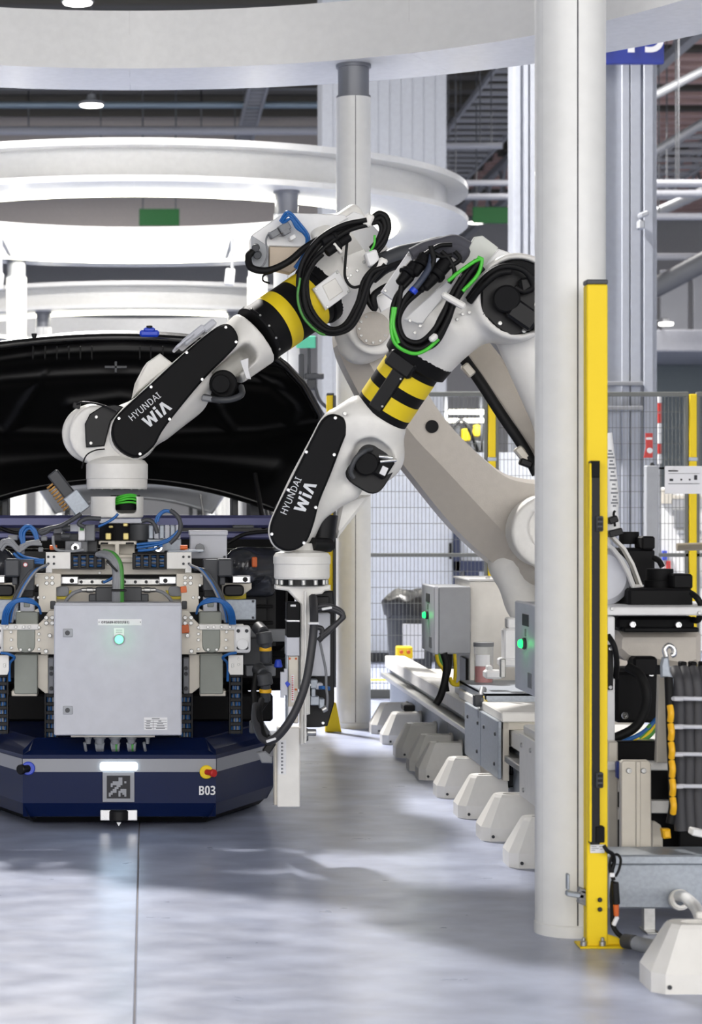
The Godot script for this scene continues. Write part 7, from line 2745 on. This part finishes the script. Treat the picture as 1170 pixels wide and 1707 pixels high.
func background() -> void:
	var clad := mat("cladding", col(160, 164, 173), 0.75, 0.0, "speck")
	var ribs := []
	for k in 11: ribs.append([k / 11.0 + 0.006, (k + 1) / 11.0 - 0.006, 0.008])
	pillar(2.05, 3.51, -26.0, 0.7, ribs, "broad grey ribbed pillar behind the lit ring canopy", clad)
	var pb2 := pillar(3.3, 3.905, -17.0, 0.5, [[0.0, 0.18, 0.03], [0.2, 0.3, 0.03], [0.55, 0.64, 0.03], [0.66, 0.78, 0.03], [0.82, 0.93, 0.05]], "pale ribbed pillar rising behind the tall column", clad)
	var s := mb()
	for y in [640.0, 681.0]: bb(s, Vector3(3.35, P(0, y + 4, 17).y, -16.97), Vector3(3.78, P(0, y - 3, 17).y, -16.9), 0.005)
	part(pb2, "cross_bar", s, M.mid_grey)
	s = mb()
	bx(s, T(P(1068, 375, 16.9)), Vector3(0.05, 0.07, 0.08), 0.01)
	bx(s, T(P(1072, 358, 16.85), 0, 0, 20), Vector3(0.07, 0.04, 0.1), 0.01)
	part(pb2, "wall_camera", s, M.box_grey, "small grey camera on the pillar")
	pillar(3.3, 3.5, -20.0, 0.3, [[0.05, 0.3, 0.03], [0.5, 0.65, 0.03], [0.75, 0.95, 0.05]], "narrow pale pillar beside the green sign", clad)
	# hanging signs
	var sg := thing("blue_sign", P(1060, 90, 16.5), "blue hanging sign with white figures behind the tall column", "sign")
	s = mb()
	pbox(s, 985, 10, 1107, 106, 16.5, 0.05, 0.004)
	part(sg, "board", s, mat("sign_blue", col(10, 40, 140), 0.4))
	text_on(sg, "sign_lettering", "/19", T(P(1054, 62, 16.495)), 0.235, M.paper, true, 0.003)
	for x in [1000, 1090]:
		s = mb()
		cyl(s, P(x, 12, 16.52), Vector3(P(x, 0, 16.52).x, 10.6, -16.52), 0.01, -1, 8)
		part(sg, "hanger", s, M.mid_grey)
	for e in [[788, 345, 858, 372, "green hanging sign beside the narrow pale pillar"], [232, 348, 299, 376, "green hanging sign seen through the lit ring canopy"]]:
		var g := thing("green_sign", P((e[0] + e[2]) * 0.5, e[3], 45), e[4], "sign", "green hanging signs")
		s = mb()
		pbox(s, e[0], e[1], e[2], e[3], 45, 0.05, 0.004)
		part(g, "board", s, mat("sign_green", col(20, 120, 50), 0.5))
		for x in [e[0] + 6, e[2] - 6]:
			s = mb()
			cyl(s, P(x, e[1] + 2, 45.02), Vector3(P(x, 0, 45.02).x, 10.6, -45.02), 0.015, -1, 6)
			part(g, "hanger", s, M.mid_grey)
	roof_work()
	# rubbish bin with a black bag
	var bin := thing("rubbish_bin", P(690, 1118, 15.3), "grey rubbish bin with a black bag behind the mesh fence", "bin")
	var b0 := Vector3(P(690, 0, 15.3).x, 0.0, -15.5)
	s = mb()
	lathe(s, T(b0), [Vector2(0, 0.02), Vector2(0.14, 0.02), Vector2(0.175, 0.6), Vector2(0.165, 0.6), Vector2(0.0, 0.58)], 28)
	part(bin, "barrel", s, M.dark_grey)
	s = mb()
	var rr := RandomNumberGenerator.new()
	rr.seed = 4
	var rows := []
	for j in 6:
		var line := []
		for i in 18:
			var a := TAU * i / 18
			var r: float = [0.18, 0.2, 0.19, 0.16, 0.1, 0.03][j] + rr.randf_range(-0.012, 0.012)
			line.append(b0 + Vector3(cos(a) * r, [0.5, 0.6, 0.63, 0.65, 0.68, 0.67][j] + rr.randf_range(-0.015, 0.015), sin(a) * r))
		rows.append(line)
	rows.reverse()
	skin(s, rows, true)
	part(bin, "black_bag", s, mat("bag_black", col(20, 20, 22), 0.4), "black bin bag")
	s = mb()
	pbox(s, 671, 1040, 707, 1098, 15.3, 0.01, 0.001)
	part(bin, "white_notice", s, M.paper)
	var bx2 := thing("dark_crate", P(700, 1120, 15.6), "dark crate on the floor behind the fence beside the bin", "crate")
	s = mb()
	bb(s, Vector3(2.06, 0, -15.9), Vector3(2.5, 0.2, -15.6), 0.01)
	part(bx2, "box", s, M.matte_black)
	s = mb()
	bb(s, Vector3(2.05, 0.2, -15.92), Vector3(2.52, 0.23, -15.58), 0.01)
	part(bx2, "lid", s, M.dark_grey)
	# white machine enclosure with a navy frame
	var en := thing("machine_enclosure", Vector3(2.2, 0, -18.5), "white machine enclosure behind the mesh fence with a navy frame", "machine")
	for k in 6:
		s = mb()
		bb(s, Vector3(1.5 + k * 0.36, 0.08, -18.6), Vector3(1.859 + k * 0.36, 1.72, -18.2), 0.002)
		part(en, "side_sheet", s, mat("enclosure_white", col(222, 226, 232), 0.45, 0.0, "speck"))
	s = mb()
	bb(s, Vector3(1.5, 0.0, -18.58), Vector3(3.66, 0.08, -18.25), 0.004)
	part(en, "plinth", s, M.dark_grey)
	s = mb()
	pbox(s, 757, 885, 768, 1000, 18.1, 0.08, 0.004)
	pbox(s, 757, 935, 812, 952, 18.1, 0.08, 0.004)
	pbox(s, 775, 950, 798, 1010, 18.1, 0.08, 0.004)
	part(en, "navy_frame", s, mat("navy", col(22, 34, 66), 0.45), "navy frame")
	s = mb()
	pbox(s, 749, 905, 753, 932, 18.15, 0.03, 0.002)
	part(en, "door_handle", s, M.black)
	s = mb()
	bb(s, Vector3(1.5, -0.001, -16.3), Vector3(3.3, 0.0025, -16.15), 0.0)
	var ln := part(self, "floor_marking", s, M.hazard_yellow, "", "structure")
	# machine with lit tubes above the enclosure
	var mc := thing("lit_machine", Vector3(3.2, 0, -22.5), "distant white machine with two bright tube lamps above the enclosure", "machine")
	s = mb()
	bb(s, Vector3(2.6, 0, -23.6), Vector3(4.0, 1.75, -22.8), 0.01)
	part(mc, "housing", s, M.cabinet_grey)
	for e in [[748, 683, 818, 690], [748, 698, 815, 704], [670, 690, 730, 694]]:
		s = mb()
		pbox(s, e[0], e[1], e[2], e[3], 22.4, 0.04, 0.003)
		part(mc, "tube_lamp", s, M.led_white, "bright tube lamp")
	var tl := AreaLight3D.new()
	tl.name = "tube_light"
	tl.area_size = Vector2(0.5, 0.1)
	tl.light_energy = 1.0
	tl.shadow_enabled = true
	tl.area_range = 20
	mc.add_child(tl)
	tl.position = P(782, 692, 22.3) - mc.position
	for e in [[770, 715, 784, 735, M.yellow], [790, 708, 800, 728, M.hazard_yellow], [752, 710, 768, 760, M.dark_grey], [785, 735, 815, 790, M.mid_grey], [800, 660, 806, 780, M.dark_grey], [740, 660, 746, 790, M.mid_grey], [742, 652, 820, 657, M.mid_grey]]:
		s = mb()
		pbox(s, e[0], e[1], e[2], e[3], 22.45, 0.1, 0.01)
		part(mc, "machine_part", s, e[4])
	for e in [[735, 745, 770, 700, 800, 760], [745, 775, 790, 752, 820, 770]]:
		s = mb()
		var pts := []
		for k in range(0, 6, 2): pts.append(P(e[k], e[k + 1], 22.4))
		tube(s, pts, 0.02, 7)
		part(mc, "machine_hose", s, M.rubber)
	# stand at the left of the far column: torque tool arm and mint sign
	var st := thing("tool_stand", P(515, 1000, 15.0), "slim grey tool stand with a mint-green plate beyond the bonnet", "stand")
	s = mb()
	cyl(s, Vector3(P(515, 0, 15).x, 0, -15), Vector3(P(515, 0, 15).x, P(0, 578, 15).y, -15), 0.012, -1, 12)
	part(st, "pole", s, M.dark_grey)
	s = mb()
	pbox(s, 494, 560, 526, 580, 14.98, 0.02, 0.003)
	part(st, "mint_plate", s, mat("mint", col(90, 205, 165), 0.5), "mint-green plate")
	s = mb()
	pbox(s, 498, 590, 507, 640, 14.98, 0.04, 0.006)
	pbox(s, 508, 622, 540, 632, 14.98, 0.04, 0.006)
	pbox(s, 512, 632, 528, 650, 14.98, 0.05, 0.006)
	part(st, "hanging_tool", s, M.dark_grey)
	for e in [[505, 640, 520, 665, 545, 700], [525, 645, 535, 670, 560, 690]]:
		s = mb()
		tube(s, [P(e[0], e[1], 14.95), P(e[2], e[3], 14.95), P(e[4], e[5], 14.95)], 0.012, 8)
		part(st, "stand_arm", s, M.dark_grey)
	# red flag sign, grey post and paper sheet right of the column
	var gp := thing("grey_post", P(1088, 1010, 13.2), "grey square post with a small red flag on top behind the near robot", "post")
	s = mb()
	bb(s, Vector3(P(1078, 0, 13.2).x, 0, -13.28), Vector3(P(1098, 0, 13.2).x, P(0, 776, 13.2).y, -13.2), 0.005)
	part(gp, "post", s, M.box_grey)
	s = mb()
	cyl(s, P(1087, 777, 13.24), P(1087, 771, 13.24), 0.018, 0.008, 14)
	part(gp, "post_tip", s, M.dark_grey)
	s = mb()
	plate(s, [1076, 722, 1088, 722, 1088, 763, 1073, 763, 1077, 745], 13.24, 0.01, 0.001)
	var rf := part(gp, "red_flag", s, M.red, "red flag")
	s = mb()
	cyl(s, P(1083, 751, 13.238), P(1083, 751, 13.23), 0.017, -1, 16)
	pbox(s, 1077, 729, 1087, 733, 13.235, 0.003, 0.0)
	part(rf, "flag_emblem", s, M.paper)
	s = mb()
	bb(s, P(1098, 782, 13.22), P(1112, 779, 13.22), 0.002)
	part(gp, "sheet_arm", s, M.box_grey)
	var ps := thing("paper_sheet", P(1139, 822, 13.2), "white printed paper sheet hung beside the grey post", "sheet")
	s = mb()
	pbox(s, 1108, 777, 1176, 823, 13.2, 0.004, 0.0005)
	part(ps, "sheet", s, M.paper)
	s = mb()
	for e in [[1114, 784, 1130, 786], [1116, 798, 1122, 802], [1134, 798, 1137, 801], [1148, 798, 1151, 801], [1157, 792, 1162, 800], [1114, 806, 1166, 806.8], [1114, 789, 1166, 789.6]]: pbox(s, e[0], e[1], e[2], e[3], 13.197, 0.001, 0.0)
	part(ps, "print", s, M.ink, "", "stuff")
	# striped red and white marking board behind the fence
	var rb := thing("warning_strip", P(1100, 760, 16.0), "thin red-and-white warning strip beside the ribbed pillar", "sign")
	for k in 7:
		s = mb()
		pbox(s, 1097, 655 + k * 17, 1103, 671 + k * 17, 16.0, 0.02, 0.001)
		part(rb, "strip_field", s, M.red if k in [1, 2, 5] else M.paper)
	s = mb()
	bb(s, Vector3(P(1099, 0, 16.02).x, 0, -16.05), Vector3(P(1101, 0, 16.02).x, P(0, 655, 16.02).y, -16.02), 0.001)
	part(rb, "pole", s, M.mid_grey)
	# pale machine and coloured bits low on the right
	var rm := thing("pale_machine", Vector3(5.2, 0, -19.5), "pale machine behind the fence beyond the paper sheet", "machine")
	s = mb()
	bb(s, Vector3(4.2, 0, -20.2), Vector3(6.6, 1.45, -19.4), 0.02)
	part(rm, "housing", s, M.white)
	for e in [[1104, 815, 1120, 840, M.plate_beige], [1105, 918, 1112, 934, M.blue_plastic], [1112, 935, 1118, 950, M.red], [1125, 850, 1150, 880, M.mid_grey], [1130, 884, 1170, 890, M.box_grey], [1118, 826, 1170, 832, M.plate_beige], [1150, 895, 1170, 960, M.cream]]:
		s = mb()
		pbox(s, e[0], e[1], e[2], e[3], 19.35, 0.05, 0.004)
		part(rm, "machine_part", s, e[4])
	var br := thing("barrier_bar", P(1150, 912, 12.6), "blurred olive barrier bar beside the yellow fence post", "barrier")
	s = mb()
	cyl(s, P(1128, 912, 12.6), P(1240, 909, 12.6), 0.022, -1, 14)
	part(br, "bar", s, mat("olive", col(120, 112, 96), 0.6))
	s = mb()
	bb(s, Vector3(P(1215, 0, 12.6).x, 0, -12.65), Vector3(P(1225, 0, 12.6).x, P(0, 900, 12.6).y, -12.58), 0.004)
	part(br, "upright", s, M.yellow)
	# cameras under the lit canopy
	for e in [[383, 460], [-2, 467]]:
		var c := thing("canopy_camera", P(e[0], e[1], 20.5), "white camera hanging under the lit ring canopy", "camera", "cameras under the lit ring canopy")
		s = mb()
		bx(s, T(P(e[0], e[1] + 2, 20.5), 0, 0, -6), Vector3(0.085, 0.15, 0.12), 0.01)
		part(c, "housing", s, M.white)
		s = mb()
		cyl(s, P(e[0] + 4, e[1] - 12, 20.5), Vector3(P(e[0] + 4, 0, 20.5).x, RING_Y + 0.002, -20.5), 0.014, -1, 10)
		bb(s, Vector3(P(e[0] + 1, 0, 20.5).x, RING_Y - 0.012, -20.5), Vector3(P(e[0] + 7, 0, 20.5).x, RING_Y + 0.0, -22.3), 0.002)
		part(c, "arm", s, M.box_grey)

# pipes, trusses, cable ladders and decks under the roof
func roof_work() -> void:
	var gm := mat("truss_grey", col(182, 184, 188), 0.5, 0.3)
	var dm := mat("deck_grey", col(98, 95, 88), 0.7)
	var pm := mat("deck_pink", col(236, 202, 194), 0.6)
	var s := mb()
	bb(s, Vector3(-19.9, 7.6, -52.4), Vector3(5.4, 10.6, -52.0), 0.01)
	part(self, "wall_bulkhead", s, mat("bulkhead", col(214, 206, 200), 0.7, 0.0, "speck"), "", "structure")
	for e in [[175, 45.0, 0.07, mat("pipe_blue", col(150, 168, 182), 0.4, 0.3), "pale blue pipe under the roof"], [218, 45.0, 0.09, M.cabinet_grey, "broad white pipe under the roof"], [148, 44.0, 0.03, M.mid_grey, "thin grey pipe under the roof"]]:
		var y := P(0, e[0], e[1]).y
		var t := thing("roof_pipe", Vector3(-6, y, -e[1]), e[4], "pipe")
		s = mb()
		cyl(s, Vector3(-19.9, y, -e[1]), Vector3(4.6, y, -e[1]), e[2], -1, 12)
		part(t, "pipe", s, e[3])
		for x in [-12, -6, -2.4, 1.1]:
			s = mb()
			cyl(s, Vector3(x, y, -e[1]), Vector3(x, 10.6, -e[1]), 0.015, -1, 6)
			part(t, "hanger", s, M.mid_grey)
	# purlins across the hall
	var pl := BoxMesh.new()
	pl.size = Vector3(28.9, 0.18, 0.12)
	var pr := BoxMesh.new()
	pr.size = Vector3(18.0, 0.22, 0.3)
	var ro := holder("ceiling_purlins", Vector3(0, 10.5, -30))
	for k in 48:
		put(ro, "purlin", pl, dm, T(Vector3(-5.5, 10.5, 8.0 - 1.6 * k)))
		put(ro, "purlin", pr, pm if k > 22 and k % 5 != 0 else dm, T(Vector3(18.0, 10.52, 8.0 - 1.6 * k)))
		if k > 18:
			put(ro, "purlin", pr, pm if k % 4 != 0 else dm, T(Vector3(18.0, 10.52, 7.2 - 1.6 * k)))
	# trusses
	for x in [4.9, 9.2, 13.6]:
		var t := thing("roof_truss", Vector3(x, 9.4, -40), "grey lattice roof truss running the length of the hall", "truss", "lattice roof trusses")
		s = mb()
		bb(s, Vector3(x - 0.09, 9.2, -69.8), Vector3(x + 0.09, 9.36, -16), 0.01)
		part(t, "lower_chord", s, gm)
		s = mb()
		bb(s, Vector3(x - 0.09, 10.2, -69.8), Vector3(x + 0.09, 10.38, -16), 0.01)
		part(t, "upper_chord", s, gm)
		var web := mb()
		cyl(web, Vector3(0, 0, 0), Vector3(0, 0.9, 1.1), 0.045, -1, 8)
		var wmh := web.commit()
		for k in 44:
			put(t, "lattice_bar", wmh, gm, Transform3D(Basis(Vector3.UP, PI if k % 2 else 0.0), Vector3(x, 9.32, -17.2 - 1.2 * k)))
	# cable ladders
	for e in [[6.5, 7.9, 9.55, -36.0, 26, 0.75, "wide cable ladder under the roof right of the lit canopy"], [1.98, 2.32, 9.5, -40.0, 30, 0.4, "narrow cable ladder under the roof above the lit canopy"], [10.2, 11.4, 8.4, -30.0, 24, 0.9, "cable ladder under the pink deck"]]:
		var t := thing("cable_ladder", Vector3((e[0] + e[1]) * 0.5, e[2], e[3] - 8), e[6], "cable ladder")
		for x in [e[0], e[1]]:
			s = mb()
			bb(s, Vector3(x - 0.03, e[2] - 0.06, e[3] - e[4] * e[5]), Vector3(x + 0.03, e[2] + 0.06, e[3]), 0.005)
			part(t, "side_rail", s, gm)
		var rg := BoxMesh.new()
		rg.size = Vector3(e[1] - e[0], 0.05, e[5] * 0.34)
		for k in int(e[4]): put(t, "rung", rg, gm, T(Vector3((e[0] + e[1]) * 0.5, e[2], e[3] - e[5] * (k + 0.5))))
		for k in 4:
			for x in [e[0], e[1]]:
				s = mb()
				cyl(s, Vector3(x, e[2], e[3] - 1 - k * 4.5), Vector3(x, 10.6, e[3] - 1 - k * 4.5), 0.012, -1, 6)
				part(t, "hanger", s, M.mid_grey)
	# light strips that cross the aisle at several heights
	for e in [[243, 40.0, 5.0, 6.4], [305, 42.0, 4.5, 10], [328, 41.0, 4.5, 10], [428, 38.0, 7.4, 13], [361, 36.0, 7.1, 13], [323, 34.0, 6.9, 13], [306, 33.0, 6.7, 13]]:
		var y := P(0, e[0], e[1]).y
		var t := thing("cross_pipe", Vector3((e[2] + e[3]) * 0.5, y, -e[1]), "pale cross pipe hung under the roof on the right of the hall", "pipe", "pale cross pipes under the roof")
		s = mb()
		cyl(s, Vector3(e[2], y, -e[1]), Vector3(e[3], y, -e[1]), 0.06, -1, 10)
		part(t, "pipe", s, M.cabinet_grey)
		for x in [e[2] + 1.2, e[3] - 0.4]:
			s = mb()
			cyl(s, Vector3(x, y, -e[1]), Vector3(x, 10.6, -e[1]), 0.012, -1, 6)
			part(t, "hanger", s, M.mid_grey)
	# diagonal ducts
	for e in [[Vector3(7.6, 4.5, -38.6), Vector3(14, 8.0, -35), 0.17], [Vector3(7.6, 5.96, -40), Vector3(15, 9.2, -38), 0.09], [Vector3(7.2, 6.5, -36), Vector3(13.6, 10.3, -36), 0.07], [Vector3(6.9, 7.2, -34), Vector3(13.0, 10.3, -34), 0.07]]:
		var t := thing("roof_duct", (e[0] + e[1]) * 0.5, "slanting grey duct under the roof on the right of the hall", "duct", "slanting ducts under the roof")
		s = mb()
		cyl(s, e[0], e[1], e[2], -1, 14)
		part(t, "duct", s, M.mid_grey if e[2] > 0.15 else gm)
		s = mb()
		cyl(s, e[1] - Vector3(0.3, 0.2, 0), Vector3(e[1].x - 0.3, 10.6, e[1].z), 0.015, -1, 6)
		part(t, "hanger", s, M.mid_grey)
	# mezzanine with its ribbed front, a lamp and doors below
	var mz := thing("mezzanine", Vector3(12, 5, -42), "grey mezzanine with a ribbed parapet far behind the tall column", "mezzanine")
	s = mb()
	bb(s, Vector3(8.7, 4.2, -46), Vector3(20, 4.6, -40.5), 0.02)
	part(mz, "floor_beam", s, M.cabinet_grey)
	for k in 16:
		s = mb()
		bb(s, Vector3(8.8 + k * 0.6, 4.6, -40.7), Vector3(9.3 + k * 0.6, 5.7, -40.6), 0.01)
		part(mz, "parapet_sheet", s, mat("parapet", col(150, 152, 158), 0.5))
	for x in [8.8, 10.9, 13.4, 17.0]:
		s = mb()
		bb(s, Vector3(x, 0, -41.2), Vector3(x + 0.2, 4.2, -41.0), 0.01)
		part(mz, "leg", s, M.plate_beige)
	s = mb()
	bb(s, Vector3(8.8, 0, -44.2), Vector3(20, 4.2, -44.0), 0.01)
	part(mz, "rear_sheet", s, mat("door_grey", col(122, 132, 136), 0.55, 0.0, "speck"))
	s = mb()
	lathe(s, T(P(1110, 541, 40)), [Vector2(0, -0.02), Vector2(0.12, -0.015), Vector2(0.13, 0.03), Vector2(0, 0.03)], 20)
	part(mz, "lamp_lens", s, M.lamp_white)
	s = mb()
	cyl(s, P(1110, 540, 40) + Vector3(0, 0.03, 0), P(1110, 540, 40) + Vector3(0, 0.1, 0), 0.05, -1, 10)
	bb(s, P(1110, 540, 40) + Vector3(-0.03, 0.08, -0.75), P(1110, 540, 40) + Vector3(0.03, 0.12, 0), 0.005)
	part(mz, "lamp_arm", s, M.mid_grey)
